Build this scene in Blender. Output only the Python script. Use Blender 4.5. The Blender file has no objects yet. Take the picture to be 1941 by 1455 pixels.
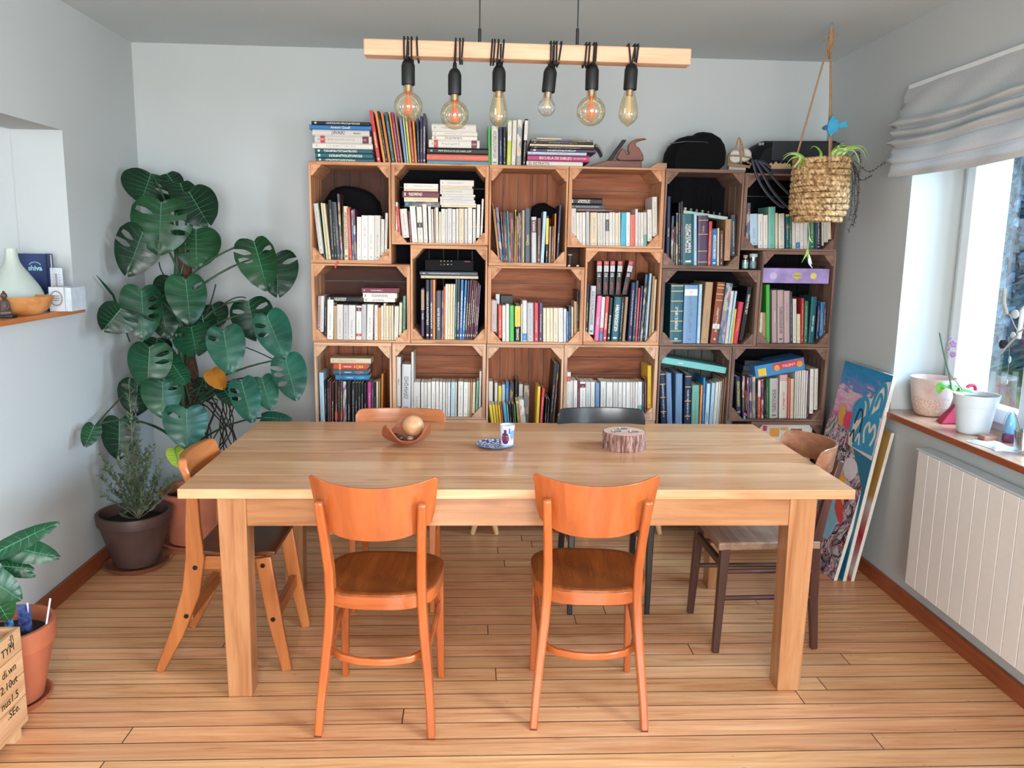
import bpy, math, random
from math import sin, cos, pi, radians, atan2, sqrt
from mathutils import Vector, Matrix, noise
random.seed(7)
S = bpy.context.scene
COL = S.collection
# ---------------------------------------------------------------- camera
F, PITCH, YAW, ROLL, CH = 1543.79, 0.168276, 0.050783, 0.0165587, 1.5633
IW, IH = 1941, 1455
def ray(px, py):
    u = (px - IW/2)/F; v = (py - IH/2)/F
    cr, sr = cos(ROLL), sin(ROLL)
    u, v = u*cr + v*sr, -u*sr + v*cr
    x, y, z = u, 1.0, -v
    cp, sp = cos(PITCH), sin(PITCH)
    y, z = y*cp + z*sp, -y*sp + z*cp
    cy, sy = cos(YAW), sin(YAW)
    return Vector((x*cy + y*sy, -x*sy + y*cy, z))
def at(px, py, Y=None, X=None, Z=None):
    """world point where the sight line of a photo pixel meets the plane Y=, X= or Z="""
    d = ray(px, py)
    t = Y/d.y if Y is not None else (X/d.x if X is not None else (Z - CH)/d.z)
    return Vector((0, 0, CH)) + d*t
fw = ray(IW/2, IH/2); rt = (ray(IW/2 + F, IH/2) - fw).normalized(); up = (ray(IW/2, IH/2 - F) - fw).normalized()
cam_d = bpy.data.cameras.new('camera'); cam = bpy.data.objects.new('camera', cam_d); COL.objects.link(cam)
cam_d.sensor_fit = 'HORIZONTAL'; cam_d.sensor_width = 36; cam_d.lens = F/IW*36; cam_d.clip_start = .05
M = Matrix((rt, up, -fw.normalized())).transposed().to_4x4(); M.translation = Vector((0, 0, CH))
cam.matrix_world = M
S.camera = cam
# ---------------------------------------------------------------- view, world, lights
S.view_settings.view_transform = 'Standard'; S.view_settings.look = 'None'
S.view_settings.gamma = 1; S.view_settings.exposure = 0.7; S.view_settings.use_curve_mapping = False
def lin(c):
    return c/12.92 if c <= .04045 else ((c + .055)/1.055)**2.4
def C(h):
    return tuple(lin(int(h[i:i+2], 16)/255) for i in (0, 2, 4)) + (1,)
w = bpy.data.worlds.new('overcast_sky'); S.world = w; w.use_nodes = True
wn = w.node_tree.nodes; bgd = wn['Background']
bgd.inputs[0].default_value = (.62, .80, 1.0, 1); bgd.inputs[1].default_value = 1.2
def area(name, loc, target, sx, sy, power, color):
    l = bpy.data.lights.new(name, 'AREA'); l.shape = 'RECTANGLE'; l.size = sx; l.size_y = sy
    l.energy = power; l.color = color
    o = bpy.data.objects.new(name, l); COL.objects.link(o)
    o.location = loc
    o.rotation_euler = (Vector(target) - Vector(loc)).to_track_quat('-Z', 'Y').to_euler()
    return o
# daylight that falls through the three windows of the room (each stands outside its opening)
area('daylight_side_window', (3.5, 2.5, 2.5), (1.2, 2.95, 1.0), 2.2, 1.3, 270, (.52, .76, 1.0))
area('daylight_side_window_near', (2.75, .05, 1.75), (0, .35, .9), 1.8, 1.3, 240, (.84, .93, 1.0))
area('daylight_garden_door', (.35, -2.75, 1.45), (.1, 2, .9), 2.2, 1.9, 250, (1.0, .97, .94))
area('fill_light_next_room', (-3.2, 1.2, 1.9), (1.9, 3.2, 1.3), 1.2, 1.2, 24, (.85, .93, 1.0))  # added fill light inside the next room, brightens the right wall through the opening

# ---------------------------------------------------------------- materials
MATS = {}
def newmat(name):
    m = bpy.data.materials.new(name); m.use_nodes = True
    nt = m.node_tree; b = nt.nodes['Principled BSDF']
    return m, nt, b
def N(nt, t, **kw):
    n = nt.nodes.new(t)
    for k, v in kw.items(): setattr(n, k, v)
    return n
def mathn(nt, op, a, b=None, c=None):
    n = nt.nodes.new('ShaderNodeMath'); n.operation = op
    for i, x in enumerate((a, b, c)):
        if x is None: continue
        if isinstance(x, (int, float)): n.inputs[i].default_value = x
        else: nt.links.new(x, n.inputs[i])
    return n.outputs[0]
def ramp(nt, fac, stops):
    r = nt.nodes.new('ShaderNodeValToRGB'); e = r.color_ramp.elements
    while len(e) < len(stops): e.new(.5)
    for i, (p, c) in enumerate(stops):
        e[i].position = p; e[i].color = c if len(c) == 4 else tuple(c) + (1,)
    nt.links.new(fac, r.inputs[0]); return r.outputs[0]
def mix(nt, fac, a, b, mode='MIX'):
    n = nt.nodes.new('ShaderNodeMix'); n.data_type = 'RGBA'; n.blend_type = mode
    for i, x in ((0, fac), (6, a), (7, b)):
        if isinstance(x, (int, float)): n.inputs[i].default_value = x
        elif isinstance(x, tuple): n.inputs[i].default_value = x
        else: nt.links.new(x, n.inputs[i])
    return n.outputs[2]
def coords(nt, scale=(1, 1, 1), kind='Object', rnd=True):
    tc = N(nt, 'ShaderNodeTexCoord'); mp = N(nt, 'ShaderNodeMapping'); mp.inputs['Scale'].default_value = scale
    src = tc.outputs[kind]
    if rnd:
        oi = N(nt, 'ShaderNodeObjectInfo'); va = N(nt, 'ShaderNodeVectorMath', operation='ADD')
        sc = N(nt, 'ShaderNodeVectorMath', operation='SCALE'); sc.inputs[0].default_value = (7.3, 11.1, 5.7)
        nt.links.new(oi.outputs['Random'], sc.inputs['Scale'])
        nt.links.new(src, va.inputs[0]); nt.links.new(sc.outputs[0], va.inputs[1]); src = va.outputs[0]
    nt.links.new(src, mp.inputs['Vector']); return mp.outputs[0]
def bump(nt, b, h, strength=.2, dist=.002):
    n = N(nt, 'ShaderNodeBump'); n.inputs['Strength'].default_value = strength; n.inputs['Distance'].default_value = dist
    nt.links.new(h, n.inputs['Height']); nt.links.new(n.outputs[0], b.inputs['Normal'])
def noisen(nt, vec, scale, detail=4, rough=.55, dist=0):
    n = N(nt, 'ShaderNodeTexNoise'); n.inputs['Scale'].default_value = scale; n.inputs['Detail'].default_value = detail
    n.inputs['Roughness'].default_value = rough; n.inputs['Distortion'].default_value = dist
    nt.links.new(vec, n.inputs['Vector']); return n.outputs['Fac']
def plain(name, col, rough=.5, metal=0, var=.08, scale=30, bmp=.1, spec=None, coat=0, sheen=0):
    key = (name,)
    if key in MATS: return MATS[key]
    m, nt, b = newmat(name); c = C(col)
    f = noisen(nt, coords(nt), scale)
    lo = tuple(x*(1 - var) for x in c[:3]) + (1,); hi = tuple(min(1, x*(1 + var)) for x in c[:3]) + (1,)
    nt.links.new(ramp(nt, f, [(.3, lo), (.7, hi)]), b.inputs['Base Color'])
    b.inputs['Roughness'].default_value = rough; b.inputs['Metallic'].default_value = metal
    if spec is not None: b.inputs['Specular IOR Level'].default_value = spec
    if coat: b.inputs['Coat Weight'].default_value = coat; b.inputs['Coat Roughness'].default_value = .15
    if sheen: b.inputs['Sheen Weight'].default_value = sheen
    if bmp: bump(nt, b, f, bmp, .001)
    MATS[key] = m; return m
def wood(name, dark, mid, light, axis='x', rough=.45, scale=1.0, coat=0, knots=True, grain=1.0, contrast=(.25, .5, .8)):
    key = (name, axis)
    if key in MATS: return MATS[key]
    m, nt, b = newmat(name + '_' + axis)
    s = {'x': (1.2, 14, 14), 'y': (14, 1.2, 14), 'z': (14, 14, 1.2)}[axis]
    v = coords(nt, tuple(k*scale for k in s))
    n1 = noisen(nt, v, 1.6, 5, .6, .6)
    s2 = {'x': (3, 90, 90), 'y': (90, 3, 90), 'z': (90, 90, 3)}[axis]
    v2 = coords(nt, tuple(k*scale for k in s2)); n2 = noisen(nt, v2, 1.0, 3, .6)
    mixf = mathn(nt, 'ADD', mathn(nt, 'MULTIPLY', n1, .75), mathn(nt, 'MULTIPLY', n2, .25*grain))
    col = ramp(nt, mixf, [(contrast[0], C(dark)), (contrast[1], C(mid)), (contrast[2], C(light))])
    if knots:
        s3 = {'x': (2.2, 7, 7), 'y': (7, 2.2, 7), 'z': (7, 7, 2.2)}[axis]
        vo = N(nt, 'ShaderNodeTexVoronoi'); nt.links.new(coords(nt, tuple(k*scale for k in s3)), vo.inputs['Vector']); vo.inputs['Scale'].default_value = .9
        k = ramp(nt, vo.outputs['Distance'], [(.05, (0, 0, 0, 1)), (.13, (1, 1, 1, 1))])
        col = mix(nt, mathn(nt, 'MULTIPLY', mathn(nt, 'SUBTRACT', 1.0, k), .55), col, C(dark))
    oi = N(nt, 'ShaderNodeObjectInfo'); hv = N(nt, 'ShaderNodeHueSaturation'); nt.links.new(col, hv.inputs['Color'])
    nt.links.new(mathn(nt, 'ADD', .9, mathn(nt, 'MULTIPLY', oi.outputs['Random'], .2)), hv.inputs['Value'])
    nt.links.new(hv.outputs[0], b.inputs['Base Color'])
    b.inputs['Roughness'].default_value = rough
    if coat: b.inputs['Coat Weight'].default_value = coat; b.inputs['Coat Roughness'].default_value = .12
    bump(nt, b, mixf, .25, .0012)
    MATS[key] = m; return m
def glass(name, tint=(1, 1, 1), gloss=.12, rough=.02):
    key = (name,)
    if key in MATS: return MATS[key]
    m, nt, b = newmat(name); nt.nodes.remove(b); out = nt.nodes['Material Output']
    tr = N(nt, 'ShaderNodeBsdfTransparent'); tr.inputs[0].default_value = tuple(tint) + (1,)
    gl = N(nt, 'ShaderNodeBsdfGlossy'); gl.inputs['Roughness'].default_value = rough
    lw = N(nt, 'ShaderNodeLayerWeight'); lw.inputs[0].default_value = .35
    mx = N(nt, 'ShaderNodeMixShader')
    f = mathn(nt, 'ADD', gloss, mathn(nt, 'MULTIPLY', lw.outputs['Facing'], .45))
    nt.links.new(f, mx.inputs[0]); nt.links.new(tr.outputs[0], mx.inputs[1]); nt.links.new(gl.outputs[0], mx.inputs[2])
    nt.links.new(mx.outputs[0], out.inputs[0]); MATS[key] = m; return m

# ---------------------------------------------------------------- mesh builder
def wloc(o):
    v = Vector((0, 0, 0))
    while o is not None: v += o.location; o = o.parent
    return v
class MB:
    def __init__(s): s.v = []; s.f = []; s.m = []
    def add(s, vs, fs, mi=0):
        k = len(s.v); s.v += [Vector(x) for x in vs]; s.f += [tuple(i + k for i in f) for f in fs]; s.m += [mi]*len(fs); return s
    def box(s, x0, x1, y0, y1, z0, z1, mi=0):
        vs = [(x, y, z) for z in (z0, z1) for y in (y0, y1) for x in (x0, x1)]
        return s.add(vs, [(0, 2, 3, 1), (4, 5, 7, 6), (0, 1, 5, 4), (2, 6, 7, 3), (0, 4, 6, 2), (1, 3, 7, 5)], mi)
    def hexa(s, b, t, mi=0):     # b,t: four corner points each, same winding
        return s.add(list(b) + list(t), [(0, 3, 2, 1), (4, 5, 6, 7), (0, 1, 5, 4), (1, 2, 6, 5), (2, 3, 7, 6), (3, 0, 4, 7)], mi)
    def bar(s, a, b, w, h, upv=(0, 0, 1), w2=None, h2=None, mi=0):
        a = Vector(a); b = Vector(b); d = (b - a).normalized(); sd = d.cross(Vector(upv))
        if sd.length < 1e-4: sd = d.cross(Vector((0, 1, 0)))
        sd.normalize(); u = sd.cross(d); w2 = w if w2 is None else w2; h2 = h if h2 is None else h2
        q = lambda c, ww, hh: [c + sd*ww/2*i + u*hh/2*j for i, j in ((-1, -1), (1, -1), (1, 1), (-1, 1))]
        return s.hexa(q(a, w, h), q(b, w2, h2), mi)
    def prism(s, poly, axis, a0, a1, mi=0):
        n = len(poly)
        def P(p, a): return (a, p[0], p[1]) if axis == 'x' else ((p[0], a, p[1]) if axis == 'y' else (p[0], p[1], a))
        vs = [P(p, a0) for p in poly] + [P(p, a1) for p in poly]
        fs = [tuple(range(n))[::-1], tuple(range(n, 2*n))] + [(i, (i+1) % n, n + (i+1) % n, n + i) for i in range(n)]
        return s.add(vs, fs, mi)
    def tube(s, pts, r, n=8, mi=0, caps=True, sx=1.0, upv=None):
        pts = [Vector(p) for p in pts]; rr = r if isinstance(r, (list, tuple)) else [r]*len(pts)
        ref = Vector(upv) if upv else Vector((.13, .27, .95)).normalized(); rings = []; prev = None
        for i, p in enumerate(pts):
            d = (pts[min(i+1, len(pts)-1)] - pts[max(i-1, 0)])
            d = d.normalized() if d.length > 1e-9 else Vector((0, 0, 1))
            if prev is None:
                a = d.cross(ref)
                if a.length < 1e-3: a = d.cross(Vector((1, 0, 0)))
            else: a = prev - d*prev.dot(d)
            a.normalize(); prev = a; b = d.cross(a)
            rings.append([p + (a*cos(2*pi*k/n)*sx + b*sin(2*pi*k/n))*rr[i] for k in range(n)])
        vs = [q for r_ in rings for q in r_]; fs = []
        for i in range(len(pts)-1):
            for k in range(n): fs.append((i*n+k, i*n+(k+1) % n, (i+1)*n+(k+1) % n, (i+1)*n+k))
        if caps: fs += [tuple(range(n))[::-1], tuple(range((len(pts)-1)*n, len(pts)*n))]
        return s.add(vs, fs, mi)
    def sweep(s, pts, w, h, upv, mi=0):   # rectangular section swept along a path; w,h lists or numbers; h measured along upv
        pts = [Vector(p) for p in pts]; n = len(pts); upv = Vector(upv); vs = []
        for i, p in enumerate(pts):
            d = (pts[min(i+1, n-1)] - pts[max(i-1, 0)]).normalized(); sd = d.cross(upv).normalized(); u = sd.cross(d).normalized()
            ww = w[i] if isinstance(w, (list, tuple)) else w; hh = h[i] if isinstance(h, (list, tuple)) else h
            vs += [p + sd*ww/2*a + u*hh/2*b for a, b in ((-1, -1), (1, -1), (1, 1), (-1, 1))]
        fs = [(3, 2, 1, 0), tuple(4*(n-1)+k for k in range(4))]
        for i in range(n-1):
            for k in range(4): fs.append((4*i+k, 4*i+(k+1) % 4, 4*i+4+(k+1) % 4, 4*i+4+k))
        return s.add(vs, fs, mi)
    def lathe(s, prof, c=(0, 0, 0), n=32, mi=0, wob=None):
        vs = []; fs = []; c = Vector(c)
        for j, (r, z) in enumerate(prof):
            for k in range(n):
                a = 2*pi*k/n; q = r*(wob(a, z) if wob else 1)
                vs.append(c + Vector((q*cos(a), q*sin(a), z)))
        for j in range(len(prof)-1):
            for k in range(n): fs.append((j*n+k, j*n+(k+1) % n, (j+1)*n+(k+1) % n, (j+1)*n+k))
        if prof[0][0] > 1e-4: fs.append(tuple(range(n))[::-1])
        if prof[-1][0] > 1e-4: fs.append(tuple(range((len(prof)-1)*n, len(prof)*n)))
        return s.add(vs, fs, mi)
    def ball(s, c, r, n=16, mi=0, sq=(1, 1, 1)):
        pr = [(max(1e-5, sin(pi*i/(n//2))), -cos(pi*i/(n//2))) for i in range(n//2+1)]
        c = Vector(c); vs = []; fs = []
        for (a, z) in pr:
            for k in range(n): vs.append(c + Vector((a*cos(2*pi*k/n)*sq[0], a*sin(2*pi*k/n)*sq[1], z*sq[2]))*r)
        for j in range(len(pr)-1):
            for k in range(n): fs.append((j*n+k, j*n+(k+1) % n, (j+1)*n+(k+1) % n, (j+1)*n+k))
        return s.add(vs, fs, mi)
    def slab(s, fn, nu, nv, mi=0, mi2=None):   # fn(u,v,side) -> point, side 0/1 ; closed sheet with thickness
        k0 = len(s.v); vs = []
        for side in (0, 1):
            for i in range(nu+1):
                for j in range(nv+1): vs.append(fn(i/nu, j/nv, side))
        q = (nu+1)*(nv+1); ix = lambda sd, i, j: sd*q + i*(nv+1) + j; fs = []
        for i in range(nu):
            for j in range(nv):
                fs.append((ix(0, i, j), ix(0, i+1, j), ix(0, i+1, j+1), ix(0, i, j+1)))
                fs.append((ix(1, i, j), ix(1, i, j+1), ix(1, i+1, j+1), ix(1, i+1, j)))
        for i in range(nu):
            fs.append((ix(0, i, 0), ix(1, i, 0), ix(1, i+1, 0), ix(0, i+1, 0)))
            fs.append((ix(0, i, nv), ix(0, i+1, nv), ix(1, i+1, nv), ix(1, i, nv)))
        for j in range(nv):
            fs.append((ix(0, 0, j), ix(0, 0, j+1), ix(1, 0, j+1), ix(1, 0, j)))
            fs.append((ix(0, nu, j), ix(1, nu, j), ix(1, nu, j+1), ix(0, nu, j+1)))
        return s.add(vs, fs, mi)
    def xf(s, m):
        s.v = [m @ x for x in s.v]; return s
    def build(s, name, mats, parent=None, smooth=False, bevel=0, origin=None, local=False, sub=0, sharp=None):
        if parent is not None: off = Vector((0, 0, 0)) if local else wloc(parent)
        elif origin is not None: off = Vector(origin)
        else:
            xs = [v.x for v in s.v]; ys = [v.y for v in s.v]; zs = [v.z for v in s.v]
            off = Vector(((min(xs)+max(xs))/2, (min(ys)+max(ys))/2, min(zs)))
        me = bpy.data.meshes.new(name); me.from_pydata([tuple(v - off) for v in s.v], [], s.f)
        if not isinstance(mats, (list, tuple)): mats = [mats]
        for m in mats: me.materials.append(m)
        me.polygons.foreach_set('material_index', s.m)
        me.polygons.foreach_set('use_smooth', [bool(smooth)]*len(me.polygons))
        me.update(); me.validate()
        import bmesh
        bm = bmesh.new(); bm.from_mesh(me); bmesh.ops.recalc_face_normals(bm, faces=bm.faces); bm.to_mesh(me); bm.free()
        if smooth: me.set_sharp_from_angle(angle=radians(sharp or 40))
        o = bpy.data.objects.new(name, me); COL.objects.link(o)
        if parent is not None: o.parent = parent
        else: o.location = off
        if bevel:
            b = o.modifiers.new('bevel', 'BEVEL'); b.width = bevel; b.segments = 2; b.limit_method = 'ANGLE'; b.angle_limit = radians(35)
        if sub:
            b = o.modifiers.new('sub', 'SUBSURF'); b.levels = sub; b.render_levels = sub
        return o
def tag(o, label, cat, group=None, kind=None):
    o['label'] = label; o['category'] = cat
    if group: o['group'] = group
    if kind: o['kind'] = kind
    return o
def thing(name, label, cat, loc=(0, 0, 0), rz=0, group=None):
    o = bpy.data.objects.new(name, None); COL.objects.link(o); o.location = loc; o.rotation_euler = (0, 0, rz); o.empty_display_size = .05
    return tag(o, label, cat, group)
def struct(o): o['kind'] = 'structure'; return o
def plabel(o, s): o['label'] = s; return o
def copy_tree(o, parent=None):
    c = o.copy(); COL.objects.link(c)
    if parent is not None: c.parent = parent
    for ch in [x for x in bpy.data.objects if x.parent == o]: copy_tree(ch, c)
    return c
def text(body, size, mat, parent, mtx, name='lettering', ext=.0003, align='CENTER', shear=0, sx=1.0, bold=0.0):
    cu = bpy.data.curves.new(name, 'FONT'); cu.body = body; cu.size = size; cu.align_x = align; cu.align_y = 'CENTER'
    cu.extrude = ext; cu.shear = shear; cu.offset = bold; cu.resolution_u = 3
    cu.materials.append(mat); o = bpy.data.objects.new(name, cu); COL.objects.link(o); o.parent = parent
    o.matrix_local = mtx @ Matrix.Diagonal((sx, 1, 1, 1)); return o
def frame_m(xa, ya, org):    # matrix whose local X runs along xa and local Y along ya
    xa = Vector(xa).normalized(); ya = Vector(ya).normalized(); za = xa.cross(ya)
    m = Matrix((xa, ya, za)).transposed().to_4x4(); m.translation = Vector(org); return m
def arc(c, r, a0, a1, n, plane='xy'):
    out = []
    for i in range(n+1):
        a = radians(a0 + (a1 - a0)*i/n); p, q = r*cos(a), r*sin(a)
        out.append(Vector(c) + (Vector((p, q, 0)) if plane == 'xy' else (Vector((p, 0, q)) if plane == 'xz' else Vector((0, p, q)))))
    return out
# ---------------------------------------------------------------- room
XL, XR, YB, YF, ZC = -1.785, 1.949, 4.574, -2.3, 2.575
def wallmat(name, col, sc=60):
    m, nt, b = newmat(name); v = coords(nt, rnd=False)
    f = noisen(nt, v, sc, 3); g = noisen(nt, v, 1.3, 3)
    c = C(col); d = tuple(x*.95 for x in c[:3]) + (1,)
    nt.links.new(ramp(nt, g, [(.3, d), (.7, c)]), b.inputs['Base Color'])
    b.inputs['Roughness'].default_value = .75; bump(nt, b, f, .12, .0015); return m
paint = wallmat('white_wall_paint', 'bcc2c3'); ceilp = wallmat('white_ceiling_paint', 'c2cdd0')
render = wallmat('cream_outside_render', 'efe4d2', 160)
# floor boards
m, nt, b = newmat('pine_floorboards'); tc = N(nt, 'ShaderNodeTexCoord'); sp = N(nt, 'ShaderNodeSeparateXYZ'); nt.links.new(tc.outputs['Object'], sp.inputs[0])
row = mathn(nt, 'FLOOR', mathn(nt, 'DIVIDE', sp.outputs[1], .0885)); fr = mathn(nt, 'FRACT', mathn(nt, 'DIVIDE', sp.outputs[1], .0885))
wn1 = N(nt, 'ShaderNodeTexWhiteNoise', noise_dimensions='1D'); nt.links.new(row, wn1.inputs['W'])
xo = mathn(nt, 'ADD', sp.outputs[0], mathn(nt, 'MULTIPLY', wn1.outputs['Value'], 17.0))
seg = mathn(nt, 'FLOOR', mathn(nt, 'DIVIDE', xo, 3.1)); sfr = mathn(nt, 'FRACT', mathn(nt, 'DIVIDE', xo, 3.1))
cv = N(nt, 'ShaderNodeCombineXYZ'); nt.links.new(row, cv.inputs[0]); nt.links.new(seg, cv.inputs[1])
wn2 = N(nt, 'ShaderNodeTexWhiteNoise', noise_dimensions='2D'); nt.links.new(cv.outputs[0], wn2.inputs['Vector'])
gv = N(nt, 'ShaderNodeCombineXYZ'); nt.links.new(mathn(nt, 'MULTIPLY', xo, 1.1), gv.inputs[0])
nt.links.new(mathn(nt, 'MULTIPLY', sp.outputs[1], 22.0), gv.inputs[1]); nt.links.new(mathn(nt, 'MULTIPLY', wn2.outputs['Value'], 40.0), gv.inputs[2])
g1 = noisen(nt, gv.outputs[0], 1.5, 6, .62, 1.2)
g2v = N(nt, 'ShaderNodeCombineXYZ'); nt.links.new(mathn(nt, 'MULTIPLY', xo, 4.0), g2v.inputs[0]); nt.links.new(mathn(nt, 'MULTIPLY', sp.outputs[1], 160.0), g2v.inputs[1])
g2 = noisen(nt, g2v.outputs[0], 1.0, 3)
gf = mathn(nt, 'ADD', mathn(nt, 'MULTIPLY', g1, .8), mathn(nt, 'MULTIPLY', g2, .2))
col = ramp(nt, gf, [(.28, C('9c603a')), (.42, C('d09664')), (.6, C('e2b080')), (.8, C('edc69c'))])
kv = N(nt, 'ShaderNodeTexVoronoi'); kc = N(nt, 'ShaderNodeCombineXYZ'); nt.links.new(mathn(nt, 'MULTIPLY', xo, 1.3), kc.inputs[0]); nt.links.new(mathn(nt, 'MULTIPLY', sp.outputs[1], 5.0), kc.inputs[1])
nt.links.new(kc.outputs[0], kv.inputs['Vector']); kn = ramp(nt, kv.outputs['Distance'], [(.02, (1, 1, 1, 1)), (.06, (0, 0, 0, 1))])
col = mix(nt, mathn(nt, 'MULTIPLY', kn, .6), col, C('5a2c14'))
hv = N(nt, 'ShaderNodeHueSaturation'); nt.links.new(col, hv.inputs['Color']); nt.links.new(mathn(nt, 'ADD', .88, mathn(nt, 'MULTIPLY', wn2.outputs['Value'], .17)), hv.inputs['Value'])
nt.links.new(mathn(nt, 'ADD', .489, mathn(nt, 'MULTIPLY', wn1.outputs['Value'], .014)), hv.inputs['Hue'])
gap = mathn(nt, 'MAXIMUM', mathn(nt, 'LESS_THAN', fr, .045), mathn(nt, 'LESS_THAN', sfr, .0012))
col = mix(nt, gap, hv.outputs[0], C('3a1c0e')); nt.links.new(col, b.inputs['Base Color'])
nt.links.new(mathn(nt, 'ADD', .24, mathn(nt, 'MULTIPLY', g2, .2)), b.inputs['Roughness'])
bump(nt, b, mathn(nt, 'SUBTRACT', gf, mathn(nt, 'MULTIPLY', gap, 3.0)), .25, .0015)
floor_mat = m
struct(MB().box(XL-.25, XR+.45, YF-.2, YB+.2, -.12, 0).build('floor', floor_mat, origin=(0, 0, 0)))
struct(MB().box(XL-.25, XR+.45, YF-.2, YB+.2, ZC, ZC+.15).build('ceiling', ceilp, origin=(0, 0, ZC)))
struct(MB().box(XL-.25, XR+.45, YB, YB+.2, 0, ZC).build('wall_back', paint, origin=(0, YB, 0)))
# left wall with the pass-through opening
NY0, NY1, NZ0, NZ1, WT = 1.9, 3.765, 1.235, 2.026, .22
mb = MB().box(XL-WT, XL, YF, NY0, 0, ZC).box(XL-WT, XL, NY1, YB, 0, ZC).box(XL-WT, XL, NY0, NY1, 0, NZ0).box(XL-WT, XL, NY0, NY1, NZ1, ZC)
struct(mb.build('wall_left', paint, origin=(XL, 0, 0)))
mb = MB().box(XL-1.6, XL-WT, NY1+.004, NY1+.1, 0, ZC).box(XL-1.7, XL-1.6, YF, NY1+.1, 0, ZC)
struct(mb.build('wall_left_next_room', paint, origin=(XL-1.6, NY1, 0)))
struct(MB().box(XL-1.6, XL-WT, YF, NY1, -.12, 0).build('floor_next_room', floor_mat, origin=(XL-.9, 1, 0)))
struct(MB().box(XL-1.7, XL-WT-.03, YF, NY1+.1, ZC, ZC+.15).build('ceiling_next_room', ceilp, origin=(XL-.9, 1, ZC)))
struct(MB().box(XL-1.7, XL-WT, YF-.1, YF, 0, ZC).build('wall_front_next_room', paint, origin=(XL-.9, YF, 0)))
# right wall: window_1 in view, window_2 nearer the camera
WY0, WY1, WZ0, WZ1, XO = 2.37, 3.63, .815, 2.15, 2.40
V0, V1 = -.75, 1.15
mb = MB()
for y0, y1 in ((YF, V0), (V1, WY0), (WY1, YB)): mb.box(XR, XO, y0, y1, 0, ZC)
for y0, y1 in ((V0, V1), (WY0, WY1)):
    mb.box(XR, XO, y0, y1, 0, WZ0 - .004); mb.box(XR, XO, y0, y1, WZ1, ZC)
struct(mb.build('wall_right', [paint], origin=(XR, 2, 0)))
mb = MB().box(2.27, XO+.001, WY1-.006, WY1-.0005, WZ0, WZ1).box(2.27, XO+.001, WY0+.0005, WY0+.006, WZ0, WZ1)
struct(mb.build('trim_outer_reveal', render, origin=(2.3, WY1, WZ0)))
# wall behind the camera with a glazed garden door
D0, D1 = -.75, 1.45
mb = MB().box(XL-WT, D0, YF-.2, YF, 0, ZC).box(D1, XR+.45, YF-.2, YF, 0, ZC).box(D0, D1, YF-.2, YF, 2.3, ZC)
struct(mb.build('wall_front', paint, origin=(0, YF, 0)))
pvc = plain('white_window_frame', 'dfe3e4', .3, var=.02, bmp=0)
clear = glass('window_glass', (.97, .99, 1.0), .03)
def sash(mb, y0, y1, x, z0, z1, fw_=.07, t=.05):
    mb.box(x, x+t, y0, y0+fw_, z0, z1).box(x, x+t, y1-fw_, y1, z0, z1)
    mb.box(x, x+t, y0+fw_, y1-fw_, z0, z0+fw_).box(x, x+t, y0+fw_, y1-fw_, z1-fw_, z1)
def side_window(n, y0, y1):
    r = bpy.data.objects.new('window_%d' % n, None); COL.objects.link(r); r.location = (2.2, (y0+y1)/2, WZ0); struct(r)
    mb = MB(); sash(mb, y0, y1, 2.19, WZ0+.002, WZ1, .055, .07); mb.build('window_frame', pvc, r, bevel=.004)
    ym = (y0+y1)/2
    for a, b_ in ((y0+.057, ym-.002), (ym+.002, y1-.057)):
        mb = MB(); sash(mb, a, b_, 2.165, WZ0+.06, WZ1-.06, .062, .075); s = mb.build('window_sash', pvc, r, bevel=.006)
        mb = MB().box(2.20, 2.206, a+.055, b_-.055, WZ0+.115, WZ1-.115); mb.build('pane', clear, s)
    return r, ym
win, ym = side_window(1, WY0, WY1)
side_window(2, V0, V1)
# espagnolette handle on the middle stile
hc = Vector((2.165, ym+.035, 1.36))
mb = MB().box(hc.x-.012, hc.x, hc.y-.016, hc.y+.016, hc.z-.045, hc.z+.045)
mb.tube([hc+Vector((-.01, 0, 0)), hc+Vector((-.045, 0, 0)), hc+Vector((-.05, 0, -.01)), hc+Vector((-.05, .004, -.12))], [.009, .009, .010, .009], 10)
mb.build('window_handle', plain('white_handle', 'e6e8e8', .25, bmp=0), win, smooth=True, bevel=.002)
# garden door behind the camera
r = bpy.data.objects.new('door_1', None); COL.objects.link(r); r.location = ((D0+D1)/2, YF-.1, 0); struct(r)
for a, b_ in ((D0, (D0+D1)/2-.002), ((D0+D1)/2+.002, D1)):
    mb = MB().box(a, a+.08, YF-.12, YF-.06, 0.01, 2.3).box(b_-.08, b_, YF-.12, YF-.06, 0.01, 2.3).box(a+.08, b_-.08, YF-.12, YF-.06, 0.01, .12).box(a+.08, b_-.08, YF-.12, YF-.06, 2.2, 2.3)
    s = mb.build('door_leaf', pvc, r, bevel=.004); MB().box(a+.07, b_-.07, YF-.093, YF-.087, .11, 2.21).build('pane', clear, s)
# sill boards, skirting
redw = lambda ax: wood('red_brown_trim_wood', '6e341c', '8f4a2a', 'a8623c', ax, .4)
sillw = wood('pinkish_sill_wood', 'a5765c', 'c09478', 'd3ac92', 'y', .25, coat=.3)
o = struct(MB().box(1.905, 2.19, WY0-.08, 3.632, .815, .842).build('window_sill', [sillw], win, bevel=.003))
o = struct(MB().box(1.902, 1.905, WY0-.08, 3.632, .816, .841).build('window_sill_edge', redw('y'), win)); 
struct(MB().box(XL, XL+.018, YF, YB, 0, .082).build('baseboard_left', redw('y'), bevel=.003))
struct(MB().box(XR-.018, XR, YF, YB, 0, .072).build('baseboard_right', redw('y'), bevel=.003))
struct(MB().box(XL+.018, XR-.018, YB-.018, YB, 0, .08).build('baseboard_back', redw('x'), bevel=.003))
shelfw = wood('orange_shelf_wood', '8c4a24', 'b26a3a', 'c98552', 'y', .4)
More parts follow.
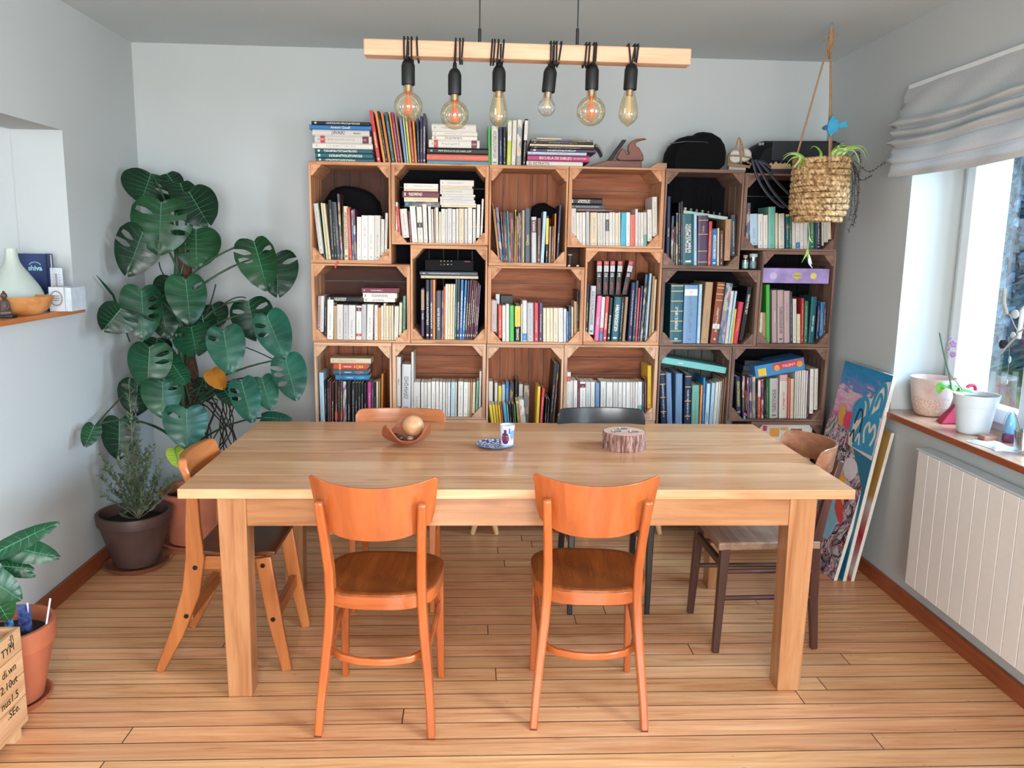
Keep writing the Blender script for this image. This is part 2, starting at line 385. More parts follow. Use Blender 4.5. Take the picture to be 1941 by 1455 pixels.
nshelf = MB().box(XL-WT-.03, XL+.045, NY0-.03, NY1+.0, 1.236, 1.258).build('wall_shelf', shelfw, bevel=.003)
tag(nshelf, 'orange wooden shelf board along the bottom of the wall opening', 'shelf')
# ---------------------------------------------------------------- outside
grass = wallmat('lawn_green', 'a4b878', 14)
struct(MB().box(2.4, 60, -25, 60, -.9, -.6).build('ground_outside', grass, origin=(20, 15, -.6)))
conif = plain('conifer_blue_green', '8fb0c6', .8, var=.45, scale=6)
bark = plain('tree_bark', '5b4a3e', .9, var=.3)
def conifer(x, y, h, rad, label):
    t = thing('conifer_tree', label, 'tree', (x, y, -.6), group='trees beyond the garden fence')
    MB().tube([(x, y, -.6), (x, y, h*.5-.6)], [.22, .1], 8).build('trunk', bark, t, smooth=True)
    mb = MB(); rnd = random.Random(int(x*10))
    for i in range(4500):
        u = rnd.random()**.7; z = -.2 + h*(1-u)*.98; r_ = rad*u*(.35+.65*rnd.random()) + .05; a = rnd.random()*2*pi
        p = Vector((x + r_*cos(a), y + r_*sin(a), z)); d = Vector((cos(a), sin(a), -.45))*(.14+.16*rnd.random()); s_ = Vector((-sin(a), cos(a), 0))*.05
        mb.add([p - d*.3, p + s_ + Vector((0, 0, .05)), p + d, p - s_ - Vector((0, 0, .05))], [(0, 1, 2, 3)])
    mb.build('foliage', conif, t)
for (px, Yd, h, rad, lb) in ((1880, 14, 9, 1.3, 'tall blue green conifer seen just past the outer window reveal'), (1915, 18, 11, 1.5, 'tall blue green conifer behind the window handle'), (1893, 24, 14, 1.9, 'tallest dark conifer furthest from the window'),
                            (1955, 15, 8, 1.3, 'low blue green conifer nearest to the middle window post'), (2120, 12, 8, 1.5, 'conifer beyond the fence, hidden right of the window post'), (2330, 10, 9, 1.6, 'conifer beyond the fence, rightmost outside the window')):
    g = at(px, 600, Y=Yd); conifer(g.x, g.y, h, rad, lb)
fencem = plain('weathered_fence', '8c9498', .8)
fp = [at(1850, 600, Y=9.5), at(2050, 600, Y=9.5)]
ft = thing('garden_fence', 'low grey picket fence across the lawn outside the window', 'fence', (fp[0].x, 9.5, -.6))
for i in range(34):
    x = fp[0].x - .3 + i*.14
    MB().box(x, x+.06, 9.48, 9.5, -.6, .15).build('picket', fencem, ft)
MB().box(fp[0].x-.3, fp[0].x+4.4, 9.5, 9.53, -.1, -.04).build('rail', fencem, ft)
# ---------------------------------------------------------------- dining table
def tw(ax): return wood('honey_oak_table_wood', '83502e', 'a8744c', 'c0926c', ax, .3, 1.0, coat=.25)
TX0, TX1, TY0, TY1, TZ = -.959, 1.314, 2.619, 3.660, .76
table = thing('dining_table', 'long rectangular honey-coloured wooden dining table with square legs', 'table', ((TX0+TX1)/2, (TY0+TY1)/2, 0))
# top: lengthwise boards with their own tint in one mesh
mb = MB(); edges = [TY0, TY0+.17, TY0+.35, TY0+.50, TY0+.69, TY0+.86, TY1]
for i in range(6):
    mb.box(TX0, TX1, edges[i]+(.0003 if i else 0), edges[i+1]-(.0003 if i < 5 else 0), TZ-.033, TZ, i % 3)
tops = [wood('honey_oak_board', '9a6238', 'c8926a', 'dbb08a', 'x', .3, 1.0, coat=.25), wood('honey_oak_board_pale', 'a86e44', 'd09c72', 'e0b892', 'x', .28, .8, coat=.25), wood('honey_oak_board_warm', '985c34', 'c28a60', 'd6a880', 'x', .3, 1.2, coat=.25)]
mb.build('tabletop', tops, table, bevel=.002)
def tleg(cx, cy):
    t, b_ = .048, .041
    q = lambda h, z: [(cx-h, cy-h, z), (cx+h, cy-h, z), (cx+h, cy+h, z), (cx-h, cy+h, z)]
    MB().hexa(q(b_, 0), q(t, TZ-.034)).build('leg', tw('z'), table, bevel=.004)
lx0, lx1, ly0, ly1 = TX0+.165, TX1-.165, TY0+.075, TY1-.085
for cx in (lx0, lx1):
    for cy in (ly0, ly1): tleg(cx, cy)
for cy in (ly0-.03, ly1+.03): MB().box(lx0+.047, lx1-.047, cy-.012, cy+.012, TZ-.138, TZ-.034).build('apron', tw('x'), table, bevel=.002)
for cx in (lx0-.02, lx1+.02): MB().box(cx-.012, cx+.012, ly0+.047, ly1-.047, TZ-.138, TZ-.034).build('apron', tw('y'), table, bevel=.002)

# ---------------------------------------------------------------- orange bentwood chairs (near side)
org = lambda ax: wood('orange_lacquered_beech', '90441e', 'ae5a2c', 'be6c40', ax, .25, .7, coat=.5, knots=False, grain=.7)
seatw = wood('dark_glossy_seat_wood', '5e2c10', '80421c', 'a25a28', 'y', .2, .8, coat=.6, knots=False)
dark_pad = plain('brown_felt_pad', '4a2f22', .9)
def bent_chair(loc, rz, label):
    t = thing('bentwood_chair', label, 'chair', loc, rz, 'orange bentwood chairs on the near side of the table')
    # curved backrest (seen from behind): ends wrap towards the sitter
    W, R = .214, .27
    def back(u, v, sd):
        s_ = (u - .5)*2; a = s_*W/R; x = R*sin(a)*1.04; y0 = (1 - cos(a))*R
        zt = .842 + .022*s_*s_ ; zb = .668 + .048*abs(s_)**3
        k = 1 - max(0, abs(s_) - .9)/.1*.09
        zt -= .012*(max(0, abs(s_)-.92)/.08)**2; zb += .02*(max(0, abs(s_)-.92)/.08)**2
        z = zb + (zt - zb)*v; x *= (.93 + .07*v)
        y = -.215 - .025*v + y0 + (.005 if sd else -.005)
        return Vector((x, y, z))
    MB().slab(back, 28, 8).build('backrest', org('z'), t, smooth=True, local=True, bevel=.002)
    for s in (-1, 1):
        mbp = [(.182, -.19, 0), (.176, -.172, .1), (.165, -.150, .22), (.152, -.136, .35), (.146, -.134, .45), (.146, -.146, .55), (.150, -.176, .65), (.155, -.206, .74), (.157, -.222, .792)]
        pts = [(s*a, y, z) for a, y, z in mbp]
        MB().sweep(pts, [.026, .027, .028, .03, .03, .029, .028, .027, .025], [.030, .034, .038, .043, .046, .042, .034, .028, .02], (0, 1, 0)).build('leg', org('z'), t, smooth=True, local=True, bevel=.006)
        MB().box(s*.182-.011, s*.182+.011, -.203, -.178, 0, .006).build('foot_pad', dark_pad, t, local=True)
        pts = [(s*.176, .185, .0), (s*.172, .178, .2), (s*.168, .172, .455)]
        MB().sweep(pts, [.024, .028, .032], [.024, .028, .032], (0, 1, 0)).build('leg', org('z'), t, smooth=True, local=True, bevel=.005)
    # seat: shaped plywood pan on a bent frame
    def outline(a, k=1.0):
        ca, sa = cos(a), sin(a); wx = .192 + .012*sa
        e = 3.2; r_ = (abs(ca)**e + abs(sa)**e)**(-1/e)
        return wx*ca*r_*k, .188*sa*r_*k + .012
    def seat(u, v, sd):
        a = 2*pi*u; k = max(v, .001); x, y = outline(a, k); d = .472 - .014*(1 - k**2.5) + (.0 if sd else -.009)
        return Vector((x, y, d + (-.010*(max(0, k-.9)/.1) if True else 0)))
    mb = MB(); n = 48; vs = []; fs = []
    rings = [.02, .25, .5, .7, .85, .95, 1.0]
    for sd in (1, 0):
        for k in rings:
            for i in range(n):
                x, y = outline(2*pi*i/n, k); z = .480 - .012*(1-k**2.4) - .004*(k > .97) - (0 if sd else .010)
                vs.append((x, y, z))
    L = len(rings)
    for sd in (0, 1):
        o_ = sd*L*n
        for j in range(L-1):
            for i in range(n): fs.append((o_+j*n+i, o_+j*n+(i+1) % n, o_+(j+1)*n+(i+1) % n, o_+(j+1)*n+i))
        fs.append(tuple(o_+i for i in range(n)))
    for i in range(n): fs.append(((L-1)*n+i, (L-1)*n+(i+1) % n, (2*L-1)*n+(i+1) % n, (2*L-1)*n+i))
    mb.add(vs, fs); mb.build('seat', seatw, t, smooth=True, local=True)
    ring = [Vector((*outline(2*pi*i/40, .955), .447)) for i in range(41)]
    MB().sweep(ring, .02, .042, (0, 0, 1)).build('seat_frame', org('x'), t, smooth=True, local=True, bevel=.002)
    # bent stretcher hoop below
    hoop = [Vector((s_*.172, .172, .300)) for s_ in (-1,)]
    hoop = [(-.170, .165, .295), (-.168, .05, .275), (-.16, -.06, .258), (-.143, -.118, .252), (-.11, -.150, .250), (-.05, -.170, .249), (0, -.174, .249), (.05, -.170, .249), (.11, -.150, .250), (.143, -.118, .252), (.16, -.06, .258), (.168, .05, .275), (.170, .165, .295)]
    MB().sweep(hoop, .016, .024, (0, 0, 1)).build('stretcher', org('x'), t, smooth=True, local=True, bevel=.004)
    for s in (-1, 1):
        MB().sweep([(s*.166, .16, .31), (s*.160, .10, .36), (s*.16, .03, .40), (s*.162, -.05, .43)], .012, .02, (1, 0, 0)).build('side_brace', org('y'), t, smooth=True, local=True, bevel=.003)
    return t
c1 = bent_chair((-.288, 2.60, 0), radians(-3.6), 'left one of the two orange bentwood chairs at the near side of the table')
c2 = copy_tree(c1); c2.location = (.405, 2.625, 0); c2.rotation_euler.z = radians(-2.8)
tag(c2, 'right one of the two orange bentwood chairs at the near side of the table', 'chair', c1['group'])
# small chip at the top of the left chair's backrest and pale worn patch
# ---------------------------------------------------------------- flat backed chairs on the far side
blk = plain('black_painted_wood', '15191c', .28, var=.2, scale=12, coat=.4)
def far_chair(name, loc, rz, mfn, label, seatm, w=.41, h=.815):
    t = thing(name, label, 'chair', loc, rz)
    def back(u, v, sd):
        s_ = (u-.5)*2; x = s_*w/2; y = .045*s_*s_; zt, zb = h, h-.17
        cr = max(0, abs(x) - (w/2 - .03))/.03; e = 1 - sqrt(max(0, 1 - min(1, cr)**2))
        zt -= .028*e; zb += .028*e
        return Vector((x, -.20 + y - .02*v + (.006 if sd else -.006), zb + (zt-zb)*v))
    MB().slab(back, 30, 6).build('backrest', mfn('x'), t, smooth=True, local=True, bevel=.002)
    for s in (-1, 1):
        MB().sweep([(s*.175, -.215, 0), (s*.168, -.17, .25), (s*.16, -.155, .45), (s*.155, -.18, .62), (s*.15, -.198, .74)], .027, [.026, .034, .038, .03, .02], (0, 1, 0)).build('leg', mfn('z'), t, smooth=True, local=True, bevel=.004)
        MB().sweep([(s*.168, .185, 0), (s*.17, .178, .44)], [.022, .030], [.022, .030], (0, 1, 0)).build('leg', mfn('z'), t, smooth=True, local=True, bevel=.004)
        MB().sweep([(s*.165, .17, .30), (s*.163, -.15, .27)], .014, .024, (0, 0, 1)).build('stretcher', mfn('y'), t, local=True, bevel=.003)
    def seat(u, v, sd):
        a, c = (u-.5)*2, (v-.5)*2; x = a*(.19+.012*c)*(1-.06*abs(c)**8); y = c*.195*(1-.06*abs(a)**8)+.005
        return Vector((x, y, .462 - .010*(1-a*a)*(1-c*c) + (.0 if sd else -.014)))
    MB().slab(seat, 14, 14).build('seat', seatm, t, smooth=True, local=True, bevel=.003)
    MB().box(-.165, .165, .15, .172, .405, .448).box(-.16, .16, -.165, -.145, .405, .448).box(-.172, -.15, -.15, .16, .405, .448).box(.15, .172, -.15, .16, .405, .448).build('seat_frame', mfn('x'), t, local=True, bevel=.002)
    MB().sweep([(-.166, -.155, .33), (0, -.168, .33), (.166, -.155, .33)], .014, .024, (0, 0, 1)).build('stretcher', mfn('x'), t, local=True, bevel=.003)
    return t
far_chair('wooden_chair', (-.325, 3.50, 0), pi+radians(-1), lambda ax: wood('brown_beech_far_chair', '93481e', 'b4652f', 'c67c44', ax, .3, .7, coat=.4, knots=False), 'brown wooden chair with rounded backrest on the far side of the table', seatw)
far_chair('black_chair', (.600, 3.47, 0), pi, lambda ax: blk, 'black painted wooden chair on the far side of the table with a glossy rounded backrest', blk, .405, .83)

# ---------------------------------------------------------------- wooden chair with black bolts, left end (faces +X)
bw = lambda ax: wood('reddish_brown_chair_wood', '8a4a22', 'ab6534', 'c27f4a', ax, .35, .8, coat=.2, knots=False)
boltm = plain('black_bolt_head', '15120f', .4, .3)
t = thing('school_chair', 'reddish wooden chair with black bolt heads pushed up to the left end of the table', 'chair', (-.92, 3.01, 0))
yn, yf = 2.835, 3.185
def P(x, y, z): return (x, y, z)
for y in (yn, yf):
    MB().sweep([(-1.135, y, 0), (-1.06, y, .16), (-1.005, y, .31), (-.985, y, .44), (-.988, y, .56), (-.985, y, .67), (-.988, y, .72)], .022, [.030, .05, .064, .066, .052, .04, .03], (1, 0, 0)).build('leg', bw('z'), t, smooth=True, bevel=.004)
    MB().sweep([(-.672, y, 0), (-.71, y, .2), (-.745, y, .44)], .022, [.035, .052, .058], (1, 0, 0)).build('leg', bw('z'), t, smooth=True, bevel=.004)
    iy = y + (.018 if y == yn else -.018)
    MB().box(-.99, -.74, iy-.009, iy+.009, .39, .44).build('seat_rail', bw('x'), t, bevel=.003)
    oy = y - (.012 if y == yn else -.012)
    for (x, z) in ((-.985, .405), (-1.025, .22), (-.745, .412), (-.715, .205)):
        sgn = -1 if y == yn else 1
        MB().tube([(x, y + sgn*.008, z), (x, y + sgn*.0145, z)], .0085, 12).build('bolt', boltm, t, smooth=True)
MB().box(-1.035, -1.01, yn+.012, yf-.012, .195, .245).build('stretcher', bw('y'), t, bevel=.003)
MB().box(-.728, -.703, yn+.012, yf-.012, .18, .23).build('stretcher', bw('y'), t, bevel=.003)
MB().box(-1.0, -.975, yn+.012, yf-.012, .385, .435).build('seat_rail', bw('y'), t, bevel=.003)
def seat(u, v, sd):
    x = -.985 + .285*u; y = yn-.01 + (yf-yn+.02)*v
    return Vector((x, y, .452 + .012*(abs(u-.55)*2)**2 - .006*(u > .95) + (.008 if sd else -.006)))
MB().slab(seat, 12, 6).build('seat', wood('chair_seat_dark', '3e1c10', '5a2c18', '743c22', 'x', .3, knots=False, coat=.3), t, smooth=True, bevel=.003)
def back(u, v, sd):
    s_ = (u-.5)*2; y = 3.01 + s_*.178; x = -.985 - .032*(1-s_*s_) + (.015 if sd else -.015) - .03*v
    cr = max(0, abs(s_)-.85)/.15; e = 1 - sqrt(max(0, 1-min(1, cr)**2))
    return Vector((x, y, .675+.03*e + (.125-.06*e)*v))
MB().slab(back, 24, 8).build('backrest', bw('y'), t, smooth=True, bevel=.006)

# ---------------------------------------------------------------- dark chair at the right end (faces -X)
dk = lambda ax: wood('dark_brown_chair_wood', '2a1612', '452620', '5e3a30', ax, .35, knots=False, coat=.2)
t = thing('dark_chair', 'dark brown wooden chair with pale worn seat at the right end of the table', 'chair', (1.16, 3.115, 0))
for (fx, fy, tx, ty) in ((.967, 2.942, .985, 2.955), (.961, 3.293, .98, 3.28)):
    MB().sweep([(fx, fy, 0), (tx, ty, .435)], [.026, .036], [.026, .036], (1, 0, 0)).build('leg', dk('z'), t, bevel=.003)
for (fy, y1, y2) in ((2.965, 2.965, 2.955), (3.288, 3.285, 3.29)):
    MB().sweep([(1.372, fy, 0), (1.352, y1, .22), (1.345, y1, .45), (1.372, y2, .62), (1.412, y2, .775)], .026, [.026, .036, .038, .032, .024], (1, 0, 0)).build('leg', dk('z'), t, smooth=True, bevel=.004)
worn = wood('worn_grey_brown_seat', '6e5140', '957660', 'b59a82', 'y', .4)
def seat(u, v, sd):
    y = 2.935 + .37*v; x = .955 + .405*u; k = .02*(u)
    y = 3.12 + (y-3.12)*(1-.08*u)
    return Vector((x, y, .452 - .006*sin(pi*u)*sin(pi*v) + (.0 if sd else -.032)))
MB().slab(seat, 10, 8).build('seat', worn, t, smooth=True, bevel=.006)
for z in (.33, .22):
    MB().tube([(.975, 2.952, z), (1.35, 2.962, z)], [.010, .010], 10).build('stretcher', dk('x'), t, smooth=True)
    MB().tube([(.975, 3.284, z), (1.35, 3.284, z)], [.010, .010], 10).build('stretcher', dk('x'), t, smooth=True)
MB().bar((.976, 2.955, .36), (.972, 3.28, .36), .018, .03).build('stretcher', dk('y'), t, bevel=.003)
hoopm = wood('bentwood_backrest_brown', '6e4028', '946044', 'b08062', 'y', .3, knots=False, coat=.4)
def back(u, v, sd):
    s_ = (u-.5)*2; a = s_*1.25; R = .172
    y = 3.125 + R*1.12*sin(a); x = 1.245 + R*cos(a)*1.12 + .015*v + (.006 if sd else -.006)
    cr = max(0, abs(s_)-.8)/.2; e = 1 - sqrt(max(0, 1-min(1, cr)**2))
    return Vector((x, y, .712+.02*e + (.105-.05*e)*v))
MB().slab(back, 30, 6).build('backrest', hoopm, t, smooth=True, bevel=.003)

# ---------------------------------------------------------------- pendant lamp
LY = 2.9
beamw = wood('pale_beam_wood', 'b88a68', 'd6ac8a', 'e4c4a6', 'x', .5)
lamp = thing('beam_pendant_lamp', 'hanging lamp of a pale wooden beam with six bare bulbs on black cords', 'lamp', (.19, LY, 2.18))
a = at(691, 92, Y=LY); b_ = at(1306, 111, Y=LY)
MB().bar(a, b_, .065, .052).build('beam', beamw, lamp, bevel=.005)
blackp = plain('matt_black_plastic', '101214', .45, var=.1, bmp=0); cordm = plain('black_textile_cord', '0e0f10', .8, bmp=0)
for px in (909, 1094):
    q = at(px, 84, Y=LY); q.z += .0
    MB().tube([q, (q.x, LY, q.z+.05)], .0055, 10).build('cable_gripper', blackp, lamp, smooth=True)
    MB().tube([(q.x, LY, q.z+.045), (q.x, LY, ZC)], .0022, 8).build('suspension_cable', blackp, lamp, smooth=True)
    MB().lathe([(.03, ZC-.012), (.03, ZC)], (q.x, LY, 0), 20).build('ceiling_cup', blackp, lamp, smooth=True)
amber = glass('amber_bulb_glass', (1.0, .92, .76), .12); clearb = glass('clear_bulb_glass', (.97, .97, .95), .14)
amber_in = plain('orange_filament_stem', 'e0763a', .4, bmp=0); brass = plain('bulb_screw_cap', 'b9a48c', .3, .8, bmp=0)
fil = plain('pale_filament', 'e6c890', .4, bmp=0)
bulbs = [(773.6, 118.7, 161, 'G', 200, 28, 0, 'three wraps'), (862, 136.8, 179, 'G', 216, 27.7, 0, ''), (946, 131, 172.5, 'S', 241, 18, 0, ''), (1043.6, 132, 174.5, 'A', 205, 17.8, 5, ''), (1122.8, 128, 170, 'G', 209.5, 28.4, 0, ''), (1197, 127, 170, 'S', 238, 19, 2, '')]
wraps = [[(-6, 0), (1, 5), (8, 0), (18, -4)], [(2, 5), (10, 0), (16, 6)], [(-14, 6), (-9, 6), (-2, 6), (8, 6)], [(-2, 0), (4, 0), (9, 0), (18, 12)], [(-15, 6), (-9, 4), (0, 4), (4, 4)], [(-10, -12), (2, 14), (8, 8)]]
for (bp, wr) in zip(bulbs, wraps):
    px, y0, y1, kind, yc, r, tilt, _ = bp
    T = at(px, y0, Y=LY); B = at(px, y1, Y=LY); hs = T.z - B.z
    s_ = 2.70/F*1.0  # metres per photo pixel at this depth
    rs = 13*s_
    mtx = Matrix.Translation(T) @ Matrix.Rotation(radians(tilt), 4, 'Y') @ Matrix.Translation(-T)
    so = MB().lathe([(.004, .012), (rs*.55, .010), (rs*.8, .003), (rs, -.010), (rs, -hs), (rs*.92, -hs-.001), (rs*.9, -hs+.01)], T, 28).xf(mtx).build('socket', blackp, lamp, smooth=True)
    MB().lathe([(.003, .034), (.006, .03), (.008, .010), (.008, .0)], T, 12).xf(mtx).build('cord_grip', blackp, lamp, smooth=True)
    zc = (yc - y0)*s_*1.0; R = r*s_; zb = -hs
    if kind == 'G':
        neck = .017; z0 = -(yc - y0)*s_ ; prof = [(neck, zb+.004), (neck, zb-.004)]
        a0 = math.asin(neck/R)
        prof += [(R*sin(a0 + (pi-a0)*i/20), z0 + R*cos(a0 + (pi-a0)*i/20)) for i in range(21)]
        gm = amber
    elif kind == 'S':
        z1 = -(yc - y0)*s_; L = zb - z1
        prof = [(.0165, zb+.004)] + [(.0165 + (R-.0165)*sin(min(1, u/.68)*pi/2)**1.4 if u < .68 else R*cos((u-.68)/.32*pi/2)**.6, zb - L*u) for u in [i/22 for i in range(23)]]
        prof[-1] = (.0001, z1-.004); prof[-2] = (.006, z1+.001); gm = amber
    else:
        z0 = -(yc - y0)*s_ + .004; R *= .98; neck = .0155; a0 = math.asin(neck/R)*1.2
        prof = [(neck, zb+.004), (neck, zb-.006)] + [(R*sin(a0 + (pi-a0)*i/18), z0 + R*cos(a0 + (pi-a0)*i/18)) for i in range(19)]
        gm = clearb
    g = MB().lathe(prof, T, 32).xf(mtx).build('light_bulb', gm, lamp, smooth=True, sharp=80)
    zlo = min(z for _, z in prof)
    mb = MB().tube([T+Vector((0, 0, zb)), T+Vector((0, 0, zb-.02))], .012, 12).xf(mtx); mb.build('bulb_cap', brass, g, smooth=True)
    if kind == 'G':
        mb = MB(); pts = []
        mb.tube([T+Vector((0, 0, zb-.018)), T+Vector((0, 0, z0-.012))], [.007, .003], 8)
        for k in range(16):
            a = k/16*2*pi; tw_ = a+.5
            mb.tube([T+Vector((.008*cos(a), .008*sin(a), z0+.022)), T+Vector((.016*cos(tw_), .016*sin(tw_), z0-.002)), T+Vector((.010*cos(tw_+.5), .010*sin(tw_+.5), z0-.024))], .0009, 5)
        mb.xf(mtx).build('filament', amber_in, g, smooth=True)
    else:
        mb = MB(); zz = (zb-.02, zlo+.03)
        for k in range(4):
            a = k*pi/2+.4; mb.tube([T+Vector((.003*cos(a), .003*sin(a), zz[0])), T+Vector((.009*cos(a), .009*sin(a), zz[1]))], .0011, 5)
        mb.tube([T+Vector((0, 0, zz[0]+.004)), T+Vector((0, 0, zz[1]-.0))], .0022, 6)
        mb.xf(mtx).build('filament', fil, g, smooth=True)
    # cord wrapped around the beam
    bz = a_z = None
    tt = (T.x - at(691, 92, Y=LY).x)/(b_.x - at(691, 92, Y=LY).x); bz = at(691, 92, Y=LY).z*(1-tt) + b_.z*tt
    for j, (dx, lean) in enumerate(wr):
        x0 = T.x + dx*s_; x1 = x0 - lean*s_*.35; hh, dd = .031, .0375
        loop = [(x1, LY-dd, bz-hh+.004), (x0, LY-dd, bz+hh-.004), (x0, LY-dd+.006, bz+hh+.003), (x0, LY+dd-.006, bz+hh+.003), (x0, LY+dd, bz+hh-.004), (x1, LY+dd, bz-hh+.004), (x1, LY+dd-.006, bz-hh-.003), (x1, LY-dd+.006, bz-hh-.003), (x1, LY-dd, bz-hh+.004)]
        if j == len(wr)-1: loop = loop[:-1]
        MB().tube(loop, .003, 8).build('cord_wrap', cordm, lamp, smooth=True)
    MB().tube([(T.x, LY, T.z+.03), (T.x+.002, LY-.01, bz-.031), (T.x+.004, LY-.037, bz-.02), (T.x+.004, LY-.0385, bz+.02)], .003, 8).build('cord', cordm, lamp, smooth=True)
# ---------------------------------------------------------------- wall of wooden crates
SY, SB = 4.226, 4.531
def cw(kind, ax):
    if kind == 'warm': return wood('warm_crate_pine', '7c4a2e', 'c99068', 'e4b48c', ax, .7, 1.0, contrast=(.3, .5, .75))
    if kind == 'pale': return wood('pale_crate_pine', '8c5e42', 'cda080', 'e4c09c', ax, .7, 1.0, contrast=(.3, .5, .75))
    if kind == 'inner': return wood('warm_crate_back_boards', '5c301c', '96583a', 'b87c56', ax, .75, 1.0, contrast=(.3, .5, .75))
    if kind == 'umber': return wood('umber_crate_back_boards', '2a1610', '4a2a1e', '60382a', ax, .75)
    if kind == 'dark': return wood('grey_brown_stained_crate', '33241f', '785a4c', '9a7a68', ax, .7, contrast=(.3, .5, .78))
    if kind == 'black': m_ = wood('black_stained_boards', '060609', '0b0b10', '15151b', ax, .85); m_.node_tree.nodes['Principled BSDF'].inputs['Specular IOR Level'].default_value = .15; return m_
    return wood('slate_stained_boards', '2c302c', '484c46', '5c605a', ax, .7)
PW = .056
CR = {}
def crate(key, x0, x1, z0, z1, frame, back, label, legs=False, gap=.004):
    up_ = (z1 - z0) > (x1 - x0); x0 += .0015; x1 -= .0015; z0 += .001; z1 -= .001
    t = thing('wooden_crate', label, 'crate', ((x0+x1)/2, SY, z0), group='wooden fruit crates stacked as a bookcase')
    tl, ts = .010, .017       # long-side boards, end boards
    tx, tz = (tl, ts) if up_ else (ts, tl); rnd = random.Random(key)
    ax_s, ax_t = ('z', 'y') if up_ else ('y', 'x')
    ds = [(SY, SY+.098), (SY+.104, SY+.198), (SY+.204, SB-.012)]
    for (xa, xb) in ((x0, x0+tx), (x1-tx, x1)):
        mb = MB()
        for (a, b_) in (ds if up_ else [(SY, SY+.15), (SY+.153, SB-.012)]): mb.box(xa, xb, a, b_, z0+tz, z1-tz)
        mb.build('side_boards', cw(frame, 'z'), t, bevel=.0012)
    for (za, zb, nm) in ((z0, z0+tz, 'bottom_boards'), (z1-tz, z1, 'top_boards')):
        mb = MB()
        for (a, b_) in (ds if not up_ else [(SY-.001, SY+.15), (SY+.153, SB-.012)]): mb.box(x0, x1, a, b_, za, zb)
        mb.build(nm, cw(frame, 'x'), t, bevel=.0012)
    mb = MB(); n = 5
    if up_:
        W_ = (x1 - x0)/n
        for i in range(n): mb.box(x0 + W_*i + gap/2, x0 + W_*(i+1) - gap/2, SB-.0105, SB, z0, z1)
    else:
        n = 4; W_ = (z1 - z0)/n
        for i in range(n): mb.box(x0, x1, SB-.0105, SB, z0 + W_*i + gap/2, z0 + W_*(i+1) - gap/2)
    mb.build('back_boards', cw(back, 'z' if up_ else 'x'), t)
    for (sx, sz) in ((0, 0), (1, 0), (0, 1), (1, 1)):
        cx = x0+tx if sx == 0 else x1-tx; cz = z0+tz if sz == 0 else z1-tz
        dx = 1 if sx == 0 else -1; dz = 1 if sz == 0 else -1; p = PW + rnd.uniform(-.004, .006)
        poly = [(cx, cz), (cx + dx*p, cz), (cx + dx*.008, cz + dz*p), (cx, cz + dz*p)]
        MB().prism([(a, b_) for a, b_ in poly], 'y', SY+.002, SB-.011).build('corner_post', cw(frame, 'y'), t, bevel=.001)
    if legs:
        for sx in (-1, 1):
            for yy in (SY+.05, SB-.06):
                cx = x0+.03 if sx < 0 else x1-.03
                MB().tube([(cx, yy, z0), (cx - sx*-.035*-1, yy, 0)], [.022, .013], 12).build('leg', wood('pale_beech_leg', 'b98d62', 'd2a87c', 'dfbb92', 'z', .4, knots=False), t, smooth=True)
    CR[key] = dict(xl=x0+tx, xr=x1-tx, zf=z0+tz, zc=z1-tz, t=t)
    return t
Z1, Z2a, Z2b, Z3, Z4a, Z4b = 1.964, 1.459, 1.559, 1.0555, .5505, .6505
r1 = [-.82, -.411, .082, .486, .980, 1.391, 1.902]
r2 = [-.82, -.316, .080, .583, .986, 1.509, 1.905]
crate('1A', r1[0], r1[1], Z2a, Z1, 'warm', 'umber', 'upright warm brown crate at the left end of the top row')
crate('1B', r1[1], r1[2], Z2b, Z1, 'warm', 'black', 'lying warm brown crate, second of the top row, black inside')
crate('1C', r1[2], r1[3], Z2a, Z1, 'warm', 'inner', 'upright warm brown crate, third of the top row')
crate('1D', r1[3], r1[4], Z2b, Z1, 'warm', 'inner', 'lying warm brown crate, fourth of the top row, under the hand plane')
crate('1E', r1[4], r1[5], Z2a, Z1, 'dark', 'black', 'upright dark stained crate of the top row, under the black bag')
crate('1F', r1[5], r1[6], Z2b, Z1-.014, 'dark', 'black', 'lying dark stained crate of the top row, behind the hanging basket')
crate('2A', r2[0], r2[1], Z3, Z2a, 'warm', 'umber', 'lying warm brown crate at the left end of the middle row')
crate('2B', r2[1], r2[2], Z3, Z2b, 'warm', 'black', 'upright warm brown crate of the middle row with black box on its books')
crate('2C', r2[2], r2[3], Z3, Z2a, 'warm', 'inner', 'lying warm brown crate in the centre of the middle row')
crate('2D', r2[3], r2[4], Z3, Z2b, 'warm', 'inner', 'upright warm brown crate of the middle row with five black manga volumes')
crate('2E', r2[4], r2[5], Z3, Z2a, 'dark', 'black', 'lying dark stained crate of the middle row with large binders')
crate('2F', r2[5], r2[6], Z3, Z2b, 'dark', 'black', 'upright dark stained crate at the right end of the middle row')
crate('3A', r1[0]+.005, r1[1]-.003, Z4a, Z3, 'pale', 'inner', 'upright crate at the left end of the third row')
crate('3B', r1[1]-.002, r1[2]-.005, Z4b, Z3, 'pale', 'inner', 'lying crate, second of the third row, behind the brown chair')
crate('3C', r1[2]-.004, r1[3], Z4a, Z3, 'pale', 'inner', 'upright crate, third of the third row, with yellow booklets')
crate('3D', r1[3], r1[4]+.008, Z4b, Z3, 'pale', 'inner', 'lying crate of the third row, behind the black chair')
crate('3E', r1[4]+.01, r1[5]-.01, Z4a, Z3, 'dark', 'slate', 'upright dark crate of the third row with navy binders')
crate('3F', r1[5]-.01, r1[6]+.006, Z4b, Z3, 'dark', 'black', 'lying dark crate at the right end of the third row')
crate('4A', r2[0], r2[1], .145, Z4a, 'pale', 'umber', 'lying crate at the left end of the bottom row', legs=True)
crate('4B', r2[1], r2[2], .145, Z4b, 'pale', 'inner', 'upright crate, second of the bottom row', legs=True)
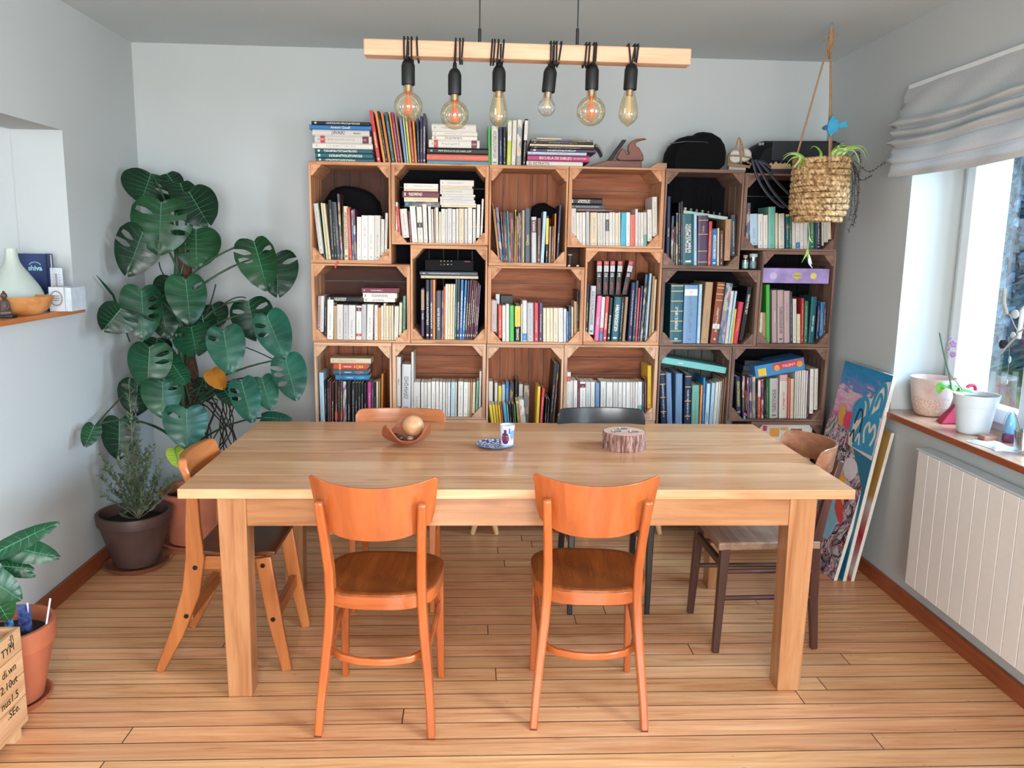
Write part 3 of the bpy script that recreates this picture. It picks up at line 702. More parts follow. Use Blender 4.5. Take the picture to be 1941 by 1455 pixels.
crate('4C', r2[2], r2[3], .145, Z4a, 'pale', 'inner', 'lying crate in the centre of the bottom row', legs=True)
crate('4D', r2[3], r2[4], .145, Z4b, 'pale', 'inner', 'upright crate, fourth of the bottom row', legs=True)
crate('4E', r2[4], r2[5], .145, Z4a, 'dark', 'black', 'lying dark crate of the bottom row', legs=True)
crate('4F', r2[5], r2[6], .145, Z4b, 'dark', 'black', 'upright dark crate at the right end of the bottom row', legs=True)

# ---------------------------------------------------------------- books
PAL = dict(w=('dad5cd', 'white'), c=('d9c9a8', 'cream'), g=('c3bfc0', 'pale grey'), k=('0e0e12', 'black'), n=('1c2a4a', 'navy'), b=('2f6fae', 'blue'),
    t=('1d5a66', 'dark teal'), G=('2f6b46', 'green'), e=('43a94a', 'bright green'), r=('c23a3a', 'red'), m=('6c1f36', 'maroon'), o=('d9883a', 'orange'),
    y=('e2bf3a', 'yellow'), p=('d66a96', 'pink'), v=('4a3558', 'purple'), s=('5a3228', 'dark brown'), a=('a98662', 'tan'), l=('a9c6d8', 'light blue'),
    d=('3c4550', 'dark grey'), T=('6fae9f', 'sea green'), P=('b9a0a0', 'dusty mauve'), B=('6f8fb4', 'steel blue'), R=('dd6a5a', 'salmon'), L=('c7d957', 'lime'), M=('a8356e', 'magenta'),
    h=('8a4a2e', 'leather brown'), C=('3aa6c4', 'cyan'))
pagem = plain('book_page_edges', 'ddd2ba', .85, var=.1, scale=200)
def bookmat(k, style):
    key = ('book', k, style)
    if key in MATS: return MATS[key]
    hx, nm = PAL[k]; m, nt, b = newmat('%s_book_cover_%s' % (nm.replace(' ', '_'), style)); c = C(hx)
    lum = c[0]*.3 + c[1]*.6 + c[2]*.1
    tc = N(nt, 'ShaderNodeTexCoord'); sp = N(nt, 'ShaderNodeSeparateXYZ'); nt.links.new(tc.outputs['Generated'], sp.inputs[0])
    oi = N(nt, 'ShaderNodeObjectInfo'); R_ = oi.outputs['Random']
    hv = N(nt, 'ShaderNodeHueSaturation'); hv.inputs['Color'].default_value = c
    nt.links.new(mathn(nt, 'ADD', .84, mathn(nt, 'MULTIPLY', R_, .26)), hv.inputs['Value'])
    nt.links.new(mathn(nt, 'ADD', .49, mathn(nt, 'MULTIPLY', mathn(nt, 'FRACT', mathn(nt, 'MULTIPLY', R_, 7.0)), .02)), hv.inputs['Hue'])
    col = hv.outputs[0]
    spine = mathn(nt, 'LESS_THAN', sp.outputs[1], .03)
    cv = N(nt, 'ShaderNodeCombineXYZ')
    nt.links.new(mathn(nt, 'ADD', mathn(nt, 'MULTIPLY', sp.outputs[0], 5.0), mathn(nt, 'MULTIPLY', R_, 90.0)), cv.inputs[0]); nt.links.new(mathn(nt, 'MULTIPLY', sp.outputs[2], 62.0), cv.inputs[2])
    n = noisen(nt, cv.outputs[0], 1.0, 2)
    half = .13 if style != 'bold' else .26
    band = mathn(nt, 'LESS_THAN', mathn(nt, 'ABSOLUTE', mathn(nt, 'SUBTRACT', sp.outputs[0], .5)), half)
    lo = mathn(nt, 'ADD', .14, mathn(nt, 'MULTIPLY', R_, .15)); hi = mathn(nt, 'ADD', .55, mathn(nt, 'MULTIPLY', mathn(nt, 'FRACT', mathn(nt, 'MULTIPLY', R_, 13.0)), .35))
    rng = mathn(nt, 'MULTIPLY', mathn(nt, 'GREATER_THAN', sp.outputs[2], lo), mathn(nt, 'LESS_THAN', sp.outputs[2], hi))
    ink = mathn(nt, 'MULTIPLY', mathn(nt, 'MULTIPLY', mathn(nt, 'GREATER_THAN', n, .5), band), mathn(nt, 'MULTIPLY', rng, spine))
    dot = mathn(nt, 'MULTIPLY', mathn(nt, 'MULTIPLY', band, spine), mathn(nt, 'LESS_THAN', mathn(nt, 'ABSOLUTE', mathn(nt, 'SUBTRACT', sp.outputs[2], .07)), .018))
    ink = mathn(nt, 'MAXIMUM', ink, dot)
    if style == 'bare': ink = mathn(nt, 'MULTIPLY', ink, 0.0)
    inkc = (.13, .12, .14, 1) if lum > .25 else (.75, .74, .70, 1)
    if style == 'bold': inkc = (.05, .05, .06, 1) if lum > .3 else C({'k': 'd8d2c4', 'n': 'd8c34a', 's': 'cfa055'}.get(k, 'efe8d8'))
    col = mix(nt, mathn(nt, 'MULTIPLY', ink, .8 if style == 'bold' else .55), col, inkc)
    if style == 'art':
        v = coords(nt, (60, 60, 26)); vo = N(nt, 'ShaderNodeTexVoronoi'); nt.links.new(v, vo.inputs['Vector']); vo.inputs['Scale'].default_value = 1
        sc_ = N(nt, 'ShaderNodeSeparateColor'); nt.links.new(vo.outputs['Color'], sc_.inputs[0])
        ac = ramp(nt, sc_.outputs[0], [(.0, C('1b1b20')), (.25, C('c8b48a')), (.45, C('a83b3b')), (.62, C('3c6f9a')), (.8, C('2c2c34')), (.9, C('d8d2c8'))])
        col = mix(nt, mathn(nt, 'MULTIPLY', spine, .65), col, ac)
    nt.links.new(col, b.inputs['Base Color']); b.inputs['Roughness'].default_value = .42
    b.inputs['Specular IOR Level'].default_value = .4
    MATS[key] = m; return m
KN = dict(p=('paperback', 'paperback', 'book', .12), h=('hardcover_book', 'hardcover', 'book', .17), c=('comic_album', 'comic album', 'comic', .21), m=('manga_volume', 'manga volume', 'comic', .12), b=('ring_binder', 'binder', 'binder', .24), z=('magazine', 'magazine', 'magazine', .21))
ORD = ['zeroth', 'first', 'second', 'third', 'fourth', 'fifth', 'sixth', 'seventh', 'eighth', 'ninth', 'tenth', 'eleventh', 'twelfth', 'thirteenth', 'fourteenth', 'fifteenth', 'sixteenth', 'seventeenth', 'eighteenth', 'nineteenth', 'twentieth', 'twenty-first', 'twenty-second', 'twenty-third', 'twenty-fourth', 'twenty-fifth', 'twenty-sixth', 'twenty-seventh', 'twenty-eighth', 'twenty-ninth', 'thirtieth']
INK = {'w': plain('white_ink', 'f0ece4', .6, bmp=0), 'k': plain('black_ink', '141416', .6, bmp=0), 'y': plain('yellow_ink', 'e8c53c', .5, bmp=0), 'r': plain('red_ink', 'c8323a', .5, bmp=0), 'p': plain('pink_ink', 'e0668e', .5, bmp=0), 'g': plain('gold_ink', 'c9a45a', .35, .4, bmp=0), 'b': plain('blue_ink', '3a6ea8', .5, bmp=0), 't': plain('sea_green_ink', '58b8a0', .5, bmp=0), 's': plain('grey_ink', '8c8a8c', .6, bmp=0)}
NB = 0
def book(kind, colk, w, h, d, loc, rot, label, group, style=None, parts=False, txt=None, bands=None, patch=None):
    """spine at local y=0, thickness along x, height along z"""
    global NB; NB += 1
    nm, _, cat, _ = KN[kind]; c = .0012 if kind in 'pcmz' else .0026; ins = 0.0006 if kind in 'pcmz' else .003
    if style is None or (txt and style != 'art'): style = 'bare' if txt else 'plain'
    hw = w/2; c = min(c, w*.22)
    cov = MB(); rd = min(.0035, w*.3) if kind in 'hb' else .0008
    # rounded C-shaped cover, extruded along z
    outer = [(-hw, d), (-hw, rd), (-hw*.55, 0.0), (hw*.55, 0.0), (hw, rd), (hw, d)]
    inner = [(hw-c, d), (hw-c, rd+c), (-hw+c, rd+c), (-hw+c, d)]
    poly = outer + inner; n = len(poly); k0 = 0
    vs = [(x, y, 0) for x, y in poly] + [(x, y, h) for x, y in poly]
    fs = [(i, (i+1) % n, n + (i+1) % n, n + i) for i in range(n)]
    for o_ in (0, n):
        for q in ((0, 1, 8, 9), (1, 2, 3, 8), (3, 4, 7, 8), (4, 5, 6, 7)): fs.append(tuple(o_+i for i in q))
    cov.add(vs, fs)
    pg = (-hw+c+.0001, hw-c-.0001, rd+c*.6, d-ins, ins, h-ins)
    if parts or txt or bands or patch:
        root = thing(nm, label, cat, loc, 0, group); root.rotation_euler = rot
        cv = cov.build('cover', bookmat(colk, style), root, local=True)
        MB().box(*pg).build('pages', pagem, root, local=True)
        if bands:
            mb = MB()
            for q in bands[1]: mb.box(-hw*.98, hw*.98, -.0006, .002, h*q, h*q+max(.003, h*.012))
            mb.build('gold_band' if bands[0] == 'g' else 'band', INK[bands[0]], root, local=True)
        if patch:
            for (pc, z0, z1) in patch: MB().box(-hw*.96, hw*.96, -.0008, .002, h*z0, h*z1).build('spine_patch', bookmat(pc, 'plain') if pc in PAL else INK[pc], root, local=True)
        if txt:
            for (s_, ik, size, zc, up_) in txt:   # up_: 1 reads upwards, -1 downwards
                m_ = frame_m((0, 0, up_), (-up_, 0, 0), (0, -.0012, h*zc)) if True else None
                # text plane must face -y: X=(0,0,up) Y=(-up,0,0) -> normal = X x Y = (0,-1,0)
                o_ = text(s_, w*size, INK[ik], root, m_, name='spine_lettering')
    else:
        cov.box(*pg, mi=1)
        root = cov.build(nm, [bookmat(colk, style), pagem], None, origin=(0, 0, 0)); root.location = loc; root.rotation_euler = rot
        tag(root, label, cat, group)
    return root
def zoomf(ox, oy, s): return lambda x, y: (ox + x/s, oy + y/s)
ZM = {'1': zoomf(570, 200, 4.694), '2': zoomf(900, 200, 4.695), '3': zoomf(1240, 230, 5.018), '4': zoomf(570, 480, 4.28), '5': zoomf(900, 460, 4.04), '6': zoomf(1230, 470, 3.638)}
def upright(zk, yb, spec, where, zf=None, key=None, Y=SY+.028, depth=None, minz=None, group=None, start=1, pages=False):
    """spec entries: colour x0 x1 top [dx] [flags]; flags: kind letter, A art, O bold, ^ raised, T:key text"""
    zm = ZM[zk]; rnd = random.Random(where); cr = CR.get(key); lastx = -99
    for i, e in enumerate([q for q in spec.split(';') if q.strip()]):
        f = e.split()
        if len(f) > 4 and f[4][-1].isalpha(): f.insert(4, '0')
        ck = f[0]; x0, x1, top = float(f[1]), float(f[2]), float(f[3]); dx = float(f[4]) if len(f) > 4 else 0
        fl = f[5] if len(f) > 5 else 'p'; tx = TXT.get(f[6]) if len(f) > 6 else None
        yy = Y + rnd.uniform(0, .008)
        A = at(*zm(x0, yb), Y=yy); B = at(*zm(x1, yb), Y=yy); Tt = at(*zm((x0+x1)/2+dx, top), Y=yy)
        wd = max(.004, B.x - A.x - .0006); cx = (A.x+B.x)/2
        zb = zf if zf is not None else cr['zf']
        if cr:
            wd_ = wd/2; lo = cr['xl']+.001+wd_; hi = cr['xr']-.001-wd_
            cx = min(max(cx, lo), hi)
            if minz is None:
                k = max(0, PW - (cx - wd_ - cr['xl']), PW - (cr['xr'] - cx - wd_))
                if k > .012: zb = zb + k*.9 + .002
        hgt = max(.05, Tt.z - zb); ddx = Tt.x - (A.x+B.x)/2
        ang = math.atan2(ddx, hgt)
        if cr:   # keep the top inside the crate
            topx = cx + ddx
            if topx + wd/2 > cr['xr']-.002: ddx = cr['xr']-.002-wd/2-cx
            if topx - wd/2 < cr['xl']+.002: ddx = cr['xl']+.002+wd/2-cx
            ang = math.atan2(ddx, hgt)
        hh = hgt/cos(ang) - wd/2*abs(sin(ang)); kd = fl[0]; st = 'art' if 'A' in fl else ('bold' if 'O' in fl else 'plain')
        dp = min(depth or KN[kd][3]*rnd.uniform(.93, 1.05), SB-.013-yy if cr else 9)
        cn = PAL[ck][1]; slim = 'slim ' if wd < .011 else ('thick ' if wd > .03 else '')
        lean = ' leaning left' if ang < -.05 else (' leaning right' if ang > .05 else '')
        lb = '%s%s %s, %s from the left %s' % (slim, cn, KN[kd][1], ORD[i+start], where)
        if len(lb.split()) > 16: lb = lb.replace(lean, '') if lean else lb
        if len(lb.split()) > 16 and slim: lb = lb[len(slim):]
        if len(lb.split()) > 16: lb = lb.replace(' the top of the crates', '').replace('from the left of', 'of')
        assert len(lb.split()) <= 16, lb
        t_ = tx.get('t') if tx else None
        book(kd, ck, wd, hh, dp, (cx, yy, zb + wd/2*abs(sin(ang))), (0, ang, 0), lb, group or 'books standing ' + where, st, parts=(pages or wd > .016), txt=t_, bands=tx.get('b') if tx else None, patch=tx.get('p') if tx else None)
def stack(zk, spec, where, Y=SY+.04, depth=None, group=None, tilt=0):
    """lying books listed from the bottom up: colour x0 x1 ytop ybottom [kind/flags] [text key]"""
    zm = ZM[zk]; rnd = random.Random(where); zprev = None
    for i, e in enumerate([q for q in spec.split(';') if q.strip()]):
        f = e.split(); ck = f[0]; x0, x1, yt, yb = map(float, f[1:5]); fl = f[5] if len(f) > 5 else 'p'; tx = TXT.get(f[6]) if len(f) > 6 else None
        yy = Y + rnd.uniform(-.006, .006); kd = fl[0]
        A = at(*zm(x0, yb), Y=yy); B = at(*zm(x1, yb), Y=yy); Tt = at(*zm((x0+x1)/2, yt), Y=yy); Bb = at(*zm((x0+x1)/2, yb), Y=yy)
        th = max(.004, Tt.z - Bb.z - .0004); zb = Bb.z if zprev is None else max(Bb.z if 'F' in fl else 0, zprev + .0004)
        if zprev is None and isinstance(group, float): zb = group
        L = B.x - A.x; st = 'art' if 'A' in fl else ('bold' if 'O' in fl else 'plain')
        dp = depth or min(KN[kd][3], L*.75)*rnd.uniform(.97, 1.05)
        # rotate +90 deg about y: local z -> +x, local x -> -z
        lb = '%s %s, %s from the bottom %s' % (PAL[ck][1], KN[kd][1], ORD[i+1], where)
        assert len(lb.split()) <= 16, lb
        rz = rnd.uniform(-.03, .03) if L < .24 else rnd.uniform(-.008, .008)
        book(kd, ck, th, L, dp, (A.x, yy, zb + th/2), (0, pi/2, rz), lb, 'books lying ' + where, st, parts=True, txt=tx.get('t') if tx else None, bands=tx.get('b') if tx else None, patch=tx.get('p') if tx else None)
        zprev = zb + th
    return zprev
TXT = {
 'gau': dict(t=[('Antoni Gaudí', 'w', .8, .5, 1)]), 'war': dict(t=[('¡WAR!', 'k', .85, .45, 1), ('dibujos', 'k', .45, .78, 1)]),
 'esc': dict(t=[('ESCUELA DE DIBUJO', 'w', .56, .45, 1), ('DE ANATOMÍA', 'w', .3, .84, 1)]), 'ret': dict(t=[('EL RETRATO', 'k', .8, .22, 1)]),
 'kaf': dict(t=[('KAFKA', 'w', .62, .80, 1)], p=[('m', .66, .93)]), 'cyb': dict(t=[('CYBERPUNK', 'w', .62, .38, 1)]),
 'gib': dict(t=[('Gibson', 'y', .6, .42, 1)]), 'soul': dict(t=[('Soul I love', 'w', .5, .42, 1)]),
 'emb': dict(t=[('Tolède', 'g', .26, .72, 1)], b=('g', [.06, .28, .62, .9])), 'lmd': dict(t=[('LE MONDE SELON', 'w', .52, .42, 1)]),
 'dic': dict(t=[('DICAL', 'w', .7, .42, 1)], p=[('a', .55, .97)]), 'the': dict(t=[('Thérapie', 'w', .5, .45, -1)]),
 'm1': dict(t=[('01', 'w', .8, .58, 1), ('GANT', 'r', .6, .25, 1)], p=[('r', .88, .99), ('g', .68, .86)]),
 'm2': dict(t=[('02', 'w', .8, .58, 1), ('GANT', 'r', .6, .25, 1)], p=[('r', .88, .99), ('g', .68, .86)]),
 'm3': dict(t=[('03', 'w', .8, .58, 1), ('GANT', 'r', .6, .25, 1)], p=[('r', .88, .99), ('g', .68, .86)]),
 'm4': dict(t=[('04', 'w', .8, .58, 1), ('GANT', 'r', .6, .25, 1)], p=[('r', .88, .99), ('g', .68, .86)]),
 'm5': dict(t=[('05', 'w', .8, .58, 1), ('GANT', 'r', .6, .25, 1)], p=[('r', .88, .99), ('g', .68, .86)]),
 'gband': dict(b=('g', [.03, .2, .37, .54, .71, .88, .97])), 'gband2': dict(b=('g', [.05, .3, .55, .78, .95])), 'leat': dict(b=('g', [.7, .8, .9, .95]), p=[('w', .24, .32)]),
 'lab': dict(p=[('w', .82, .93)]), 'rea': dict(t=[('LES REALISMES', 'w', .62, .68, 1)]), 'his': dict(t=[('HISTOIRE DU VIN', 'y', .34, .45, 1)]),
 'rem': dict(t=[('1000 remèdes', 'w', .52, .42, 1)]), 'bio': dict(t=[('le potager bio', 'r', .42, .4, 1)], b=('r', [.86, .9, .94, .98])),
 'gui': dict(t=[('Guide des fleurs', 'w', .36, .5, 1)]), 'tra': dict(t=[('TRAVAUX DU BOIS', 's', .36, .6, 1)]),
 'q1': dict(t=[('1Q84', 'y', .7, .74, 1), ('HARUKI', 'w', .35, .42, 1)], p=[('y', .17, .22)]), 'q2': dict(t=[('1Q84', 'p', .7, .74, 1), ('HARUKI', 'w', .35, .42, 1)], p=[('M', .17, .22)]), 'q3': dict(t=[('1Q84', 't', .7, .74, 1), ('HARUKI', 'w', .35, .42, 1)], p=[('t', .17, .22)]),
 'per': dict(p=[('r', .74, .88)]), 'oval': dict(p=[('k', .42, .56)]), 'lbl': dict(p=[('d', .45, .8)]), 'pic': dict(p=[('r', .1, .18), ('m', .84, .95)]), 'pic2': dict(p=[('r', .25, .42)]),
 'ita': dict(t=[('Italie   SORRENTINO', 'w', .4, .55, 1)]), 'mat': dict(t=[('LE MATIN', 'k', .6, .35, 1)]), 'blu': dict(p=[('b', .02, .2)]), 'tp': dict(p=[('T', .02, .35)]), 'blk': dict(p=[('w', .55, .97)]), 'yel': dict(t=[('DANIEL', 'w', .6, .2, 1)], p=[('y', .4, .95)]),
 'sno': dict(t=[('CHALLENGES', 'w', .5, .7, -1)]), 'gre': dict(t=[('La baleine thébaïde', 'r', .5, .45, 1)]), 'whi': dict(t=[('LE LIVRE', 's', .45, .5, 1)]),
 'gtt': dict(t=[('La Fleur', 'k', .5, .5, 1)]), 'ved': dict(p=[('b', .0, .22), ('r', .22, .3)]), 'aq': dict(p=[('y', .93, .99), ('r', .6, .66)]),
}
T1, T2, T3, T4, T5, T6 = 'in the top row\'s first crate', 'in the top row\'s second crate', 'in the top row\'s third crate', 'in the top row\'s fourth crate', 'in the top row\'s fifth crate', 'in the top row\'s last crate'
upright('1', 1385, 'w 165 207 870 -66 h;G 209 219 860 -58 c;c 228 246 866 -52 c;c 250 270 870 -55;k 275 300 840 -30;k 302 322 855 -30 c;d 326 352 858 -38;s 353 376 785 -32 hA;k 378 386 862 -12 c;c 388 426 895 -10 hO;r 430 456 912 -20;b 459 477 930 -12 cA;m 479 497 920 -16 cA;w 500 539 990;w 541 597 977;w 599 654 977;w 656 708 977;w 712 741 1010 3;w 745 768 955 8', T1, key='1A')
upright('1', 1230, 'w 843 860 858 -26;r 868 892 898 -26;w 903 966 918 -24 h;m 970 990 940 -16;w 993 1041 897 -24;w 1045 1091 900 -16 p oval;w 1096 1132 877 -14;w 1141 1166 895 -10;w 1169 1185 920 -8;a 1187 1200 915 -4;w 1202 1228 905 -5;c 1230 1248 945;w 1250 1285 918;w 1287 1303 920;g 1305 1345 915;w 1348 1378 920;w 1382 1405 918;c 1408 1452 915;w 1456 1485 915;w 1488 1525 908;w 1530 1558 920;w 1563 1592 880 6;w 1598 1616 830 14', T2, key='1B')
stack('1', 't 925 1235 855 902 pA;c 920 1222 815 853;m 905 1228 757 812 pO;c 918 1222 735 756;w 918 1222 687 734', 'of the left pile, top row\'s second crate', depth=.11)
stack('1', 'c 1250 1560 886 905;w 1240 1560 868 885;w 1240 1550 838 867;g 1240 1540 808 837;w 1255 1552 787 807;w 1240 1535 736 786;c 1240 1525 708 735;w 1240 1540 656 707', 'of the right pile, top row\'s second crate', depth=.11)
upright('2', 1413, 'a 206 213 872 -52 c;o 214 223 920 -44 c;b 226 252 905 -42 cA;k 256 265 950 -28 cA;m 267 276 950 -22 c;s 278 288 950 -20 cA;d 290 300 945 -20 c;T 303 312 940 -16 c;k 314 322 950 -12 cA;r 324 333 950 -10 c;a 335 343 955 -8 cA;s 345 353 950 -6 c;y 355 361 925 6 c;m 363 371 950 -2 cA;o 373 380 985 c;k 382 390 935 cA;g 393 401 955 cA;s 403 411 945 cA;a 414 424 930 4 c;c 427 437 930 4 c;d 442 497 915 0 h gib;g 504 548 990 0 h kaf;s 553 583 1000 6;l 585 613 943 26 c;k 626 650 980 10 h yel;a 656 673 1075 8;s 676 697 1072 14;o 699 712 960 14 c;n 722 746 885 28 h cyb', T3, key='1C')
upright('2', 1255, 'w 832 850 898 0 p tp;w 858 900 916;w 903 928 950;w 930 955 950;w 957 984 950;g 989 1020 945;c 1025 1091 950 4 h;w 1096 1112 955;w 1114 1140 953;w 1143 1160 955;w 1164 1195 955 0 p lbl;w 1197 1225 950;w 1227 1247 950;c 1250 1278 955;w 1280 1296 950;C 1299 1345 952 6;w 1347 1380 950 3;R 1383 1425 970 3;w 1428 1450 920 2;w 1453 1475 950;w 1477 1500 950;w 1503 1530 950 0 p tp;w 1536 1575 925;w 1588 1632 812 2 h', T4, key='1D')
stack('2', 's 850 1225 918 942;d 850 1155 882 916;k 848 1135 818 880 hO', 'of the small pile, top row\'s fourth crate', depth=.12)
upright('3', 1350, 'n 108 146 712 16 h soul;k 156 178 900 14 cA;k 182 203 1000 6 c;k 206 224 870 4 cA;k 228 250 772 6 c;d 254 268 760 4 c;t 272 376 880 0 bO;l 379 408 885 0 h;v 413 508 895 8 h emb;r 512 540 950 14;b 545 597 1025 8 hO;c 600 616 1015 4;s 619 660 1035 6 h;a 665 722 930 18 h;d 750 793 890 6 h', T5, key='1E')
upright('3', 1215, 't 864 902 775 20 hA;l 912 985 878 0 h;w 988 1035 880;w 1038 1080 890;T 1085 1150 812 5 h;c 1153 1175 870;w 1186 1240 875 0 h;t 1252 1285 880 0 h aq;G 1288 1310 900;w 1313 1344 905;w 1347 1386 905 0 p blu;w 1389 1420 905;g 1424 1460 900;G 1474 1530 895 0 h;n 1535 1590 890 0 h;c 1594 1611 905;g 1614 1650 900;a 1654 1698 905;c 1705 1742 880', T6, key='1F')
# second row
M1, M2, M3, M4, M5, M6 = ['in the middle row\'s %s crate' % q for q in ('first', 'second', 'third', 'fourth', 'fifth', 'last')]
upright('4', 693, 'P 122 150 345 2 hO;w 156 186 345 4 h;k 190 208 395 3;w 213 262 375 4;a 266 292 425;w 294 343 415;g 346 384 420;w 386 442 420 2;w 449 492 425 2 p pic;g 495 530 415 2;w 534 584 415 6;m 587 596 420 4;w 598 625 420;o 627 650 440;w 652 671 425;c 673 689 405;c 691 713 425;c 716 735 425;c 737 752 425;w 756 790 430 6;c 796 818 400 5;T 826 850 345 4 hO', M1, key='2A')
stack('4', 'k 215 490 345 398 hO', 'of the left pile, middle row\'s first crate', depth=.13)
stack('4', 'w 512 765 364 394 pO;w 505 780 319 362 pO;m 495 785 277 317 p', 'of the right pile, middle row\'s first crate', depth=.11)
upright('4', 700, 'v 977 1003 285 0 h dic;k 1013 1045 215 0 hO;v 1050 1071 215 0 cO;o 1073 1091 215 0 c;d 1097 1140 305 0 h lmd;v 1143 1154 300 4 cA;r 1156 1168 270 4;c 1170 1190 250 4;c 1191 1211 250 4;c 1212 1230 250 6;c 1231 1246 250 8;t 1248 1262 210 8 c;k 1264 1285 212 8 cO;b 1287 1308 215 14 cO;b 1310 1328 218 22 cO;n 1330 1345 220 26 cO;m 1347 1360 215 30 cO;k 1362 1375 215 32 cO;m 1377 1390 220 32 cO;k 1392 1404 225 32 cO;m 1406 1418 240 32 cO;v 1420 1432 260 30 cO', M2, key='2B')
stack('4', 'c 975 1440 181 205 h;d 966 1435 146 180 h', 'of the flat pair, middle row\'s second crate', depth=.2, Y=SY+.03)
upright('5', 755, 'P 122 166 440 -6 h;r 178 208 480 0 h;w 211 236 480;w 239 262 470;e 266 300 480 0 h;k 306 350 470 0 h yel;c 353 363 470;w 365 398 442 0 h blu;g 401 450 460 0 h;r 455 487 460 0 h;v 489 520 460 2 h;c 523 545 500;c 548 575 500;c 577 599 500;c 601 638 500 2;w 641 675 500;w 678 700 505 2;b 703 718 525;d 720 735 490;c 738 753 490 2;a 758 780 450 2;k 785 799 365 3 h', M3, key='2C')
upright('5', 750, 'n 847 860 320 15 hO;g 868 908 330 22 hO;p 915 948 405 26 h the;w 952 978 415 22 p ved;r 982 1006 412 24 pO;k 1010 1036 420 24 hO;t 1044 1098 415 28 hO;k 1102 1122 420 26;a 1128 1150 415 26 h;n 1170 1203 305 32 h;d 1206 1226 290 30 h;r 1228 1242 345 26 c;v 1246 1260 330 30 c;k 1264 1282 240 44 cA;k 1286 1300 235 44 c;l 1302 1318 235 38 c;a 1330 1348 255 34 c;c 1352 1368 280 26 c', M4, key='2D')
for i, (x0, x1, dx) in enumerate(((932, 970, 4), (983, 1021, 6), (1030, 1067, 8), (1078, 1115, 18), (1128, 1165, 52))):
    zm = ZM['5']; yy = SY+.05; A = at(*zm(x0, 405), Y=yy); B = at(*zm(x1, 405), Y=yy); Tt = at(*zm((x0+x1)/2+dx, 147), Y=yy)
    ang = math.atan2(Tt.x-(A.x+B.x)/2, Tt.z-A.z); wd = B.x-A.x-.0006
    tx = TXT['m%d' % (i+1)]
    book('m', 'k', wd, (Tt.z-A.z)/cos(ang), .11, ((A.x+B.x)/2, yy, A.z+.006), (0, ang, 0), 'black manga volume with red top and number %02d standing on other books' % (i+1), 'numbered manga volumes standing on the books', txt=tx['t'], patch=tx['p'])
upright('6', 650, 't 143 228 250 12 b gband;B 234 325 255 14 b lab;l 330 352 250 18 h;a 358 408 235 36 b;h 424 474 235 52 h leat;B 477 520 242 60 hA;w 524 545 296 44 h;l 547 563 296 48 h;y 566 578 420 28;r 580 612 372 44 h his;k 620 654 268 64 h rea', M5, key='2E')
upright('6', 660, 'c 748 774 445 3;a 780 803 445 2;e 808 834 252 1 h;P 850 883 290 0 hO gui;P 888 930 290 0 hO;P 934 973 295 0 hO tra;d 976 988 300;w 993 1017 350;c 1022 1044 455;r 1047 1066 345 6 h;G 1069 1092 365 8;t 1100 1138 335 24 h rem;n 1150 1168 400 18;b 1172 1192 375 16;d 1196 1214 380 12 h;c 1226 1246 375 4', M6, key='2F')
# third row (seen from above)
L1, L2, L3, L4, L5, L6 = ['in the third row\'s %s crate' % q for q in ('first', 'second', 'third', 'fourth', 'fifth', 'last')]
upright('4', 1365, 'l 160 196 968 -14 h;k 199 214 1030 -6 h;k 216 232 1035 -4;r 234 240 1040;k 242 273 1050 0 h;s 276 299 1040 0 h pic2;k 302 318 1040;s 321 338 1040 0 p pic2;B 341 368 1040 0 hA;k 371 408 1042 0 h;k 412 437 1050;k 440 460 1050;k 463 485 1050;k 488 508 1050;k 511 535 1052 0 h;M 540 574 1045 0 h;v 577 590 1048;k 592 610 1045;c 613 628 1040;a 631 643 1035 2;o 646 662 978 8 h', L1, key='3A', pages=True)
stack('4', 'b 282 555 986 1028 h q3;t 265 545 939 982 h q2;r 265 540 886 935 h q1;c 242 570 842 884 h', 'of the pile, third row\'s first crate', depth=.13)
upright('4', 1300, 'w 772 806 840 -2 hO gtt;g 818 890 900 4 hO;w 896 913 800 2 c;w 917 968 1045;w 975 998 1045;w 1001 1026 1047;w 1029 1055 1045;w 1060 1093 1040;w 1096 1120 1040;w 1123 1146 1042 2;w 1150 1172 1045 2;w 1175 1190 1045 2;w 1192 1211 1045 3;l 1216 1249 1045 4;c 1252 1265 1045 3;w 1275 1316 1040 3;w 1320 1354 1045 4;c 1357 1370 1045 3;a 1372 1389 1045 4;c 1391 1412 1045 6;T 1417 1436 1035 10;w 1444 1460 955 8', L2, key='3B', pages=True)
upright('5', 1375, 'y 138 158 1240 -30 z;y 161 178 1240 -28 z;y 181 198 1240 -26 z;y 201 214 1242 -24 z;r 217 226 1242 -22 z;C 240 262 1240 -24 z;l 264 272 1240 -20 z;k 276 290 1235 -16 z;k 297 312 1235 -14 z;e 314 320 1240 -14 z;y 336 356 1205 -22 zA;w 360 400 1200 -26 zA', 'in front, third row\'s third crate', key='3C', Y=SY+.02, depth=.1, minz=0, pages=True)
upright('5', 1210, 'w 108 140 1060 -2;w 152 174 1072;y 180 205 1095;l 209 232 1085;b 236 262 1068;k 266 298 1072 2 hA;k 304 328 1042 4 h;g 338 368 1082;g 376 416 1092 2 hA', 'at the back, third row\'s third crate', zf=.567, key='3C', Y=SY+.15, depth=.11, minz=0, pages=True)
upright('5', 1370, 'y 466 488 1100 16 h;r 492 514 1115 24 h;k 530 545 1190 14;k 548 560 1200 16 c;k 566 590 925 44 c;s 593 604 930 42 cA', 'of the right side, third row\'s third crate', key='3C', Y=SY+.03, pages=True)
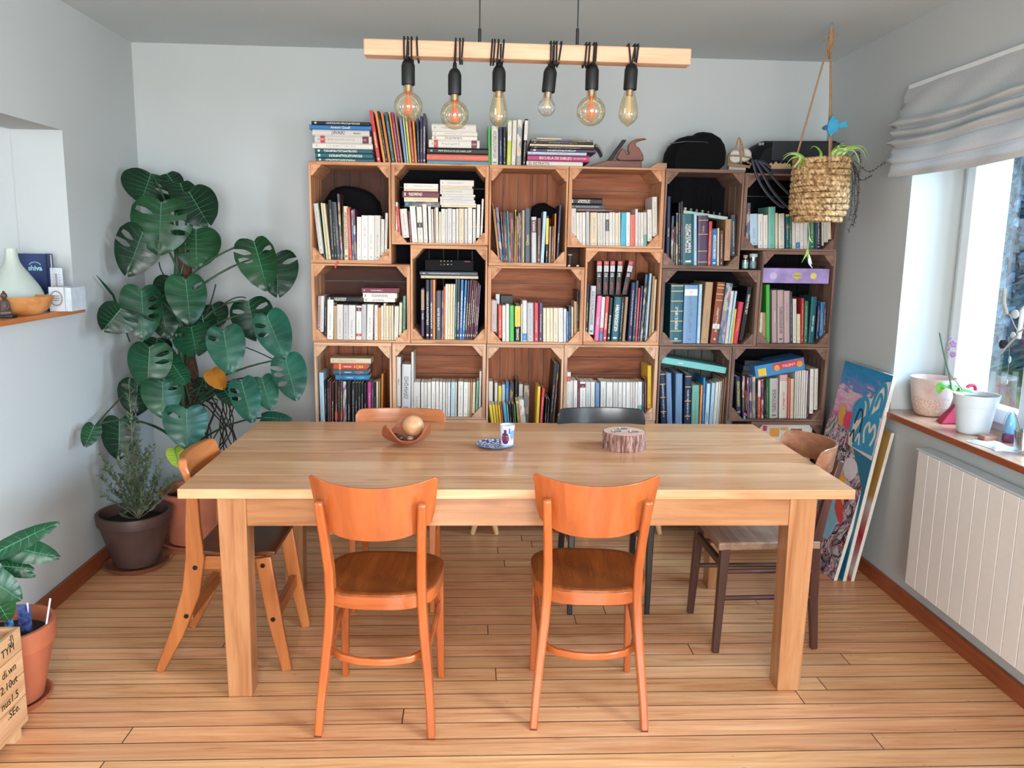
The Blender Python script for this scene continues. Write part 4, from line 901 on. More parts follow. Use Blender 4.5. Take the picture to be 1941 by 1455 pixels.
upright('5', 1265, 'w 690 722 990 -4 h per;w 728 755 1055;w 758 785 1055;m 788 803 1048;w 806 848 1065 0 p pic;w 851 886 1065;w 889 920 1065;B 925 955 1075;w 964 1005 1062;w 1010 1056 1068;w 1060 1097 1068;w 1100 1129 1068;w 1133 1157 1068;w 1161 1190 1068;w 1193 1210 1068;w 1212 1227 1068;w 1230 1247 1068;w 1250 1280 1065 0 p tp;d 1283 1298 1065;m 1301 1315 1040;y 1322 1352 940 4 h', L4, key='3D', pages=True)
upright('6', 1200, 'n 86 126 852 -12 h gband2;B 133 168 862 -14 b;B 187 232 866 0 b;n 246 290 866 5 h gband2;T 296 345 945 4 h;o 349 362 945 10;b 368 384 892 8 h;l 387 412 935 14 h mat;l 416 438 930 20;w 441 461 925 22;w 464 474 920 22;g 477 484 915 22;a 488 494 900 26 c;s 497 503 895 28 c;a 506 512 890 28 c', L5, key='3E', pages=True)
upright('6', 1165, 'n 602 636 885 -4 hO;k 645 664 880 -2 hA;k 668 678 890 -6 hO;p 680 692 892 -2 hA;v 695 712 890 -2 hA;w 716 738 888 -2 hA;k 741 750 905;r 752 770 905 0 p blk;M 775 794 905 0 hA;k 797 808 905;G 811 824 905;e 827 832 905;g 835 890 898 2 hO;w 899 952 872 6 h bio;R 957 972 895 5;c 976 996 900 4;w 1002 1014 842 8 z;w 1017 1028 842 8 z;w 1031 1044 842 8 z;w 1047 1058 842 10 z;w 1061 1072 842 10 z;w 1075 1086 845 12 z;v 1089 1100 840 12;w 1106 1132 832 8 h;w 1135 1160 832 10 h', L6, key='3F', pages=True)
# books lying and standing on top of the crates
zt = Z1 - .001
stack('1', 't 135 655 466 497 hO;t 130 640 420 465 hO;t 125 635 379 419 hO;w 105 640 330 378 h;w 125 630 263 329 h pic;w 105 612 209 262 h war;b 78 628 166 208 h gau;k 95 612 133 165 hO', 'of the pile on the first crate', Y=SY+.02, depth=.2, group=zt)
upright('1', 516, 'r 682 712 42 -74 cO;o 735 757 47 -78 c;k 759 779 50 -80 c;o 782 803 57 -72 c;t 812 838 58 -68 c;o 846 862 57 -66 c;M 868 888 58 -66 c;a 893 909 64 -62 c;B 925 945 80 -52 c;w 949 962 95 -44 c;L 968 986 110 -40 c;r 990 1015 108 -38 c;o 1018 1036 110 -28 c;n 1041 1060 110 -12 c;n 1063 1085 92 -2 c;v 1088 1110 70 0 cO', 'of the row leaning on the crates', zf=zt, Y=SY+.03, depth=.21, group='comic albums leaning on top of the crates')
stack('1', 'C 1125 1668 487 518 h;R 1122 1668 431 486 h;k 1125 1668 371 430 h;w 1140 1590 299 370 h pic;w 1168 1570 262 298 hO;w 1170 1572 223 261 h;w 1165 1560 156 222 h', 'of the pile on the second crate', Y=SY+.02, depth=.2, group=zt)
upright('2', 542, 'e 117 145 190 -4 h;w 148 208 182 0 hO;n 212 247 188 0 h;k 250 280 190 0 h;L 284 320 132 12 h blk;w 324 362 132 14 h;w 368 412 125 10 hA;k 422 452 120 24 h blk', 'standing on the top row\'s third crate', zf=zt, Y=SY+.02, depth=.19, group='books standing upright on top of the third crate')
stack('2', 'w 460 960 507 550 h ret;M 468 1022 446 505 h esc;l 470 995 419 445 h;v 490 1080 391 418 hO;k 500 1060 367 390 h;c 490 1060 345 366 h;k 497 1055 322 344 h;k 500 1052 302 321 zA;c 550 770 288 300 z', 'of the pile beside the hand plane', Y=SY+.02, depth=.22, group=zt)
# ---------------------------------------------------------------- potted plants
def leafmat(name, col, vein='7fae86', rough=.32, dark=None):
    key = ('leaf', name)
    if key in MATS: return MATS[key]
    m, nt, b = newmat(name); c = C(col); d = C(dark) if dark else tuple(x*.55 for x in c[:3]) + (1,)
    f = noisen(nt, coords(nt), 9, 3); nt.links.new(ramp(nt, f, [(.3, d), (.75, c)]), b.inputs['Base Color'])
    b.inputs['Roughness'].default_value = rough; b.inputs['Specular IOR Level'].default_value = .35
    bump(nt, b, f, .15, .002); MATS[key] = m; return m
OUT = [(0, 0), (.10, -.09), (.24, -.135), (.37, -.10), (.46, .0), (.505, .13), (.51, .27), (.485, .42), (.43, .57), (.345, .72), (.235, .85), (.12, .945), (.03, 1.0)]
def outl(s):
    x = s*(len(OUT)-1); i = min(int(x), len(OUT)-2); t = x-i
    p0, p1, p2, p3 = OUT[max(i-1, 0)], OUT[i], OUT[i+1], OUT[min(i+2, len(OUT)-1)]
    return tuple(.5*((2*p1[k]) + (-p0[k]+p2[k])*t + (2*p0[k]-5*p1[k]+4*p2[k]-p3[k])*t*t + (-p0[k]+3*p1[k]-3*p2[k]+p3[k])*t**3) for k in (0, 1))
def monstera_leaf(base, tip, width, nrm, slots, seed, fold=.12, droop=.10):
    rnd = random.Random(seed); base = Vector(base); tip = Vector(tip); Y_ = tip - base; L = Y_.length; Y_.normalize()
    X_ = Y_.cross(Vector(nrm)).normalized(); Z_ = X_.cross(Y_)
    if Z_.dot(Vector(nrm)) < 0: Z_ = -Z_
    mb = MB(); K = 7
    # sectors per side: (s0, s1, slot?)
    for side in (-1, 1):
        secs = []; s = 0.0; nslot = slots[0 if side < 0 else 1]; wS = .085
        cuts = [.33, .46, .59, .70][:nslot] if nslot else []
        cuts = [c + rnd.uniform(-.015, .015) for c in cuts]
        for c in cuts: secs.append((s, c, 0)); secs.append((c, c+wS, 1)); s = c+wS
        secs.append((s, 1.0, 0)); edge = {}
        for c in cuts: edge[round(c, 6)] = c+wS/2; edge[round(c+wS, 6)] = c+wS/2
        for (a, b_, isslot) in secs:
            n = max(1, int(round((b_-a)/.05)))
            if isslot:
                n = 2; op = rnd.random() < .3; i0 = 2
            for i in range(n):
                sa = a + (b_-a)*i/n; sb = a + (b_-a)*(i+1)/n
                for j in range(K):
                    if isslot and i0 <= j < (K if op else K-1): continue
                    q = []
                    for (ss, jj) in ((sa, j), (sb, j), (sb, j+1), (sa, j+1)):
                        t = jj/K
                        if round(ss, 6) in edge:
                            tp = max(0, min(1, (t-.2)/.3))*(1 - .65*max(0, (t-.6)/.4)); cc = edge[round(ss, 6)]; ss = cc + (ss-cc)*max(.04, tp)
                        ex, ey = outl(ss); my = max(.0, min(.97, (ss-.12)*1.12)) if ss > .12 else 0.0
                        my = my*.92
                        x = ex*t; y = my + (ey-my)*(t**1.15)
                        X = x*width*side; Yy = y*L
                        zz = -abs(x)*2*width*fold*(1.2 - y*.4) - droop*L*(y*y) + .012*L*sin(ss*38)*t + .05*width*t*(1-t)*1.3
                        q.append(base + X_*X + Y_*Yy + Z_*zz)
                    mb.add(q, [(0, 1, 2, 3)] if side > 0 else [(3, 2, 1, 0)])
    # weld
    seen = {}; vs = []; mp = []
    for v in mb.v:
        k = (round(v.x, 5), round(v.y, 5), round(v.z, 5))
        if k not in seen: seen[k] = len(vs); vs.append(v)
        mp.append(seen[k])
    fs = []; 
    for f in mb.f:
        g = []; 
        for i in f:
            if mp[i] not in g: g.append(mp[i])
        if len(g) > 2: fs.append(tuple(g))
    mb.v = vs; mb.f = fs; mb.m = [0]*len(fs)
    # midrib and laterals
    rib = MB(); pts = []
    for i in range(9):
        y = i/8*.97; pts.append(base + Y_*y*L + Z_*(-droop*L*y*y + .0012))
    rib.tube(pts, [.0024*(1-i/10) for i in range(9)], 5)
    for side in (-1, 1):
        for ss in (.16, .26, .37, .48, .59, .70, .82):
            ex, ey = outl(ss); my = max(.0, (ss-.12)*1.12)*.92; lp = []
            for t in (0, .3, .6, .85):
                x = ex*t; y = my + (ey-my)*t**1.15
                zz = -abs(x)*2*width*fold*(1.2-y*.4) - droop*L*y*y + .012*L*sin(ss*38)*t + .05*width*t*(1-t)*1.3
                lp.append(base + X_*x*width*side + Y_*y*L + Z_*(zz+.0006))
            rib.tube(lp, [.0008, .0006, .0004, .0002], 4)
    return mb, rib
g_dark = leafmat('monstera_leaf_dark', '10341e', dark='081f12'); g_mid = leafmat('monstera_leaf', '18502f', dark='0c3020'); g_blue = leafmat('monstera_leaf_bluish', '1b5a46', dark='0e382c')
ribm = plain('leaf_vein_green', '3f7c5c', .5, bmp=0); stemm = plain('dark_green_stem', '26402a', .6, var=.3); rootm = plain('dark_aerial_root', '1e1d18', .8)
soil = plain('dark_potting_soil', '201612', 1.0, var=.5, scale=80, bmp=1)
terra = plain('terracotta', 'b0664a', .8, var=.12, scale=9, bmp=.2); terrad = plain('brown_glazed_pot', '4d3733', .5, var=.25, scale=7, bmp=.15)
MPX, MPY = -1.44, 4.17
mon = thing('monstera_plant', 'tall swiss cheese plant on a moss pole in the left corner of the room', 'plant', (MPX, MPY, .03))
def pot(name, c, r0, r1, h, mat, label, saucer_r=None, rim=.035, z0=.022, smat=None):
    t = thing(name, label, 'pot', (c[0], c[1], 0)); x, y = c
    pr = [(r0, z0), (r1*.965, z0+h-rim), (r1*1.01, z0+h-rim+.002), (r1*1.03, z0+h-.004), (r1*1.02, z0+h), (r1*.93, z0+h), (r1*.91, z0+h-.03)]
    MB().lathe(pr + [(r1*.88, z0+h-.05)], (x, y, 0), 40).build('pot_body', mat, t, smooth=True, sharp=30)
    MB().lathe([(r1*.885, z0+h-.048), (r1*.5, z0+h-.042), (.0001, z0+h-.038)], (x, y, 0), 32).build('soil', soil, t, smooth=True)
    if saucer_r:
        MB().lathe([(saucer_r*.86, 0.001), (saucer_r, .022), (saucer_r*1.02, .026), (saucer_r*.96, .027), (saucer_r*.86, .012), (.001, .0115)], (x, y, 0), 40).build('saucer', smat or mat, t, smooth=True, sharp=30)
    return t
pot('terracotta_pot', (MPX, MPY), .135, .168, .27, terra, 'terracotta pot of the tall swiss cheese plant in the corner', .175)
# moss pole
mb = MB(); rnd = random.Random(3); pts = [(MPX + .008*sin(i*1.3), MPY + .03 + .006*cos(i*1.7), .20 + i*.1) for i in range(15)]
mb.tube(pts, [.034 + .004*sin(i*2.1) for i in range(15)], 12)
mb.build('moss_pole', plain('brown_coir_pole', '4a2c20', .95, var=.5, scale=70, bmp=1), mon, smooth=True)
mb = MB(); mb.tube([(MPX-.02, MPY-.01, .22), (MPX-.035, MPY-.02, .6), (MPX-.02, MPY-.02, 1.0), (MPX-.03, MPY, 1.4), (MPX-.02, MPY+.01, 1.62)], [.02, .02, .017, .014, .010], 10)
mb.build('main_stem', stemm, mon, smooth=True)
def atc(px, py, Y):
    p = at(px, py, Y=Y)
    return at(px, py, X=XL+.035) if p.x < XL+.035 else p
Z2_ = lambda x, y: (140 + x/3.163, 300 + y/3.163)
Z3_ = lambda x, y: (140 + x/3.465, 680 + y/3.465)
# (zoom, base, tip, width px, depth Y, slots(left,right), tone, face)
LV = [(2, (462, 95), (400, 262), 288, 4.22, (2, 0), 'd'), (2, (525, 262), (505, 575), 335, 4.05, (3, 1), 'm2'), (2, (690, 200), (812, 402), 235, 4.12, (0, 1), 'd'), (2, (560, 95), (630, 190), 130, 4.28, (0, 0), 'd'),
      (2, (415, 440), (310, 705), 255, 4.22, (3, 2), 'd'), (2, (732, 430), (735, 658), 265, 4.14, (0, 3), 'm2'), (2, (1080, 500), (1168, 788), 235, 4.05, (1, 2), 'm2'), (2, (1215, 575), (1222, 832), 230, 4.2, (1, 1), 'd'),
      (2, (670, 725), (700, 997), 225, 3.98, (1, 0), 'm'), (2, (405, 790), (425, 1090), 228, 3.96, (3, 0), 'm'), (2, (285, 900), (170, 1030), 225, 4.18, (1, 0), 'd'), (2, (705, 1010), (735, 1185), 245, 4.08, (0, 1), 'm'),
      (2, (897, 1030), (940, 1292), 215, 3.93, (0, 1), 'b'), (2, (1045, 860), (1100, 1090), 240, 4.12, (1, 1), 'd'), (2, (1158, 942), (1262, 1198), 205, 3.98, (0, 2), 'b'), (2, (1268, 1200), (1335, 1452), 200, 3.95, (0, 3), 'b'),
      (2, (455, 1130), (437, 1385), 245, 3.95, (2, 0), 'm'), (3, (582, 150), (590, 385), 245, 3.88, (1, 0), 'm'), (3, (740, 330), (742, 592), 275, 3.86, (0, 1), 'b'), (3, (1100, 150), (1172, 418), 190, 3.92, (0, 2), 'b'),
      (3, (1235, 130), (1295, 335), 165, 3.97, (0, 2), 'b'), (3, (1245, 385), (1425, 392), 95, 3.93, (0, 0), 'b'), (3, (905, 75), (985, 195), 125, 4.02, (0, 0), 'o'), (3, (300, 400), (292, 662), 235, 4.05, (2, 0), 'd'),
      (3, (420, 150), (405, 372), 225, 4.12, (1, 1), 'd'), (3, (132, 440), (72, 578), 115, 4.15, (0, 0), 'm2'), (3, (662, 590), (690, 706), 112, 3.84, (0, 0), 'y'), (2, (520, 830), (560, 1085), 190, 4.1, (0, 0), 'd'),
      (2, (540, 1180), (628, 1285), 150, 4.02, (0, 0), 'm'), (2, (770, 940), (800, 1130), 180, 4.14, (0, 0), 'd'), (2, (640, 150), (690, 300), 150, 4.2, (0, 0), 'd'), (3, (650, 40), (740, 160), 160, 3.98, (0, 0), 'm'), (3, (980, 190), (1060, 300), 120, 4.02, (0, 0), 'd'),
      (2, (590, 720), (560, 880), 190, 4.24, (0, 0), 'd'), (2, (830, 880), (870, 1010), 150, 4.22, (0, 0), 'd'), (3, (700, 200), (690, 330), 170, 4.16, (0, 0), 'd'), (2, (500, 1080), (480, 1200), 160, 4.16, (0, 0), 'd'), (3, (860, 130), (880, 270), 150, 4.15, (0, 0), 'd')]
tones = {'d': g_dark, 'm': g_mid, 'm2': leafmat('monstera_leaf_fresh', '184a26', dark='0c2e18'), 'b': g_blue, 'o': leafmat('yellowed_leaf', 'b87a28', dark='8c5618'), 'y': leafmat('lime_leaf', 'a8c23c', dark='86a032')}
rnd = random.Random(11)
for i, (zk, bp, tp, wpx, Yd, sl, tn) in enumerate(LV):
    zf = Z2_ if zk == 2 else Z3_; s_ = 3.163 if zk == 2 else 3.465
    lft = zf(min(bp[0], tp[0]) - (wpx/2 if abs(bp[0]-tp[0]) < wpx*.8 else wpx*.1), (bp[1]+tp[1])/2); pl_ = at(*lft, Y=Yd)
    if pl_.x < XL+.03: Yd *= (XL+.03)/pl_.x
    B = at(*zf(*bp), Y=Yd+.03); Tp = at(*zf(*tp), Y=Yd-.03)
    wd = wpx/s_*(Yd*.986+.1)/F
    tocam = (Vector((0, 0, CH)) - B).normalized(); nrm = tocam + Vector((rnd.uniform(-.25, .25), 0, rnd.uniform(.15, .5)))
    if sl != (0, 0) and wd > .05: sl = tuple(sl)
    mb, rib = monstera_leaf(B, Tp, wd*1.02, nrm, sl, i, fold=rnd.uniform(.08, .2), droop=rnd.uniform(.04, .12))
    lf = mb.build('leaf', tones[tn], mon, smooth=True, sharp=60)
    rib.build('vein', ribm if tn not in 'o' else tones['o'], lf)
    if tn == 'o': plabel(lf, 'yellowed brown leaf low on the plant')
    if tn == 'y': plabel(lf, 'small lime yellow leaf')
    # petiole
    zs = min(max(B.z - .22, .35), 1.5); S0 = Vector((MPX + rnd.uniform(-.03, .02), MPY - .01, zs)); mid = (S0+B)/2 + Vector((0, .02, .05 + .1*rnd.random()))
    pts = [S0.lerp(mid, t).lerp(mid.lerp(B, t), t) for t in [k/8 for k in range(9)]]
    MB().tube(pts, [.0062 - .0003*k for k in range(9)], 7).build('leaf_stalk', stemm, mon, smooth=True)
# rolled new leaf
a, b_ = atc(*Z2_(235, 820), Y=4.2), atc(*Z2_(135, 700), Y=4.2); c = at(*Z2_(335, 1100), Y=4.15)
MB().tube([c, a.lerp(c, .4), a, a.lerp(b_, .5), b_], [.004, .004, .006, .006, .001], 8).build('leaf_spear', g_mid, mon, smooth=True)
# aerial roots tumbling towards the pot
for i in range(14):
    x1 = rnd.uniform(870, 1110); pA = at(*Z3_(rnd.uniform(830, 1040), rnd.uniform(170, 330)), Y=4.12); pB = at(*Z3_(x1, rnd.uniform(420, 520)), Y=4.05+rnd.uniform(-.05, .1)); pC = at(*Z3_(x1 + rnd.uniform(-160, 40), rnd.uniform(600, 700)), Y=4.1)
    pts = [pA.lerp(pB, t).lerp(pB.lerp(pC, t), t) + Vector((.015*sin(7*t+i), 0, 0)) for t in [k/8 for k in range(9)]]
    MB().tube([Vector((MPX, MPY, pA.z+.05))] + pts, .0032, 6).build('aerial_root', rootm, mon, smooth=True)
for (q0, q1, q2) in (((510, 620), (520, 700), (600, 770)), ((850, 755), (835, 830), (800, 920)), ((1030, 835), (960, 810), (840, 920)), ((1010, 1125), (1110, 1160), (1205, 1210))):
    A, B, D = at(*Z2_(*q0), Y=4.12), at(*Z2_(*q1), Y=4.12), at(*Z2_(*q2), Y=4.12)
    MB().tube([A.lerp(B, t).lerp(B.lerp(D, t), t) for t in [k/8 for k in range(9)]], .003, 6).build('aerial_root', rootm, mon, smooth=True)
# low branch at the far left
A, B, D = atc(*Z3_(140, 440), Y=3.7), atc(*Z3_(210, 360), Y=3.85), atc(*Z3_(330, 230), Y=4.0)
MB().tube([A, B, D, (MPX-.05, MPY, D.z-.03)], .004, 6).build('leaf_stalk', stemm, mon, smooth=True)

# ---------------------------------------------------------------- olive-grey shrub in the brown pot
OX, OY = -1.615, 3.84
pot('brown_plant_pot', (OX, OY), .100, .165, .255, terrad, 'dark brown plant pot on a saucer beside the left wall', .145, rim=.05, smat=plain('dark_terracotta_saucer', '7c4a34', .7))
ol = thing('lavender_shrub', 'grey green shrub with thin twigs in the dark brown pot', 'plant', (OX, OY, .23))
olm = leafmat('grey_green_leaf', '74886a', dark='4c6048', rough=.7); twig = plain('grey_twig', '7b7460', .9)
def sprig(mbs, mbl, pts, n, ll, rnd, w=.0045):
    mbs.tube(pts, [.0022*(1-.6*i/len(pts)) for i in range(len(pts))], 5)
    for k in range(n):
        t = .15 + .85*k/n; x = t*(len(pts)-1); i = min(int(x), len(pts)-2); p = Vector(pts[i]).lerp(Vector(pts[i+1]), x-i)
        d = (Vector(pts[i+1]) - Vector(pts[i])).normalized(); a = rnd.random()*2*pi
        o_ = (Vector((cos(a), sin(a), .2)) + d*.7).normalized(); q = p + o_*ll*rnd.uniform(.7, 1.2); sd = o_.cross(d).normalized()*w
        mbl.add([p, p.lerp(q, .45) + sd, q, p.lerp(q, .45) - sd], [(0, 1, 2, 3)])
def tw_(q): return atc(*Z3_(*q), Y=OY)
rnd = random.Random(5); mbl = MB()
specs = [((445, 990), (380, 650), (350, 150), 46, .035), ((450, 990), (300, 900), (150, 780), 30, .026), ((440, 990), (250, 930), (160, 920), 22, .02), ((455, 980), (480, 760), (520, 560), 36, .024), ((460, 980), (560, 850), (690, 760), 36, .024), ((450, 990), (330, 760), (230, 700), 34, .022),
         ((450, 990), (400, 800), (375, 560), 60, .028), ((455, 990), (440, 800), (455, 600), 40, .024), ((450, 990), (360, 830), (250, 640), 34, .022), ((460, 990), (530, 880), (590, 700), 40, .022), ((450, 990), (310, 820), (200, 600), 26, .02), ((460, 980), (600, 920), (640, 840), 24, .02),
         ((450, 990), (420, 850), (330, 640), 40, .024), ((455, 985), (500, 830), (600, 640), 28, .02), ((250, 1010), (280, 1030), (330, 1020), 12, .02), ((455, 985), (420, 760), (420, 540), 50, .024), ((455, 985), (480, 860), (430, 700), 40, .022), ((455, 985), (400, 880), (310, 760), 40, .024), ((455, 985), (520, 900), (540, 780), 40, .024), ((455, 985), (440, 860), (470, 650), 40, .024), ((455, 985), (350, 880), (280, 840), 30, .022)]
for i, (a, b_, c, n, ll) in enumerate(specs):
    A, B, D = tw_(a), tw_(b_), tw_(c); yo = rnd.uniform(-.08, .08); A = Vector((OX+.02, OY, .235)); B.y += yo*.6; D.y += yo
    mbs = MB(); sprig(mbs, mbl, [A.lerp(B, t).lerp(B.lerp(D, t), t) for t in [k/9 for k in range(10)]], int(n*1.9), ll*1.25, rnd, .0055)
    mbs.build('twig', twig, ol, smooth=True)
mbl.build('foliage', olm, ol)

# ---------------------------------------------------------------- terracotta pot and crate at the bottom left
BX, BY = -1.557, 2.635
tp = pot('large_terracotta_pot', (BX, BY), .100, .148, .265, plain('orange_terracotta', 'a85c3c', .8, var=.1, scale=8), 'orange terracotta pot on a saucer by the left wall, near the stencilled box', .125, rim=.07)
rnd = random.Random(8)
for (x0, y0, x1, y1) in ((178, 690, 152, 535), (248, 680, 280, 512)):
    zz = lambda x, y: (x/2.94, 960 + y/2.94)
    A, B = at(*zz(x0, y0), Y=BY), at(*zz(x1, y1), Y=BY-.01); A.z = .25
    tag(MB().tube([A, B], .0032, 8).build('plant_marker', plain('white_plastic_stick', 'c9ccd4', .5, bmp=0), smooth=True), 'thin white stick upright in the terracotta pot' + (', the left one' if x0 < 200 else ', the right one'), 'plant marker', 'white sticks in the terracotta pot')
pc = plain('printed_plant_card', '4d7fae', .5, var=.9, scale=70, bmp=0)
A = at(20, 1190, Y=BY-.03)
tag(MB().hexa([A+Vector((-.015, 0, -.09)), A+Vector((.02, 0, -.09)), A+Vector((.02, .003, -.09)), A+Vector((-.015, .003, -.09))], [A+Vector((-.02, 0, .06)), A+Vector((.005, 0, .06)), A+Vector((.005, .003, .06)), A+Vector((-.02, .003, .06))]).build('plant_card', pc), 'blue printed plant card stuck in the terracotta pot, left of the other card', 'plant card')
A = at(46, 1165, Y=BY-.01)
tag(MB().box(A.x-.022, A.x+.022, A.y, A.y+.002, A.z-.06, A.z+.035).build('plant_card', plain('printed_plant_card_dark', '3c4a7c', .5, var=.9, scale=60, bmp=0)), 'dark blue and red printed card in the terracotta pot between the sticks', 'plant card')
# stencilled wooden box
bxw = wood('stencilled_box_wood', '9a6a44', 'c0946a', 'd3ad84', 'y', .75)
bx = thing('stencilled_wooden_box', 'small wooden box with black stencilled lettering at the bottom left corner', 'box', (-1.56, 2.28, 0))
X1 = -1.418
for k in range(4): MB().box(X1-.012, X1, 1.98, 2.48, .045+k*.0775, .045+(k+1)*.0775-.003).build('side_board', bxw, bx, bevel=.0015)
for k in range(4): MB().box(X1-.30, X1-.288, 1.98, 2.48, .045+k*.0775, .045+(k+1)*.0775-.003).build('side_board', bxw, bx, bevel=.0015)
MB().box(X1-.288, X1-.012, 2.466, 2.48, .045, .352).build('end_board', bxw, bx, bevel=.0015)
MB().box(X1-.288, X1-.012, 1.98, 1.994, .045, .352).build('end_board', bxw, bx, bevel=.0015)
MB().box(X1-.30, X1, 1.98, 2.48, .03, .045).build('bottom_board', bxw, bx)
for yy in (2.42, 2.0): MB().box(X1-.29, X1-.002, yy-.02, yy+.02, .0, .03).build('foot', bxw, bx)
for j, (s_, z) in enumerate((('.:J\\', .335), ('TYM', .308), ('di.wn', .243), ('2.10ut', .200), ('nus1.5', .150), ('.SEe.', .105))):
    text(s_, .036, INK['k'], bx, frame_m((0, 1, 0), (0, 0, 1), (X1+.0008+.0-bx.location.x, 2.44-bx.location.y, z)), 'stencil_lettering', align='RIGHT')
# leaves rising from the box
bp = thing('leafy_house_plant', 'dark green broad leaved plant rising from the stencilled box', 'plant', (-1.58, 2.3, .05))
zz = lambda x, y: (x/2.94, 960 + y/2.94)
rnd = random.Random(21)
for i, (b0, t0, w_, Yd, tn) in enumerate((((0, 245), (312, 82), 95, 2.35, 'm'), ((55, 225), (332, 280), 120, 2.42, 'm'), ((5, 330), (190, 345), 70, 2.4, 'm2'), ((30, 340), (200, 388), 60, 2.42, 'm'), ((-60, 400), (122, 525), 130, 2.3, 'm'), ((-40, 480), (50, 650), 140, 2.32, 'm2'), ((-120, 350), (20, 470), 150, 2.3, 'm'))):
    B = at(*zz(*b0), Y=Yd); Tp = at(*zz(*t0), Y=Yd+.02)
    mb, rib = monstera_leaf(B, Tp, w_/2.94*(Yd+.15)/F*1.15, Vector((.2, -1, .6)), (0, 0), 50+i, fold=.1, droop=.12)
    lf = mb.build('leaf', tones[tn], bp, smooth=True, sharp=60); rib.build('vein', ribm, lf)
    S0 = Vector((-1.60, 2.3, .12)); mid = (S0+B)/2 + Vector((-.05, 0, .12))
    MB().tube([S0.lerp(mid, t).lerp(mid.lerp(B, t), t) for t in [k/6 for k in range(7)]], .004, 6).build('leaf_stalk', stemm, bp, smooth=True)
tag(MB().lathe([(.085, .046), (.11, .22), (.10, .22), (.098, .20), (.001, .20)], (-1.59, 2.3, 0), 24).build('planter_pot', plain('dark_plastic_pot', '2a2a2c', .5), smooth=True), 'dark plastic planter standing inside the stencilled box', 'pot')
# ---------------------------------------------------------------- things on top of the crates
zt = Z1 - .0008
pw = wood('red_brown_plane_wood', '4a2114', '74371f', '93502f', 'x', .4, knots=False, coat=.2)
zm = ZM['2']; HY = SY + .14
def zq(x, y, Y=HY): return at(*ZM['2'](x, y), Y=Y)
A = zq(1020, 548); B = zq(1475, 548); hp = thing('hand_plane', 'old wooden hand plane with dark blade and curved handle on the crates', 'tool', ((A.x+B.x)/2, HY, zt))
top = zq(1200, 492).z
poly = [(A.x, zt), (B.x, zt), (B.x, top), (A.x+.09, top), (A.x+.01, zt+.02), (A.x, zt+.012)]
MB().prism(poly, 'y', HY-.03, HY+.03).build('body', pw, hp, bevel=.003)
p = [zq(1175, 492), zq(1215, 492), zq(1345, 312), zq(1312, 306)]
MB().prism([(q.x, q.z) for q in p], 'y', HY-.022, HY+.022).build('blade', plain('dark_plane_iron', '1a1614', .4, .5), hp, bevel=.002)
p = [(1205, 470), (1215, 360), (1240, 345), (1270, 400), (1290, 480), (1480, 490), (1478, 420), (1450, 360), (1435, 335), (1470, 315), (1530, 300), (1480, 293), (1420, 298), (1385, 320), (1362, 350), (1350, 390), (1318, 395), (1300, 400), (1255, 480)]
q = [zq(x, y) for x, y in [(1290, 492), (1500, 492), (1495, 440), (1465, 385), (1425, 355), (1432, 328), (1480, 312), (1530, 302), (1500, 292), (1430, 300), (1385, 322), (1365, 352), (1358, 400), (1375, 430), (1350, 440), (1335, 400), (1305, 380), (1275, 430), (1255, 470)]]
MB().prism([(v.x, v.z) for v in q], 'y', HY-.014, HY+.014).build('handle', pw, hp, bevel=.004)
A = zq(1520, 548); B = zq(1690, 548); C_ = zq(1600, 518)
tag(MB().prism([(A.x, zt), (B.x, zt), (B.x, C_.z), (zq(1605, 518).x, C_.z), (A.x+.005, zt+.006)], 'y', HY-.05, HY+.03).build('wooden_wedge', cw('pale', 'x'), bevel=.002), 'pale wooden wedge lying on the crates between hand plane and black bag', 'wood block')
# magazines bent out of the art book pile
gm = plain('grey_printed_paper', '7b7880', .6, var=.5, scale=40, bmp=0)
A = zq(1055, 330, SY+.06)
def bent(u, v, sd):
    x = A.x - .02 + .15*u*(.25+.2*u); return Vector((A.x-.005+.05*u, SY+.06+.12*v, A.z + .008 - .05*u*u - (.0015 if sd else 0)))
tag(MB().slab(lambda u, v, s: Vector((zq(1060, 330).x + .038*u + .006*v, SY+.07+.13*v, zq(1060, 400).z + .028 - .045*u*u - (.016 if s else 0))), 8, 4).build('loose_magazine', gm, smooth=True), 'grey magazines curling out of the pile beside the hand plane', 'magazine')
# black soft bag
blackf = plain('black_fabric', '0b0b0e', .9, var=.3, scale=60, bmp=.4, spec=.15)
Z3q = lambda x, y, Y: at(*ZM['3'](x, y), Y=Y)
BYm = SY + .15; L_ = Z3q(100, 410, BYm); R_ = Z3q(655, 410, BYm); Tt = Z3q(440, 52, BYm)
outline_bag = [(102, 418), (100, 330), (115, 240), (150, 175), (230, 110), (300, 90), (350, 88), (400, 58), (450, 52), (530, 62), (600, 105), (640, 170), (655, 240), (650, 310), (640, 370), (590, 418)]
def extr(pts2, Y0, depth, zk, name, mat, parent, rows=6, floor=None):
    ps = [at(*ZM[zk](x, y), Y=Y0) for x, y in pts2]
    cx = sum(p.x for p in ps)/len(ps); cz = min(p.z for p in ps); mb = MB(); n = len(ps); vs = []
    for i in range(rows+1):
        t = i/rows*2-1; k = 1 - .16*abs(t)**3
        for p in ps: vs.append((cx + (p.x-cx)*k, Y0 + depth*t/2, (cz if floor is None else floor) + max(0, (p.z-cz))*(1-(1-k)*1.2)))
    fs = [tuple(range(n)), tuple(range(rows*n, rows*n+n))[::-1]]
    for i in range(rows):
        for k in range(n): fs.append((i*n+k, i*n+(k+1) % n, (i+1)*n+(k+1) % n, (i+1)*n+k))
    return mb.add(vs, fs).build(name, mat, parent, smooth=True)
bag = thing('black_bag', 'plump black fabric bag on top of the dark stained crates', 'bag', ((L_.x+R_.x)/2, BYm, zt))
extr(outline_bag, BYm, .24, '3', 'bag_body', blackf, bag, floor=zt)
